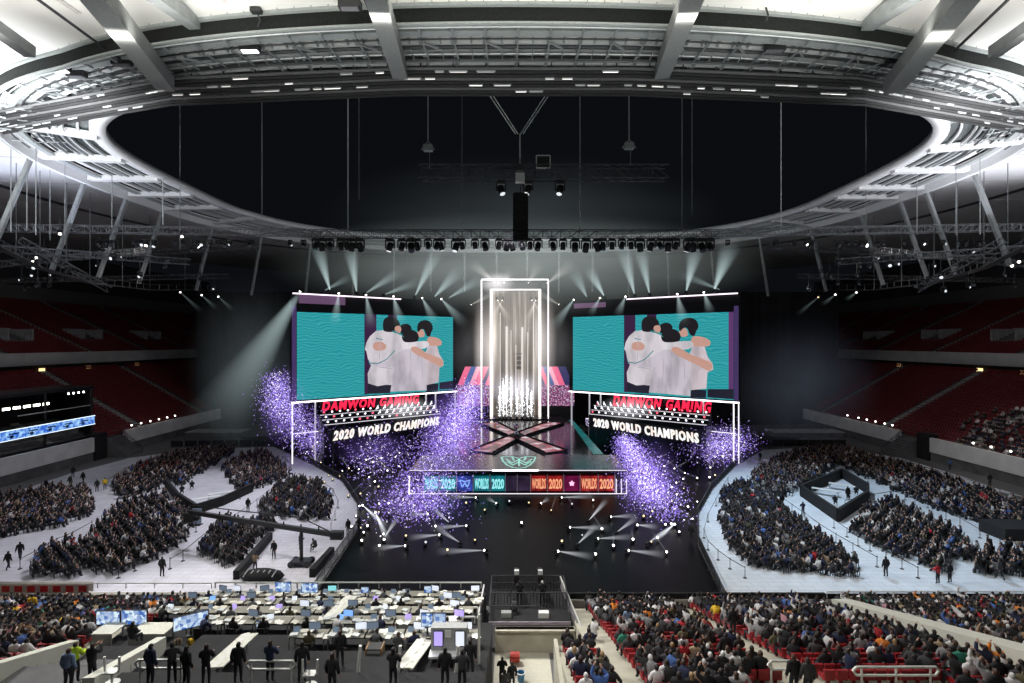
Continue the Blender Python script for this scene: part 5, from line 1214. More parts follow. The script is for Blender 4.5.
def visible(x, Y, Z):
    px = 512 + 500 * x / Y; py = CY + 500 * (CZ - Z) / Y; return -12 < px < 1036 and py < 700
for k in range(NROW):
    Y = row_y(k) ; Z = row_z(k)
    for blk, x0, x1 in (('A', 5.6, 12.1), ('B', 13.5, 22.5), ('C', 24.6, 46.0), ('N', 2.6, 4.3), ('D', -46.0, -23.5), ('E', -22.4, -19.7)):
        if blk == 'N' and k < 14: continue
        if blk == 'E': continue
        if blk == 'E' and k > 13: continue
        if blk == 'D' and k > 19: continue
        n = 0; x = x0 + 0.3
        while x < x1 - 0.2:
            n += 1
            if blk == 'D' and Y < 33.0 and 512 + 500 * x / Y > 90: x += 0.56; continue
            if blk in 'AB' and Y < 22.0 and 745 < 512 + 500 * x / Y < 948: x += 0.56; continue
            if visible(x, Y, Z + .6): slots.append((k, x, blk, n))
            x += 0.56
slots.sort(key=lambda q: (-q[0], q[1]))
BLK = {'A': 'in the red seats between camera platform and first stair', 'B': 'in the red seats between the stair and pale tunnel wall', 'C': 'in the red seats beyond the pale tunnel wall', 'N': 'in the short red rows beside the sunken tan tunnel', 'D': 'in the dense red seats by the lower pale wall', 'E': 'in the narrow red rows beside the desks'}
occ = []
for q in slots:
    p = {'A': .80, 'B': .76, 'C': .85, 'N': .7, 'D': .88, 'E': .7}[q[2]]
    if q[2] in 'AB' and q[0] in (16, 17): p = .35
    elif q[2] in 'AB' and q[0] > 8: p -= .08
    occ.append(rp.random() < p)
n_ind = 0; n_seat = 0; rest_p = []; rest_s = []
ADJ = {'black': 'black', 'white-capped': 'white-capped', 'dark': 'dark', 'brown': 'brown', 'blond': 'blond'}
seat_lab = {}
for q, oc in zip(slots, occ):
    k, x, blk, n = q; Y = row_y(k); Z = row_z(k); sy = Y - 0.05
    rown = nth(k + 1)
    if n_seat < 300:
        n_seat += 1
        lab = '%s red stadium seat, %s row from the parapet, %s along, %s' % ('occupied' if oc else 'empty', rown, nth(n), BLK[blk].replace('in the ', 'of the ').replace('red seats', 'block').replace('red rows', 'rows'))
        w = lab.split(); lab = ' '.join(w[:16])
        link('stadium_seat', SEAT_ME, None, lab, 'seat', 'red seats of the front stand', None, (x, sy, Z))
    else: rest_s.append((0, M4((x, sy, Z)), [0]))
    if not oc: continue
    top = pick_top(); kind = rp.choices(('sit', 'sit_lean', 'sit_cheer', 'sit_turn'), (5, 2, 1.6, 2))[0]; rz = rp.uniform(-.3, .3) + math.atan2(x - 1, 90 - Y) * 0.8; s = rp.uniform(1.04, 1.2)
    loc = (x + rp.uniform(-.05, .05), sy - 0.03, Z - 0.02)
    if n_ind < 300:
        n_ind += 1; hair = rp.choices(('black', 'dark', 'brown', 'white-capped', 'blond'), (8, 4, 3, .7, .5))[0]; lg = rp.random() < .35
        verb = {'sit': 'sitting', 'sit_lean': 'leaning forward', 'sit_cheer': 'arms raised', 'sit_turn': 'twisted sideways'}[kind]
        lab = '%s-jacketed spectator %s, %s row, %s seat, %s' % (top, verb, rown, nth(n), {'A': 'between camera platform and stair', 'B': 'between stair and tunnel wall', 'C': 'beyond the tunnel wall', 'N': 'beside the sunken tunnel', 'D': 'by the low pale wall', 'E': 'beside the desks'}[blk])
        person('seated_spectator', lab, kind, loc, -rz, top, hair, lg, s, 'spectators in the front stand')
    else:
        kk = 'sit' if kind == 'sit_turn' else kind; low(kk)
        rest_p.append((['sit', 'sit_lean', 'sit_cheer'].index(kk), M4(loc, -rz, s), crowd_map(top, rp.choice((3, 3, 4)))))
if rest_s: link('stadium_seat_rows', merge_np('stadium_seat_rows', [SEAT_NP], rest_s, [M['red']]), None, 'further red seats in the front stand towards the parapet', 'seats', None, 'stuff')
for kk in ('sit', 'sit_lean', 'sit_cheer'): low(kk)
if rest_p: link('spectator_crowd', merge_np('spectator_crowd', [LOWP['sit'], LOWP['sit_lean'], LOWP['sit_cheer']], rest_p, CROWD_MATS), None, 'seated spectators in the front stand rows towards the parapet', 'crowd', None, 'stuff')
print('slots', len(slots), 'people', sum(occ))
# parapet, rails, tunnel walls
b = MB(); b.box((4.4, 38.9, 0), (52, 39.3, 0.85)); b.box((-52, 38.9, 0), (-2.2, 39.3, 1.3)); struct('wall_front', b, mat('beige_wall', (0.36, 0.34, 0.30), 0.85, var=0.12))
MB().box((4.4, 39.12, .85), (52, 39.2, 1.25)).build('wall_front_trim', M['black'], None, kind='structure')
def rail(name, lab, pts, n, z0f, r=0.045, m=None, h=1.0):
    t = thing(name, lab, 'railing', (0, 0, 0)); m = m or M['rail']
    MB().path([V(p) for p in pts], r, 6).build('handrail', m, t)
    for k in range(n):
        u = k / max(1, n - 1) * (len(pts) - 1); i = min(int(u), len(pts) - 2); p = V(pts[i]).lerp(V(pts[i + 1]), u - i)
        MB().tube((p.x, p.y, p.z - h), p, r * .85).build('post', m, t)
    return t
rail('parapet_rail', 'dark rail topping the front parapet before the red seats', [(4.5, 39.05, 1.36), (24.4, 39.05, 1.36)], 14, 0, .05, M['steel_d'], .4)
rail('parapet_rail', 'pale rail topping the front parapet beyond the tunnel wall', [(24.6, 39.05, 1.45), (48, 39.05, 1.45)], 10, 0, .05, M['rail'], .5)
rail('parapet_rail', 'pale rail along the parapet before the production desks', [(-23.2, 39.1, 2.15), (-2.4, 39.1, 2.15)], 14, 0, .06, M['rail'], .45)
rail('parapet_rail', 'pale rail along the parapet before the dense red seats by the low pale wall', [(-48, 39.1, 2.1), (-23.5, 39.1, 2.1)], 12, 0, .04, M['rail'], .4)
def side_wall(x, ya, yb, h, w=1.3, name='wall_tunnel'):
    b = MB(); n = 12
    for s_ in range(1):
        za, zb = fz(ya), fz(yb)
        vs = [(x, ya, 0), (x + w, ya, 0), (x + w, yb, 0), (x, yb, 0), (x, ya, za + h), (x + w, ya, za + h), (x + w, yb, zb + h), (x, yb, zb + h)]
        b.add(vs, [(0,3,2,1),(4,5,6,7),(0,1,5,4),(1,2,6,5),(2,3,7,6),(3,0,4,7)])
    return struct(name, b, mat('cream_wall', (0.66, 0.66, 0.58), 0.75, var=0.06, scale=.6))
side_wall(23.0, 19.0, 36.0, 1.35); side_wall(-23.2, 19.5, 26.2, 0.9, .5)
b = MB(); a0, a1 = V((-17.9, 20.8, 0)), V((-19.6, 27.6, 0)); d = (a1 - a0).normalized(); s_ = V((d.y, -d.x, 0)) * .45
b.add([a0, a0 + s_, a1 + s_, a1] + [V((p.x, p.y, fz(p.y) + .7)) for p in (a0, a0 + s_, a1 + s_, a1)], [(0,3,2,1),(4,5,6,7),(0,1,5,4),(1,2,6,5),(2,3,7,6),(3,0,4,7)])
struct('wall_stairwell', b, mat('cream_wall', (0.66, 0.66, 0.58)))
b = MB()
for k in range(10): b.box((-22.7, 20.0 + k * .65, 0), (-18.2, 20.65 + k * .65, 5.9 - max(0, k - 4) * .35))
struct('floor_stairwell_steps', b, M['conc_d'])
# barrier banner with red signs before the dense seats
t = thing('banner_row', 'low white banner strip with repeated red marks on the parapet by the dense seats', 'banner', (-42.0, 39.4, 1.32))
MB().box((-8.0, 0, 0), (9.0, .05, .75)).build('backing', mat('banner_white', (.6, .55, .5), .7), t)
for k in range(17):
    b = MB(); x = -7.8 + k; b.box((x, -.42, .15), (x + .6, -.40, .62)); b.box((x + .1, -.43, .3), (x + .5, -.41, .45)); b.build('mark', mat('banner_red', (.65, .03, .03), .6), t)
MB().box((-8.0, -.40, 0.02), (9.0, -.38, .75)).build('front_face', mat('banner_white', (.6, .55, .5), .7), t)
# hoop guard rails near the cameras
for i, (x0, x1, y) in enumerate(((768, 801, 661), (853, 939, 667), (135, 186, 660), (246, 296, 661))):
    Y = 21.6; a, c = P(x0, y, Y), P(x1, y, Y); zt = a.z
    t = thing('hoop_guard_rail', ['pale short hoop rail beside a standing person at the stair', 'long pale hoop rail in front of the red rows', 'pale hoop rail behind standing crew by the low stairwell wall', 'pale hoop rail between black-clad crew and desks'][i], 'railing', ((a.x + c.x) / 2, Y, zt - 1.1))
    w = (c.x - a.x) / 2
    b = MB(); z = 1.1; b.path([V((-w + .15, 0, z)), V((w - .15, 0, z)), V((w, 0, z - .15)), V((w - .15, 0, z - .36)), V((-w + .15, 0, z - .36)), V((-w, 0, z - .15)), V((-w + .15, 0, z))], .055, 8); b.build('hoop', M['rail'], t)
    for j in range(2 + (w > 1.2)): xx = -w * .8 + j * 1.6 * w / (1 + (w > 1.2)); MB().tube((xx, 0, -.6), (xx, 0, z), .045).build('post', M['rail'], t)
rail('stair_rail', 'dark rail beside the short seats at the pale tunnel wall top', [(22.2, 35.5, 2.5), (22.2, 33.0, 3.3)], 3, 0, .05, M['steel_d'], 1.0)

# ================================================================== FLOOR AUDIENCE
blocks = {   # photo outlines of the chair blocks
 'front chair block by the black floor, booth side': [(262,505),(278,487),(300,482),(318,486),(330,500),(327,520),(300,522),(258,516)],
 'rear chair block by the black floor, booth side': [(222,470),(240,458),(262,453),(280,465),(291,478),(270,484),(247,494),(233,489)],
 'far long chair block, booth side': [(117,500),(112,485),(135,470),(175,455),(232,449),(228,456),(205,470),(175,490),(150,492)],
 'middle chair block, booth side': [(84,545),(98,525),(120,508),(160,498),(183,512),(190,528),(180,545),(150,562),(118,575),(92,573)],
 'outer chair block, booth side': [(-30,545),(-20,505),(20,497),(55,490),(88,494),(91,515),(60,528),(20,535)],
 'front edge chair block, booth side': [(30,578),(38,555),(60,545),(85,550),(82,580)],
 'chair block behind the crane arm, booth side': [(196,555),(222,522),(260,520),(275,530),(268,542),(250,550),(243,572),(215,565)],
 'large front chair block, far side from the booth': [(722,520),(724,495),(745,484),(765,495),(792,520),(830,545),(864,572),(852,580),(800,574),(755,572),(735,555)],
 'block behind the boxed camera pit': [(750,478),(775,462),(802,452),(822,456),(836,468),(822,478),(800,490),(784,500),(760,489)],
 'long band behind the pit': [(806,452),(845,450),(900,466),(950,482),(1000,500),(1040,512),(1020,530),(965,520),(915,500),(870,480),(835,464)],
 'block beside the boxed pit': [(848,530),(868,512),(893,503),(925,518),(972,543),(966,560),(940,574),(905,562),(870,545)],
 'loose front block opposite the booth': [(968,575),(975,555),(1000,552),(1040,556),(1040,580)],
}
def inpoly(x, y, P_):
    c = False; n = len(P_)
    for i in range(n):
        (x1, y1), (x2, y2) = P_[i], P_[i - 1]
        if (y1 > y) != (y2 > y) and x < (x2 - x1) * (y - y1) / (y2 - y1) + x1: c = not c
    return c
FTOP = [('black', 56), ('charcoal', 16), ('navy', 14), ('white', 8), ('grey', 6), ('blue', 3), ('red', 1), ('tan', 1), ('olive', 1)]
guests = []; chairs = []
PITS = []
for run_ in ([(166, 487), (178, 502), (196, 514), (222, 506), (252, 492)], [(801, 496), (838, 522), (868, 502), (868, 494), (842, 478), (801, 496)], [(236, 580), (270, 540)], [(190, 511), (250, 523)]):
    w_ = [G(*q_) for q_ in run_]; PITS += list(zip(w_, w_[1:]))
foc = V((SCX, 88, 0))
for bi, (lab, poly) in enumerate(blocks.items()):
    wp = [G(*p) for p in poly]; W2 = [(p.x, p.y) for p in wp]; c = sum(wp, V()) / len(wp)
    d = (foc - c).normalized(); d = (d + V((0, .25, 0))).normalized(); s_ = V((d.y, -d.x, 0)); rz = math.atan2(-d.x, d.y)
    rown = 0
    for i in range(40, -41, -1):
        got = False
        for j in range(-45, 46):
            p = c + d * (i * 0.98 + rp.uniform(-.16, .16)) + s_ * (j * 0.62 + rp.uniform(-.12, .12))
            if not inpoly(p.x, p.y, W2) or any(seg_dist(p, a_, b_) < 1.3 for a_, b_ in PITS): continue
            if not got: rown += 1; got = True; sn = 0
            sn += 1
            if rp.random() < .12: continue
            guests.append((p.y, p.x + rp.uniform(-.06, .06), rz + rp.uniform(-.2, .2), lab, rown, sn)); chairs.append((0, M4((p.x, p.y, .03), rz), [0]))
cb = MB(); cb.box((-.22, -.2, .40), (.22, .2, .45)); cb.box((-.22, -.26, .45), (.22, -.22, .82))
for sx_ in (-.2, .2):
    for sy_ in (-.22, .18): cb.box((sx_ - .02, sy_ - .02, 0), (sx_ + .02, sy_ + .02, .42))
link('folding_chair_rows', merge_np('folding_chair_rows', [(np.array(cb.v), cb.f, cb.m)], chairs, [M['blackplastic']]), None, 'black folding chairs under the audience on the pale floors', 'chairs', None, 'stuff')
guests.sort(); print('guests', len(guests))
rest = []; nsg = 0
for (Y, x, rz, lab, rown, sn) in guests:
    top = rp.choices([a for a, _ in FTOP], [w for _, w in FTOP])[0]; kind = rp.choices(('sit', 'sit_lean', 'sit_cheer'), (6, 3, 1))[0]; s = rp.uniform(1.05, 1.2)
    if nsg < 300:
        nsg += 1; o = link('floor_guest', low_single(kind, top), None, '%s-clothed guest, %s row, %s chair, %s' % (top, nth(rown), nth(sn), lab), 'person', 'guests seated on the pale floors', None, (x, Y, .01), (0, 0, rz)); o.scale = (s, s, s)
    else: rest.append((['sit', 'sit_lean', 'sit_cheer'].index(kind), M4((x, Y, .01), rz, s), crowd_map(top)))
link('floor_crowd', merge_np('floor_crowd', [LOWP['sit'], LOWP['sit_lean'], LOWP['sit_cheer']], rest, CROWD_MATS), None, 'further seated audience on the pale floors', 'crowd', None, 'stuff')
# side stand audience beyond the pale parapet, seen as specks
rest = []
for _ in range(260):
    k = rp.randrange(0, 12); t = (k + .5) / 24; y = rp.uniform(68, 84) if rp.random() < .8 else rp.uniform(60, 88)
    p = stand_xyz(LOW, 1, t, y); rest.append((0, M4((p.x, p.y, p.z - .1), math.pi / 2, 1.1), crowd_map(rp.choice(('black', 'black', 'charcoal', 'white', 'grey', 'navy')))))
link('side_stand_crowd', merge_np('side_stand_crowd', [LOWP['sit']], rest, CROWD_MATS), None, 'dark-clothed people seated low in the side stand opposite the booth', 'crowd', None, 'stuff')
# standing people on the floors
stand = [((162,577),'black',0,'stand','guard in black standing alone on the open walkway, booth side'),((248,512),'black',0,'stand','person in dark clothes standing mid walkway between the chair blocks'),((292,490),'olive',0,'stand','person standing at the stage end of the block by the black floor'),((274,559),'black',3.0,'stand','person in black standing inside the crane platform'),((255,572),'tan',0,'stand_work','tan-jacketed person standing at the corner of the crane platform'),((348,535),'black',1,'stand','dark figure at the black fence by the crane head'),((359,533),'black',1,'stand_work','second dark figure beside the fence at the crane head'),
         ((105,490),'yellow',1,'stand','yellow-jacketed person at the edge of the far booth side block'),((97,492),'black',1,'stand','dark person next to the yellow jacket'),((116,494),'charcoal',1,'stand_walk','dark person walking behind the yellow jacket'),((20,498),'black',0,'stand_walk','dark person walking behind the outer booth side block'),((46,492),'black',0,'stand_walk','dark person walking, second along the wall of the booth side'),((70,488),'charcoal',0,'stand_walk','grey-dark person walking, third along the wall of the booth side'),((83,484),'black',0,'stand_walk','dark person beside the cabin steps, booth side'),((8,570),'black',0,'stand_walk','dark person at the extreme edge of the booth side floor'),((20,560),'black',.5,'stand_walk','dark person striding between outer blocks, booth side'),((122,565),'black',.3,'stand','dark person standing inside the middle block edge'),((258,458),'black',2,'stand','person standing behind the rear booth side block'),((73,478),'black',1,'stand','dark person at the foot of the cabin'),
         ((886,577),'black',0,'stand','security guard in black standing wide on the walkway opposite the booth'),((691,541),'black',-.8,'stand','dark person at the black fence, side opposite the booth'),((782,508),'black',0,'stand','dark person standing at the corner of the first walkway'),((803,516),'navy',0,'stand_work','person standing at the pit corner on the walkway'),((990,486),'black',0,'stand','dark person standing near the pale side wall opposite the booth'),((950,470),'blue',0,'stand_work','person in blue beside the dark parapet steps'),((988,553),'black',.7,'stand_walk','dark person bending forward near the loose front block'),((950,583),'black',.2,'stand','dark person behind the front block at the parapet'),((938,584),'red',.2,'stand_work','red-jacketed person near the parapet opposite the booth'),((1000,580),'charcoal',.2,'stand_walk','dark grey person near the parapet edge'),((848,500),'black',0,'stand','person standing beside the pit wall'),((956,512),'navy',0,'stand','person in navy standing in the long band'),((760,462),'black',0,'stand','dark person on the far pale floor by the fence'),((900,517),'black',0,'stand_walk','dark person crossing the gap beyond the pit')]
for (px, c, rz, kind, lab) in stand:
    p = G(*px, .03); person('standing_person', lab, kind, p, rz, c, 'black', False, rp.uniform(1.0, 1.06), 'people standing on the pale floors')

# ================================================================== FLOOR FURNITURE
# queue posts
def postmesh():
    b = MB(); b.lathe([(0, 0), (.17, 0), (.17, .04), (.03, .07), (.03, .95), (.05, .97), (.05, 1.03), (0, 1.03)], 8); return b.mesh('queue_post', M['blackplastic'])
PM = postmesh()
lines = [('first walkway, booth side', [(170,569),(183,561),(206.5,541),(235,523),(257,507),(269,497)]), ('second walkway, booth side', [(118.5,578),(135,571),(147,563),(163,552),(175,545),(188,537),(196,532),(200,522)]), ('outer walkway, booth side', [(20,569),(40,558),(57,548),(73,541),(92,530)]), ('far walkway, booth side', [(240,499),(258,488),(285,478),(291,470),(283,462)]),
         ('curve by the black floor, booth side', [(310,484),(322,488),(333,496),(338,508),(335,520),(331,532)]), ('far wall line, booth side', [(108,486),(125,474),(150,464),(180,455),(205,450)]),
         ('curve by the black floor, opposite the booth', [(728,484),(722,494),(716,506),(708,522),(704,538),(708,550),(718,560),(730,569),(745,578)]), ('first walkway, opposite the booth', [(747,482),(768,494),(792,512),(805,521),(819,532),(836,543),(853,553),(877,567)]), ('middle walkway, opposite the booth', [(834,528),(847,537),(858,546),(870,551),(886,560),(902,569),(918,578)]), ('rear block edge, opposite the booth', [(752,480),(758,470),(772,463),(786,457)]), ('third walkway, opposite the booth', [(845,508),(870,502),(893,498),(915,505),(932,514),(946,520),(960,526),(980,538),(1000,548)]), ('far wall line, opposite the booth', [(860,452),(885,460),(905,466),(925,473),(950,480),(975,488),(1000,496)]), ('long band edge, opposite the booth', [(848,472),(868,482),(890,492),(905,500),(928,508)])]
for nm, pts in lines:
    prev = None
    for i, q in enumerate(pts):
        p = G(*q, .03); o = link('queue_post', PM, None, 'black queue post, %s on the %s' % (nth(i + 1), nm), 'post', 'black queue posts', None, p)
        if prev is not None:
            d = prev - p; b = MB(); b.bar(V((0, 0, .93)), d + V((0, 0, .93)), .02, .06); b.build('belt', M['black'], o)
        prev = p
# fences edging the black floor
fb = MB(); fb.box((-1.0, -.03, 1.0), (1.0, .03, 1.06)); fb.box((-1.0, -.03, .05), (1.0, .03, .11))
fpost = MB(); fpost.box((-.03, -.3, 0), (.03, .3, .05)); fpost.box((-.03, -.03, 0), (.03, .03, 1.08))
fm = MB()
for k in range(13): fm.box((-.94 + k * .155, -.012, .1), (-.92 + k * .155, .012, 1.0))
FR, FP, FI = fb.mesh('fence_rail', M['steel_d']), fpost.mesh('fence_post', M['steel_d']), fm.mesh('fence_infill', M['steel_d'])
def fence(pts, nm, n0=0):
    W_ = [G(*q) if not isinstance(q, V) else q for q in pts]; c = n0
    for a, e in zip(W_, W_[1:]):
        L = (e - a).length; k = max(1, round(L / 2.05)); d = (e - a) / k; rz = math.atan2(d.y, d.x)
        for i in range(k):
            c += 1; t = thing('barrier_fence', 'black barred fence panel edging the black floor, %s from the parapet, %s' % (nth(c), nm), 'fence', a + d * (i + .5), rz, 'black fence panels round the stage floor')
            for nm2, me in (('rail', FR), ('infill', FI)): o = link(nm2, me, t); o.scale = (d.length / 2.02, 1, 1)
            o = link('post', FP, t); o.location.x = -d.length / 2
fence([V((-16.3, 40.2, 0)), (331, 568), (358, 530), (358, 505), (343, 482), (313, 465), (275, 447), (240, 441)], 'booth side')
fence([V((17.1, 40.2, 0)), (699, 546), (698, 515), (712, 490), (734, 467), (762, 450), (800, 443)], 'opposite the booth')
bb = MB(); bb.box((-1.2, -.05, 0), (1.2, .05, 1.25)); bb.box((-1.2, -.5, 0), (1.2, .5, .06)); BBM = bb.mesh('barricade', M['blackplastic'])
for nm, a, e in (('booth side', (170, 447), (266, 446)), ('opposite the booth', (758, 446), (846, 446))):
    A, E = G(*a), G(*e); k = int((E - A).length / 2.5)
    for i in range(k):
        link('crowd_barricade', BBM, None, 'black solid barricade at the far end of the pale floor, %s along, %s' % (nth(i + 1), nm), 'barricade', 'black far barricades', None, A.lerp(E, (i + .5) / k))
# grey platform blocks behind
for nm, x0, x1 in (('booth side', 190, 245), ('opposite the booth', 770, 840)):
    a, e = P(x0, 437, 112), P(x1, 437, 112)
    t = thing('low_platform', 'low grey platform behind the far barricades, ' + nm, 'platform', (a.x, 112, 0)); MB().box((0, -2, .9), (e.x - a.x, 2.5, 1.0)).build('deck', M['conc'], t); MB().box((.1, -1.9, 0), (e.x - a.x - .1, 2.4, .9)).build('body', M['conc_d'], t)
# black V shaped camera pit wall on the booth side and pale tarpaulin inside
def wall_run(name, lab, pts, h, th=.35, m=None, cat='barrier'):
    b = MB(); W_ = [G(*q, 0) for q in pts]
    for a, e in zip(W_, W_[1:]): b.bar(a + V((0, 0, h / 2)), e + V((0, 0, h / 2)), th, h)
    return b.build(name, m or M['black'], None, label=lab, cat=cat)
wall_run('pit_wall', 'black V-shaped pit wall between chair blocks on the booth side', [(166, 487), (178, 502), (196, 514), (222, 506), (252, 492)], 1.2)
wall_run('pit_wall', 'black four-sided pit wall boxed in between chair blocks', [(801, 496), (838, 522), (868, 502), (868, 494), (842, 478), (801, 496)], 1.5)
for i, (a, lab) in enumerate((((206, 503), 'pale folding table in the V-shaped pit, booth side'), ((222, 498), 'second pale folding table in the V-shaped pit, booth side'), ((825, 495), 'pale table in the boxed pit'), ((842, 490), 'second pale table in the boxed pit'))):
    p = G(*a, 0.03); t = thing('folding_table', lab, 'table', p, (.6, .6, -.7, -.7)[i]); MB().box((-1.6, -.4, .70), (1.6, .4, .75)).build('table_top', M['white'], t)
    for sx_ in (-1.5, 1.5):
        for sy_ in (-.34, .34): MB().box((sx_ - .03, sy_ - .03, 0), (sx_ + .03, sy_ + .03, .70)).build('leg', M['steel'], t)
for i, (a, s_) in enumerate((((835, 506), -.7), ((848, 500), -.7), ((856, 496), -.7), ((182, 495), .6), ((192, 490), .6), ((176, 488), .5))):
    person('pit_operator', 'operator in black sitting in the %s, %s in' % ('boxed pit' if i < 3 else 'V-shaped pit', nth(i % 3 + 1)), 'sit', G(*a, .03), s_, 'black', 'black', False, 1.05, 'pit operators')
# camera crane
cr = thing('camera_crane', 'long black camera crane arm reaching over the audience towards the fence', 'crane', G(306, 556, 0))
o0 = cr.location
A, B_ = P(190, 512, 51.6) - o0, P(337, 535, 45.5) - o0
PV = A.lerp(B_, .78)
b = MB(); b.bar(A, B_, .35, .40); b.bar(A + V((0, 0, .7)), PV + V((0, 0, 1.1)), .08, .08); b.bar(PV + V((0, 0, 1.1)), B_, .08, .08)
for k in range(9): q = A.lerp(B_, k / 9); b.bar(q, q + V((0, 0, .5)), .1, .1)
b.build('arm', M['blackplastic'], cr)
b = MB(); b.cbox(A + V((0, 0, -.5)), (.9, .7, .9)); b.cbox(A + V((.5, .2, -.7)), (.5, .4, .4)); b.build('camera_head', M['blackplastic'], cr)
b = MB(); b.cbox(B_, (1.1, .6, .7)); b.build('counterweight', M['steel_d'], cr)
b = MB(); b.tube((PV.x, PV.y, 0.5), PV, .16); b.build('column', M['steel_d'], cr)
b = MB(); b.cbox((PV.x, PV.y, .45), (1.8, 1.2, .2)); b.build('dolly', M['blackplastic'], cr)
for dx in (-.75, .75):
    for dy in (-.55, .55): MB().tube((PV.x + dx, PV.y + dy - .08, .33), (PV.x + dx, PV.y + dy + .08, .33), .3, n=12).build('wheel', M['blackplastic'], cr)
person('crane_operator', 'operator in dark clothes seated at the foot of the camera crane', 'sit_lean', G(316, 552, .03), 1.2, 'charcoal', 'black', False, 1.05)
person('crane_operator', 'second operator standing beside the crane column', 'stand_work', G(300, 551, .03), -.8, 'navy', 'black', False, 1.0)
wall_run('platform_kerb', 'black kerb along the crane platform edge towards the stage', [(312, 578), (332, 555)], .8, .5)
wall_run('platform_kerb', 'black kerb along the crane platform edge towards the chairs', [(236, 580), (270, 540)], .8, .5)
t = thing('equipment_heap', 'covered heap of dark camera gear at the front of the crane platform', 'equipment', G(262, 580, .03))
b = MB(); b.ball((0, 0, .4), (2.0, .7, .6), 12, 6); b.build('cover', M['black'], t, True)
for k in range(6): MB().tube((-1.4 + k * .5, -.5, .5), (-1.1 + k * .5, -.3, 1.0), .06).build('strap', M['steel_l'], t)
b = MB(); b.box((-2.2, -1.5, 0), (2.2, 1.5, 1.3)); o = b.build('black_table_block', M['black'], None, label='black draped table block at the outer end of the long chair band', cat='table', loc=G(1012, 536, .02))
t = thing('steward_screen', 'upright pale blue panel at the end of the pit wall on the booth side', 'panel', G(197, 525, .03)); MB().box((-.5, -.04, .1), (.5, .04, 1.9)).build('face_panel', mat('pale_blue', (.45, .55, .7), .5), t); MB().box((-.5, -.3, 0), (.5, .3, .1)).build('foot', M['steel_d'], t)
# ================================================================== PRODUCTION AREA IN THE FRONT STAND
PR = [37.0, 34.5, 32.0, 29.4, 26.6, 23.6, 20.8]
def pz(i): return 1.0 + 0.298 * (38.4 - PR[i])
b = MB()
for i in range(len(PR)):
    y1 = 38.9 if i == 0 else (PR[i - 1] + PR[i]) / 2 + .1; y0 = (PR[i] + PR[i + 1]) / 2 + .1 if i + 1 < len(PR) else 17.0
    b.box((-17.4 if i > 3 else -23.3, y0, 0), (-1.2 if i > 2 else -2.0, y1, pz(i)))
b.box((-23.3, 26.4, 0), (-17.4, 28.1, 3.9))
struct('floor_production_terrace', b, mat('dark_carpet', (0.016, 0.016, 0.018), .9, var=.3, scale=1.0))
rq = random.Random(404)
PAPER = mat('paper', (.74, .74, .70), .8, var=.03); DESKM = mat('desk_laminate', (.24, .23, .19), .6, var=.08)
scr_cols = [glow('mon_blue', (.20, .42, .95), 1.0), glow('mon_cyan', (.25, .75, .80), .9), glow('mon_white', (.75, .82, .95), .9), glow('mon_violet', (.45, .35, .95), .9), glow('mon_dim', (.12, .16, .22), .8)]
scr_n = ['blue', 'cyan', 'white', 'violet', 'dim']
def multi_screen(nm, seed):
    m = bpy.data.materials.new(nm); m.use_nodes = True; n, l = m.node_tree.nodes, m.node_tree.links
    br = n.new('ShaderNodeTexVoronoi'); br.inputs['Scale'].default_value = 5.0; br.distance = 'CHEBYCHEV'; tc = n.new('ShaderNodeTexCoord'); rp_ = n.new('ShaderNodeValToRGB'); mp = n.new('ShaderNodeMapping'); mp.inputs['Location'].default_value = (seed, 0, seed)
    e = rp_.color_ramp.elements; e[0].color = (.05, .15, .5, 1); e[1].color = (.75, .9, 1, 1); e[0].position = .25; e[1].position = .75
    l.new(tc.outputs['Object'], mp.inputs[0]); l.new(mp.outputs[0], br.inputs['Vector']); l.new(br.outputs['Color'], rp_.inputs['Fac'])
    b = n['Principled BSDF']; b.inputs['Base Color'].default_value = (.02, .02, .02, 1); l.new(rp_.outputs['Color'], b.inputs['Emission Color']); b.inputs['Emission Strength'].default_value = .95; return m
MS = [multi_screen('multi%d' % i, i * 3.7) for i in range(3)]
# shared desk meshes
def desk_meshes(w):
    a = MB().box((-w / 2, -.40, .72), (w / 2, .40, .76)).mesh('desk_top', DESKM)
    g = MB().box((-.03, -.03, 0), (.03, .03, .72)).mesh('desk_leg', M['steel'])
    c = MB().box((-w / 2 + .03, .34, .25), (w / 2 - .03, .37, .72)).mesh('modesty', M['blackplastic'])
    return a, g, c
DW = 1.95; DA, DL, DC = desk_meshes(DW)
lt_base = MB().box((-.18, -.12, 0), (.18, .12, .02)).mesh('lt_base', M['steel']); 
def lt_screen(m): 
    b = MB(); b.add([(-.18, .12, .02), (.18, .12, .02), (.18, .20, .26), (-.18, .20, .26), (-.18, .135, .02), (.18, .135, .02), (.18, .215, .26), (-.18, .215, .26)], [(0,1,2,3),(5,4,7,6),(3,2,6,7),(0,4,5,1),(1,5,6,2),(0,3,7,4)]); return b.mesh('lt_screen', m)
LTS = [lt_screen(m) for m in scr_cols]
mon_frame = MB().box((-.32, .0, .14), (.32, .05, .54)).mesh('mon_frame', M['blackplastic']); mon_stand = MB().box((-.14, -.08, 0), (.14, .12, .02)).box((-.03, .03, .02), (.03, .07, .2)).mesh('mon_stand', M['blackplastic'])
MONS = [MB().box((-.30, -.012, .16), (.30, 0, .52)).mesh('mon_pic', m) for m in scr_cols]
paper_me = [MB().box((-.15, -.21, 0), (.15, .21, .012)).mesh('paper', PAPER), MB().box((-.22, -.16, 0), (.22, .16, .05)).mesh('folder', mat('folder_cream', (.6, .58, .5), .8)), MB().box((-.2, -.14, 0), (.2, .14, .12)).mesh('case', M['steel_l'])]
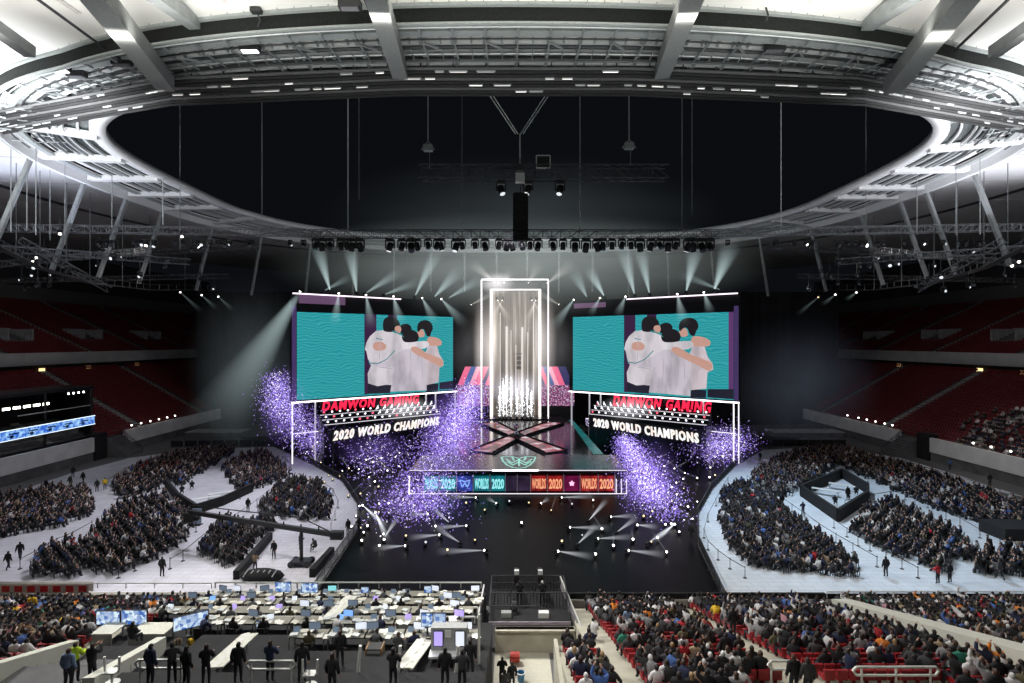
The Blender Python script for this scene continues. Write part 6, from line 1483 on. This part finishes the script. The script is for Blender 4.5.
bot = MB().lathe([(0, 0), (.035, 0), (.035, .16), (.014, .2), (.014, .24), (0, .24)], 8).mesh('bottle', mat('bottle_clear', (.6, .65, .68), .2)); bcap = MB().tube((0, 0, .24), (0, 0, .265), .017, n=8).mesh('bcap', mat('cap_red', (.5, .04, .04), .5))
dn = 0
row_words = ['parapet row', 'second row', 'third row', 'fourth row', 'fifth row', 'sixth row']
desk_at = {}
BAGS = {'strap': MB().path([V((-.06, -.14, .12)), V((-.08, -.2, .28)), V((-.06, -.1, .46))], .02, 5).path([V((.06, -.14, .12)), V((.08, -.2, .28)), V((.06, -.1, .46))], .02, 5).mesh('bag_strap', M['black'])}
for i in range(5):
    n = 0; x = (-22.9, -22.6, -22.9, -19.2, -16.0)[i]; xe = -2.9 if i < 3 else -2.2
    while x < xe - .9:
        if i == 4 and not (-12.5 < x < -5.2 or x > -4): x += 2.05; continue
        n += 1; dn += 1; c = V((x + DW / 2, PR[i] + .35, pz(i)))
        lab = 'cluttered production desk, %s from the stairwell wall in the %s' % (nth(n), row_words[i])
        t = thing('work_desk', lab, 'desk', c, 0, 'production desks'); link('desk_top', DA, t); link('front_panel', DC, t)
        for sx_ in (-DW / 2 + .05, DW / 2 - .05):
            for sy_ in (-.35, .33): link('leg', DL, t).location = (sx_, sy_, 0)
        desk_at[(i, n)] = c; wh = 'on the %s desk of the %s' % (nth(n), row_words[i])
        top = c + V((0, 0, .762)); spots = [-.72, -.25, .25, .72]; rq.shuffle(spots)
        u = rq.random()
        if u < .6:
            k = rq.choices(range(5), (1, 1, 3, 1.2, 6))[0]; m_ = thing('monitor', '%s-lit monitor %s' % (scr_n[k], wh), 'monitor', top + V((spots[0], .12, 0)), rq.uniform(-.3, .3), 'desk monitors'); link('stand', mon_stand, m_); f = link('bezel', mon_frame, m_); link('display', MONS[k], f)
        if u > .18:
            k = rq.choice((2, 4, 4, 4, 0, 3, 4)); m_ = thing('laptop', '%s-lit open laptop %s' % (scr_n[k], wh), 'laptop', top + V((spots[1], -.05, 0)), rq.uniform(-.4, .4), 'open laptops on desks'); link('keyboard_base', lt_base, m_); link('display', LTS[k], m_)
        for j in range(6):
            q = rq.choices((0, 1, 2), (5, 2, 2))[0]; sp = spots[2 + j % 2] + rq.uniform(-.15, .15) + (.22 if j > 2 else 0)
            if j == 2: sp = spots[1]
            link(('paper_sheet', 'folder', 'equipment_case')[q], paper_me[q], None, '%s lying %s %s' % (('white paper sheet', 'cream folder', 'small pale case')[q], ('at the edge', 'in the middle', 'by the laptop', 'beside the edge', 'off the middle', 'near the laptop')[j], wh), ('paper', 'folder', 'case')[q], 'papers and cases on desks', None, top + V((sp, (-.2, .16, -.28, .02, -.3, .26)[j] + rq.uniform(-.03, .03), .001)), (0, 0, rq.uniform(-.5, .5)))
        if rq.random() < .45:
            m_ = thing('water_bottle', 'small water bottle with red cap ' + wh, 'bottle', top + V((rq.uniform(-.8, .8), .3, 0)), 0, 'water bottles on desks'); link('bottle', bot, m_); link('cap', bcap, m_)
        for j in range(3):      # bags and cases on the floor behind the desk
            if rq.random() < .6:
                bx_ = c + V((-.75 + j * .75, -1.35 + rq.uniform(-.1, .1), 0)); cc = rq.choice(('black', 'cream', 'grey', 'red', 'tan', 'yellow'))
                bag = thing('backpack', '%s bag behind the %s desk of the %s, %s' % (cc, nth(n), row_words[i], ('stairwell end', 'middle', 'platform end')[j]), 'bag', bx_, rq.uniform(-1, 1), 'bags on the floor behind the desks')
                bm2 = M['black'] if cc == 'black' else (PAPER if cc == 'cream' else CM[cc]); 
                if cc not in BAGS: k2 = MB(); k2.ball((0, 0, .24), (.22, .15, .25), 10, 7); BAGS[cc] = k2.mesh('bag_' + cc, bm2, True)
                link('pouch', BAGS[cc], bag); link('strap', BAGS['strap'], bag)
        # operator sitting on an office chair behind the desk
        if rq.random() < .85:
            tp = rq.choices(('black', 'charcoal', 'navy', 'grey', 'white', 'olive', 'tan'), (10, 4, 3, 3, 2, 1, 1))[0]
            px_ = c.x + rq.uniform(-.4, .4); py_ = c.y - .95
            person('desk_operator', '%s-topped operator sitting at the %s desk of the %s' % (tp, nth(n), row_words[i]), rq.choice(('sit', 'sit_lean')), (px_, py_, pz(i)), rq.uniform(-.3, .3), tp, rq.choice(('black', 'dark', 'brown')), rq.random() < .3, 1.08, 'operators at the desks')
            ch = thing('office_chair', 'dark office chair behind the %s desk of the %s' % (nth(n), row_words[i]), 'chair', (px_, py_ - .03, pz(i)), 0, 'office chairs at the desks')
            if 'chair_done' not in globals():
                chair_done = True; oc_s = MB().box((-.24, -.22, .36), (.24, .22, .41)).mesh('oc_seat', M['black']); oc_b = MB().box((-.23, -.30, .45), (.23, -.25, .95)).mesh('oc_back', M['black']); bb_ = MB().tube((0, 0, .06), (0, 0, .37), .035)
                for a in range(5): bb_.bar((0, 0, .08), (.3 * math.cos(a * 1.2566), .3 * math.sin(a * 1.2566), .05), .05, .05)
                oc_p = bb_.mesh('oc_base', M['steel'])
            link('seat', oc_s, ch); link('backrest', oc_b, ch); link('base', oc_p, ch)
        x += 2.05
# rails between the desk terraces
for i, (k, lab) in enumerate(((1, 'pale rail behind the front desk row'), (2, 'pale rail behind the second desk row'), (3, 'pale rail behind the third desk row, upper of a pair'), (3, 'pale lower rail behind the third desk row'))):
    y = PR[k - 1] - 1.25 if i < 3 else PR[2] - 1.25
    z = pz(k - 1) + 1.15 - (.45 if i == 3 else 0)
    rail('terrace_rail', lab, [(-17.3 - (i < 2) * 5, y, z), (-2.3, y, z)], 9, 0, .065, M['rail'], z - pz(k - 1) + .1)
# raking pale counters
for i, (a, e, lab) in enumerate((((213, 668), (250, 634), 'pale raking counter covered in papers between the desk rows'), ((325, 622), (352, 596), 'short pale raking counter near the parapet desks'), ((404, 668), (425, 640), 'narrow raking counter with yellow papers beside the monitor console'))):
    Ya, Ye = (22.6, 26.9) if i == 0 else ((29.8, 34.2) if i == 1 else (22.8, 25.6))
    A, E = P(*a, Ya), P(*e, Ye); t = thing('raking_counter', lab, 'counter', A.lerp(E, .5)); c = t.location.copy()
    MB().bar(A - c, E - c, .85, .06).build('counter_top', mat('counter_cream', (.66, .66, .58), .7), t)
    for k in (.1, .5, .9): q = A.lerp(E, k) - c; MB().box((q.x - .04, q.y - .04, q.z - .95), (q.x + .04, q.y + .04, q.z)).build('leg', M['steel'], t)
    for k in range(7):
        q = A.lerp(E, (k + .5) / 7); link('paper_sheet', paper_me[0], None, 'white sheet, %s along the %s' % (nth(k + 1), lab.split(' covered')[0].split(' with')[0]), 'paper', 'papers on the raking counters', None, q + V((rq.uniform(-.2, .2), 0, .05)), (0, 0, rq.uniform(-1, 1)))
# big displays facing the cameras
def display(lab, px, Y, tilt=0, k=0, name='multiview_display'):
    (x0, y0), (x1, y1) = px; A, C = P(x0, y1, Y), P(x1, y0, Y); w, h = C.x - A.x, C.z - A.z; t = thing(name, lab, 'monitor', ((A.x + C.x) / 2, Y, A.z), tilt)
    f = MB().box((-w / 2, 0, 0), (w / 2, .08, h)).build('bezel', M['blackplastic'], t); MB().quad((-w / 2 + .03, -.005, .03), (w / 2 - .03, -.005, .03), (w / 2 - .03, -.005, h - .03), (-w / 2 + .03, -.005, h - .03)).build('display', MS[k], f)
    MB().box((-.05, .08, -.45), (.05, .14, h * .5)).build('stand', M['steel_d'], t); MB().box((-.25, -.05, -.47), (.25, .25, -.43)).build('foot', M['steel_d'], t)
    return t
display('pale blue multiview display beside the dense seats, outer of two', ((96, 611), (120, 625)), 29.6, 0, 0)
display('pale blue multiview display beside the desks, inner of two', ((121, 610), (147, 625)), 29.6, 0, 1)
display('long slanting blue display strip on the desk rows', ((176, 614), (206, 628)), 29.0, .55, 0)
display('violet and blue twin display by the parapet rail', ((275, 582), (291, 592)), 36.2, 0, 1); display('second violet and blue display by the parapet rail', ((301, 583), (318, 593)), 36.2, 0, 2)
display('bright cyan display above the monitor console, outer of two', ((421, 613), (433, 627)), 26.0, 0, 2); display('bright cyan display above the monitor console, inner of two', ((433.5, 613), (446, 627)), 26.0, 0, 0)
display('small blue monitor in the middle desks', ((256, 621), (266, 628)), 29.5, 0, 0)
display('small violet monitor at the parapet desks, near the camera platform', ((424, 586), (432, 593)), 36.0, 0, 1); display('small violet monitor at the parapet desks, next to the first', ((361, 587), (369, 593)), 36.0, 0, 1)
# white tables behind the outer displays
for i, (a, e, lab) in enumerate((((90, 634), (128, 626), 'long pale table under the outer multiview displays'), ((128, 634), (178, 626), 'long pale table under the inner multiview display'))):
    A, E = P(*a, 28.4), P(*e, 29.6); t = thing('long_table', lab, 'table', ((A.x + E.x) / 2, 29.0, A.z)); w = (E.x - A.x) / 2
    MB().box((-w, -.6, -.05), (w, .6, 0)).build('table_top', mat('counter_cream', (.66, .66, .58), .7), t); MB().box((-w, -.62, -.8), (w, -.58, -.05)).build('front_panel', mat('panel_grey', (.4, .4, .38), .7), t)
    for sx_ in (-w + .1, w - .1): MB().box((sx_ - .04, .3, -.9), (sx_ + .04, .4, -.05)).build('leg', M['steel'], t)
# monitor console
A, C = P(431, 651, 24.6), P(467, 628, 24.6); t = thing('monitor_console', 'grey control console with two upright violet displays and a small panel', 'console', ((A.x + C.x) / 2, 24.6, A.z)); w, h = (C.x - A.x) / 2, C.z - A.z
MB().box((-w, 0, 0), (w, .5, h)).build('body', mat('console_grey', (.36, .37, .38), .5), t)
MB().box((-w - .05, -.5, -.08), (w + .05, .1, .02)).build('desk_ledge', M['steel_l'], t)
for x0 in (-w + .12, w * .34): 
    f = MB().box((x0, -.04, .25), (x0 + .48, 0, h - .12)).build('screen_frame', M['blackplastic'], t); MB().quad((x0 + .03, -.05, .28), (x0 + .45, -.05, .28), (x0 + .45, -.05, h - .15), (x0 + .03, -.05, h - .15)).build('display', scr_cols[3 if x0 < 0 else 2], f)
MB().box((-.2, -.04, h * .6), (.1, 0, h - .1)).build('paper_panel', PAPER, t)
for sx_ in (-w + .1, w - .1): MB().box((sx_ - .05, .1, -.85), (sx_ + .05, .4, 0)).build('leg', M['steel'], t)
# standing crew
crew = [((75,683),20.6,'lime','stand_work','crew member in bright lime jacket standing in the stairwell'),((92,684),20.4,'black','stand_film','tall black-clad person filming beside the lime jacket'),((68,690),20.0,'denim','stand','denim-jacketed person beside the lime jacket, cut by the frame'),((132,648),26.5,'black','sit','person in black sitting on the stairwell wall end'),((150,686),20.6,'navy','stand','navy crew member behind the first hoop rail'),((172,684),20.8,'charcoal','stand_work','charcoal crew member behind the hoop rail end'),((186,688),20.2,'black','stand','broad black-coated crew member at the hoop rail'),((206,686),20.4,'black','stand_work','black crew member with tan trousers beside the raking counter'),((238,684),21.0,'black','stand','black crew member between counter and second hoop rail'),((270,682),21.2,'navy','stand_work','crew member behind the middle of the second hoop rail'),((302,683),21.4,'black','stand','crew member in black just past the second hoop rail'),((332,696),19.8,'black','stand','crew member in black cut by the lower frame before the open floor'),((340,668),24.6,'black','stand','black crew member standing at the fifth desk row'),((398,670),24.0,'charcoal','stand_work','crew member with raised tool beside the narrow raking counter'),((393,690),20.6,'black','stand_work','black-clad crew member before the open dark floor'),((445,690),21.0,'black','stand','crew member in black in front of the monitor console'),((470,678),23.0,'black','stand','black crew member beside the console end'),((462,692),20.8,'charcoal','stand_work','charcoal crew member near the white post'),((60,606),34.5,'black','stand','dark standing person among the dense seats'),((5,612),34.0,'denim','stand','denim-jacketed person standing at the frame edge'),((32,608),35.0,'yellow','stand_walk','yellow-jacketed person standing above the dense seats'),((24,604),35.6,'black','stand','dark person standing beside the yellow jacket'),((84,604),35.4,'navy','stand','navy figure standing behind the parapet banner'),
        ((794,690),20.4,'black','stand','black-clad person standing at the short hoop rail'),((808,690),20.2,'charcoal','stand','charcoal person standing beside the short hoop rail'),((628,640),30.5,'denim','stand_walk','denim-jacketed person standing in the rows beside the camera platform'),((674,633),31.5,'olive','stand','olive-coated person standing mid rows'),((733,640),30.0,'black','stand','black-coated person standing at the second stair'),((726,668),24.4,'black','stand','tall dark person standing in the stair rows')]
for (px, Y, c, kind, lab) in crew:
    p = P(*px, Y)
    if px[0] < 140 and Y < 22: Y = (CZ - 5.9) * F / (px[1] - CY); p = P(*px, Y)
    elif 140 < px[0] < 480 and Y < 30:
        best = None
        for i in range(len(PR)):
            y1 = 38.9 if i == 0 else (PR[i - 1] + PR[i]) / 2 + .1; y0 = (PR[i] + PR[i + 1]) / 2 + .1 if i + 1 < len(PR) else 17.0
            Yi = (CZ - pz(i)) * F / (px[1] - CY); er = max(0, y0 + .3 - Yi, Yi - y1 + .3) + abs(Yi - Y) * .01
            if best is None or er < best[0]: best = (er, min(max(Yi, y0 + .3), y1 - .3), i)
        Y = best[1]; p = V(((px[0] - CX) / F * Y, Y, pz(best[2])))
    elif px[0] > 480 or Y > 30: p.z = row_z(max(0, min(NROW - 1, round((38.2 - Y) / ROWD))))
    person('crew_member' if px[0] < 500 else 'standing_spectator', lab, kind, p, rq.uniform(-.5, .5), c, rq.choice(('black', 'black', 'dark', 'brown')), rq.random() < .25, 1.04, 'standing crew in the front stand' if px[0] < 500 else 'standing people in the red rows')
# pale column with lift, stools
for i, (px, lab) in enumerate((((357, 655), 'pale upright lifting column on the open dark floor'), ((397, 665), 'pale upright lifting column near the console'), ((455, 660), 'pale upright lifting column before the monitor console'))):
    p = P(*px, 22.5); z0 = pz(5); t = thing('lifting_column', lab, 'column stand', (p.x, 22.5, z0)); MB().tube((0, 0, .1), (.15, 0, 1.9), .09, .07, 8).build('column', M['rail'], t); MB().lathe([(0, 0), (.35, 0), (.35, .08), (.1, .14), (0, .14)], 12).build('base', M['rail'], t); MB().ball((0.0, 0, .35), (.22, .16, .14)).build('motor', M['rail'], t)
for i, (px, lab) in enumerate((((310, 672), 'pale framed U-armed stool in front of the desks'), ((112, 672), 'pale stool beside the stairwell'))):
    p = P(*px, 21.4); t = thing('framed_stool', lab, 'stool', (p.x, 21.4, pz(6) if i == 0 else p.z - .5)); MB().box((-.25, -.2, .5), (.25, .2, .57)).build('seat', M['rail'], t)
    for sg in (-1, 1): MB().tube((sg * .3, 0, .5), (sg * .32, 0, 1.15), .05).build('arm', M['rail'], t)
    MB().tube((0, 0, .05), (0, 0, .5), .05).build('column', M['rail'], t); MB().lathe([(0, 0), (.3, 0), (.3, .05), (0, .08)], 10).build('base', M['rail'], t)
t = thing('equipment_rack', 'wheeled dark equipment rack with wooden sides among the desks', 'rack', (-6.9, 25.2, pz(4)))
MB().box((-.35, -.3, .08), (.35, .3, 1.15)).build('cabinet', M['blackplastic'], t)
for sg in (-1, 1): MB().box((sg * .38 - .03, -.32, .08), (sg * .38 + .03, .32, 1.18)).build('side_panel', mat('rack_wood', (.30, .18, .08), .6), t)
for k in range(4): MB().box((-.32, -.32, .2 + k * .24), (.32, -.30, .36 + k * .24)).build('rack_unit', M['steel'], t)

# ================================================================== CAMERA PLATFORM AND SUNKEN TUNNEL
t = thing('camera_platform', 'black railed camera platform jutting out at the middle of the front stand', 'platform', (1.2, 34.2, -1.3))
MB().box((-2.8, -0.05, 2.9), (2.8, 4.4, 3.2)).build('deck', M['black'], t)
MB().box((-2.8, -.12, 2.95), (2.8, -.05, 3.18)).build('edge_strip', mat('violet_lit_grey', (.42, .36, .44), .5), t)  # violet light falling on the deck edge painted into its colour
for sx_ in (-2.75, 0, 2.75): 
    for sy_ in (.15, 4.2): MB().box((sx_ - .08, sy_ - .08, 1.3), (sx_ + .08, sy_ + .08, 2.9)).build('post', M['steel_d'], t)
b = MB()
for z in (3.7, 4.25): b.tube((-2.75, 4.35, z), (2.75, 4.35, z), .045); 
for sx_ in (-2.75, 2.75):
    for z in (3.7, 4.25): b.tube((sx_, 0, z), (sx_, 4.35, z), .045)
b.tube((-2.75, 0, 4.2), (.4, 0, 4.2), .045); b.tube((-2.75, 1.8, 4.2), (2.75, 1.8, 4.2), .04)
b.build('railing', M['steel_d'], t)
b = MB()
for k in range(24): b.tube((-2.7 + k * .235, 4.35, 3.2), (-2.7 + k * .235, 4.35, 4.25), .02, n=4)
b.build('baluster_grille', M['steel_d'], t); b = MB()
for k in range(24): b.tube((-2.7 + k * .235, 1.8, 3.2), (-2.7 + k * .235, 1.8, 4.2), .02, n=4)
b.build('baluster_grille', M['steel_d'], t)
for x0, x1, lab in ((484, 477.5, 'sloping white stair rail on the desk side of the camera platform'), (560, 583, 'sloping white stair rail on the seat side of the camera platform')):
    A, E = P(x0, 576 if x0 > 500 else 585, 38.6), P(x1, 632 if x0 > 500 else 619, 32.6); t2 = thing('stair_rail', lab, 'railing', (0, 0, 0))
    MB().bar(A, E, .10, .12).build('handrail', M['rail'], t2); b = MB(); vs = [A + V((.05, 0, -.1)), E + V((.05, 0, -.1)), E + V((.05, 0, -1.0)), A + V((.05, 0, -1.0))]; b.add(vs, [(0, 1, 2, 3)]); b.build('side_panel', mat('mauve_panel', (.42, .37, .42), .6), t2)
    for k in range(5): q = A.lerp(E, k / 4); MB().tube(q + V((0, 0, -1.1)), q, .04).build('post', M['rail'], t2)
def video_camera(lab, p, s=1.0):
    t = thing('broadcast_camera', lab, 'camera', p); 
    for k in range(3): a = k * 2.094 + .5; MB().tube((.55 * math.cos(a) * s, .55 * math.sin(a) * s, 0), (0, 0, 1.15 * s), .04).build('tripod_leg', M['blackplastic'], t)
    MB().box((-.16 * s, -.35 * s, 1.15 * s), (.16 * s, .35 * s, 1.55 * s)).build('body', M['blackplastic'], t); MB().tube((0, .35 * s, 1.35 * s), (0, .95 * s, 1.35 * s), .13 * s, .16 * s, 10).build('lens', M['blackplastic'], t); MB().box((-.14 * s, -.3 * s, 1.58 * s), (.14 * s, -.05 * s, 1.82 * s)).build('viewfinder', M['steel_l'], t)
    MB().tube((.1, -.2, 1.2 * s), (.3, -.7, 1.0 * s), .025).build('handle', M['blackplastic'], t)
video_camera('black broadcast camera on a tripod with pale hood, first on the camera platform', (.35, 37.2, 1.9), 1.2); video_camera('black broadcast camera with pale hood, second on the camera platform', (2.1, 37.2, 1.9), 1.2)
person('camera_operator', 'operator in black behind the first platform camera', 'stand_work', (.55, 36.3, 1.9), .1, 'black', 'black'); person('camera_operator', 'operator in black behind the second platform camera', 'stand_work', (2.2, 36.3, 1.9), 0, 'black', 'white-capped'); person('camera_operator', 'operator crouched low between cables on the platform', 'sit_lean', (.2, 35.0, 1.65), .3, 'charcoal', 'black')
for i, (x, lab) in enumerate(((1.4, 'white equipment case on the platform edge'), (-1.2, 'small grey case on the platform corner'))): MB().box((-.35, -.2, 0), (.35, .2, .35)).build('equipment_case', M['white'] if i == 0 else M['steel'], None, label=lab, cat='case', loc=(x + .8, 34.7, 1.9))
# tan riser wall and sunken floor
b = MB(); b.box((-1.15, 33.7, 0), (4.25, 34.0, 1.6)); struct('wall_riser', b, M['tan'])
b = MB(); b.box((-1.15, 17, -.2), (2.5, 33.7, .04)); struct('floor_tunnel', b, mat('tan_floor', (.52, .50, .42), .8, var=.08))
b = MB(); b.box((2.3, 17, 0), (2.5, 27.6, 4.6)); b.box((2.5, 27.2, 0), (4.3, 27.6, 4.2)); b.box((-1.2, 17, 0), (-1.1, 24, 4.4)); struct('wall_tunnel_side', b, M['tan'])
MB().box((-1.1, 33.5, 1.5), (4.2, 34.08, 1.6)).build('riser_ledge', M['tan'], None, kind='structure')
t = thing('white_post', 'tall pale post beside the crew at the tunnel edge', 'post', (-1.6, 24.2, pz(5) - .1)); MB().tube((0, 0, 0), (0, 0, 2.5), .07).build('pole', M['rail'], t); MB().box((-.18, -.18, 0), (.18, .18, .05)).build('base', M['rail'], t)
for i, (x, Y, c, k, lab) in enumerate(((-.6, 30.4, 'black', 'stand_work', 'crew in black with camera at the sunken tunnel'), (.0, 29.9, 'black', 'stand', 'second crew member in black in the sunken tunnel'), (-.4, 29.2, 'charcoal', 'stand_walk', 'charcoal crew member walking into the sunken tunnel'))): person('crew_member', lab, k, (x, Y, .04), .2 * i, c, 'black', False, 1.03, 'crew in the sunken tunnel')
b = MB(); 
t = thing('litter_bin', 'small blue bin standing on the tan tunnel floor', 'bin', (.55, 30.9, .04)); MB().lathe([(0, 0), (.2, 0), (.25, .5), (.26, .52), (.22, .5), (.18, .05)], 12).build('tub', mat('bin_blue', (.08, .25, .45), .5), t); MB().lathe([(.26, .5), (.28, .53), (.24, .55)], 12).build('rim', M['white'], t)
t = thing('hose_reel', 'small red hose reel on the tan tunnel floor', 'reel', (.2, 32.6, .04)); MB().tube((-.3, 0, .4), (.3, 0, .4), .3, n=12).build('drum', mat('reel_red', (.45, .04, .03), .5), t); MB().box((-.35, -.05, 0), (-.3, .05, .5)).build('stand', M['steel_d'], t)
person('seated_spectator', 'white-jacketed spectator bending alone on the tan stair beside the platform', 'sit_lean', (4.8, 29.2, row_z(10)), 0, 'white', 'black', False, 1.1)
# ================================================================== LIGHT AND CAMERA
w = bpy.data.worlds.new('night'); S.world = w; w.use_nodes = True
w.node_tree.nodes['Background'].inputs[0].default_value = (0.55, 0.65, 0.85, 1); w.node_tree.nodes['Background'].inputs[1].default_value = 0.006
def spot(p, aim, power, size, blend=0.5, col=(1, 1, 1), r=0.5):
    d = bpy.data.lights.new('spot', 'SPOT'); d.energy = power; d.spot_size = math.radians(size); d.spot_blend = blend; d.color = col; d.shadow_soft_size = r
    o = bpy.data.objects.new('spot_light', d); COL.objects.link(o); o.location = p; o.rotation_euler = (V(aim) - V(p)).to_track_quat('-Z', 'Y').to_euler(); return o
def area(p, aim, power, sx, sy, col=(1, 1, 1), spread=180):
    d = bpy.data.lights.new('area', 'AREA'); d.shape = 'RECTANGLE'; d.size = sx; d.size_y = sy; d.energy = power; d.color = col; d.spread = math.radians(spread)
    o = bpy.data.objects.new('area_light', d); COL.objects.link(o); o.location = p; o.rotation_euler = (V(aim) - V(p)).to_track_quat('-Z', 'Y').to_euler(); return o
# floor washes from the front truss
spot((-34, 72, 36), (-40, 62, 0), 34000, 75, .6, (0.90, 0.90, 1.0)); spot((-22, 60, 38), (-30, 52, 0), 12000, 60, .6, (.95, .93, 1.0))
spot((34, 72, 36), (40, 62, 0), 42000, 75, .6, (0.66, 0.84, 1.0)); spot((24, 60, 38), (31, 52, 0), 14000, 60, .6, (.75, .88, 1.0))
# warm-white wash on the front stand from the roof edge
area((12, 44, 42), (16, 29, 4), 900, 20, 1.5, (1, .97, .90), 110); area((-14, 44, 42), (-16, 28, 4), 1000, 20, 1.5, (1, .98, .92), 110)
spot((-44, 44, 40), (-20, 30, 4), 52000, 60, .5, (1, .97, .92), .3); spot((-12, 48, 41), (22, 28, 5), 46000, 75, .5, (1, .97, .92), .3)
spot((-20, 46, 41), (-11, 29, 4), 32000, 42, .6, (1, .98, .92), .3)
spot((-22, 8, 42), (20, 27, 4), 26000, 60, .5, (1, .97, .90), .3); spot((24, 6, 42), (-24, 29, 4), 15000, 55, .5, (1, .97, .92), .3)  # unseen spots added above and behind the viewpoint, brightening the near rows
# unseen uplights added to brighten the roof membrane and its ring
area((0, 30.6, 40.5), (0, 30.8, 45), 1050, 34, 1.0, (1, .98, .92), 150); area((-30, 32.6, 40.5), (-30, 32.8, 45), 900, 26, 1.0, (1, .98, .93), 150); area((30, 32.6, 40.5), (30, 32.8, 45), 900, 26, 1.0, (1, .98, .93), 150); area((0, 30, 34), (0, 38, 44), 1500, 60, 2, (.95, 1, .96), 140); area((-42, 36, 32), (-48, 46, 45), 3600, 5, 5, (.93, .96, 1), 120); area((42, 36, 32), (48, 46, 45), 3600, 5, 5, (.95, .97, 1), 120)
area((-45, 43, 39), (-46, 45, 45), 1500, 14, 4, (.95, .97, 1), 150); area((45, 43, 39), (46, 45, 45), 1500, 14, 4, (.97, .97, 1), 150)
spot((-60, 50, 26), (-53, 60, 44), 18000, 80, 1.0, (.90, .94, 1)); spot((60, 50, 26), (53, 60, 44), 18000, 80, 1.0, (.95, .95, 1))
area((-68, 66, 38.5), (-67, 66, 45), 1500, 10, 26, (.72, .78, 1.0), 150); area((68, 66, 38.5), (67, 66, 45), 1500, 10, 26, (.85, .87, 1.0), 150)
# stage wash and general spill
spot((0, 70, 40), (1, 86, 3), 3500, 50, .6, (.95, .88, 1)); area((0, 96, 26), (0, 60, 0), 500, 30, 10, (.85, .88, 1))
spot((-50, 76, 38), (-84, 88, 9), 4500, 80, .8, (1, .93, .90)); spot((50, 76, 38), (84, 88, 9), 4500, 80, .8, (1, .93, .90)); spot((55, 60, 36), (77, 72, 5), 7000, 45, .6, (1, .96, .92))
spot((2, 92, 24), (1, 128, 44), 3000, 110, 1.0, (.85, .95, .97))
cam = bpy.data.cameras.new('camera'); cam.sensor_width = 36; cam.lens = 500 / 1024 * 36; cam.clip_end = 600; cam.clip_start = 0.5
co = bpy.data.objects.new('camera', cam); COL.objects.link(co); co.location = (0, 0, CZ); co.rotation_euler = (math.pi / 2, 0, 0); S.camera = co
S.view_settings.view_transform = 'Standard'; S.view_settings.look = 'None'; S.view_settings.exposure = 0; S.view_settings.gamma = 1
S.cycles.use_denoising = True; S.cycles.max_bounces = 5; S.cycles.diffuse_bounces = 2; S.cycles.glossy_bounces = 3; S.cycles.transparent_max_bounces = 16; S.cycles.volume_bounces = 0
S.cycles.sample_clamp_indirect = 4.0; S.cycles.volume_max_steps = 256
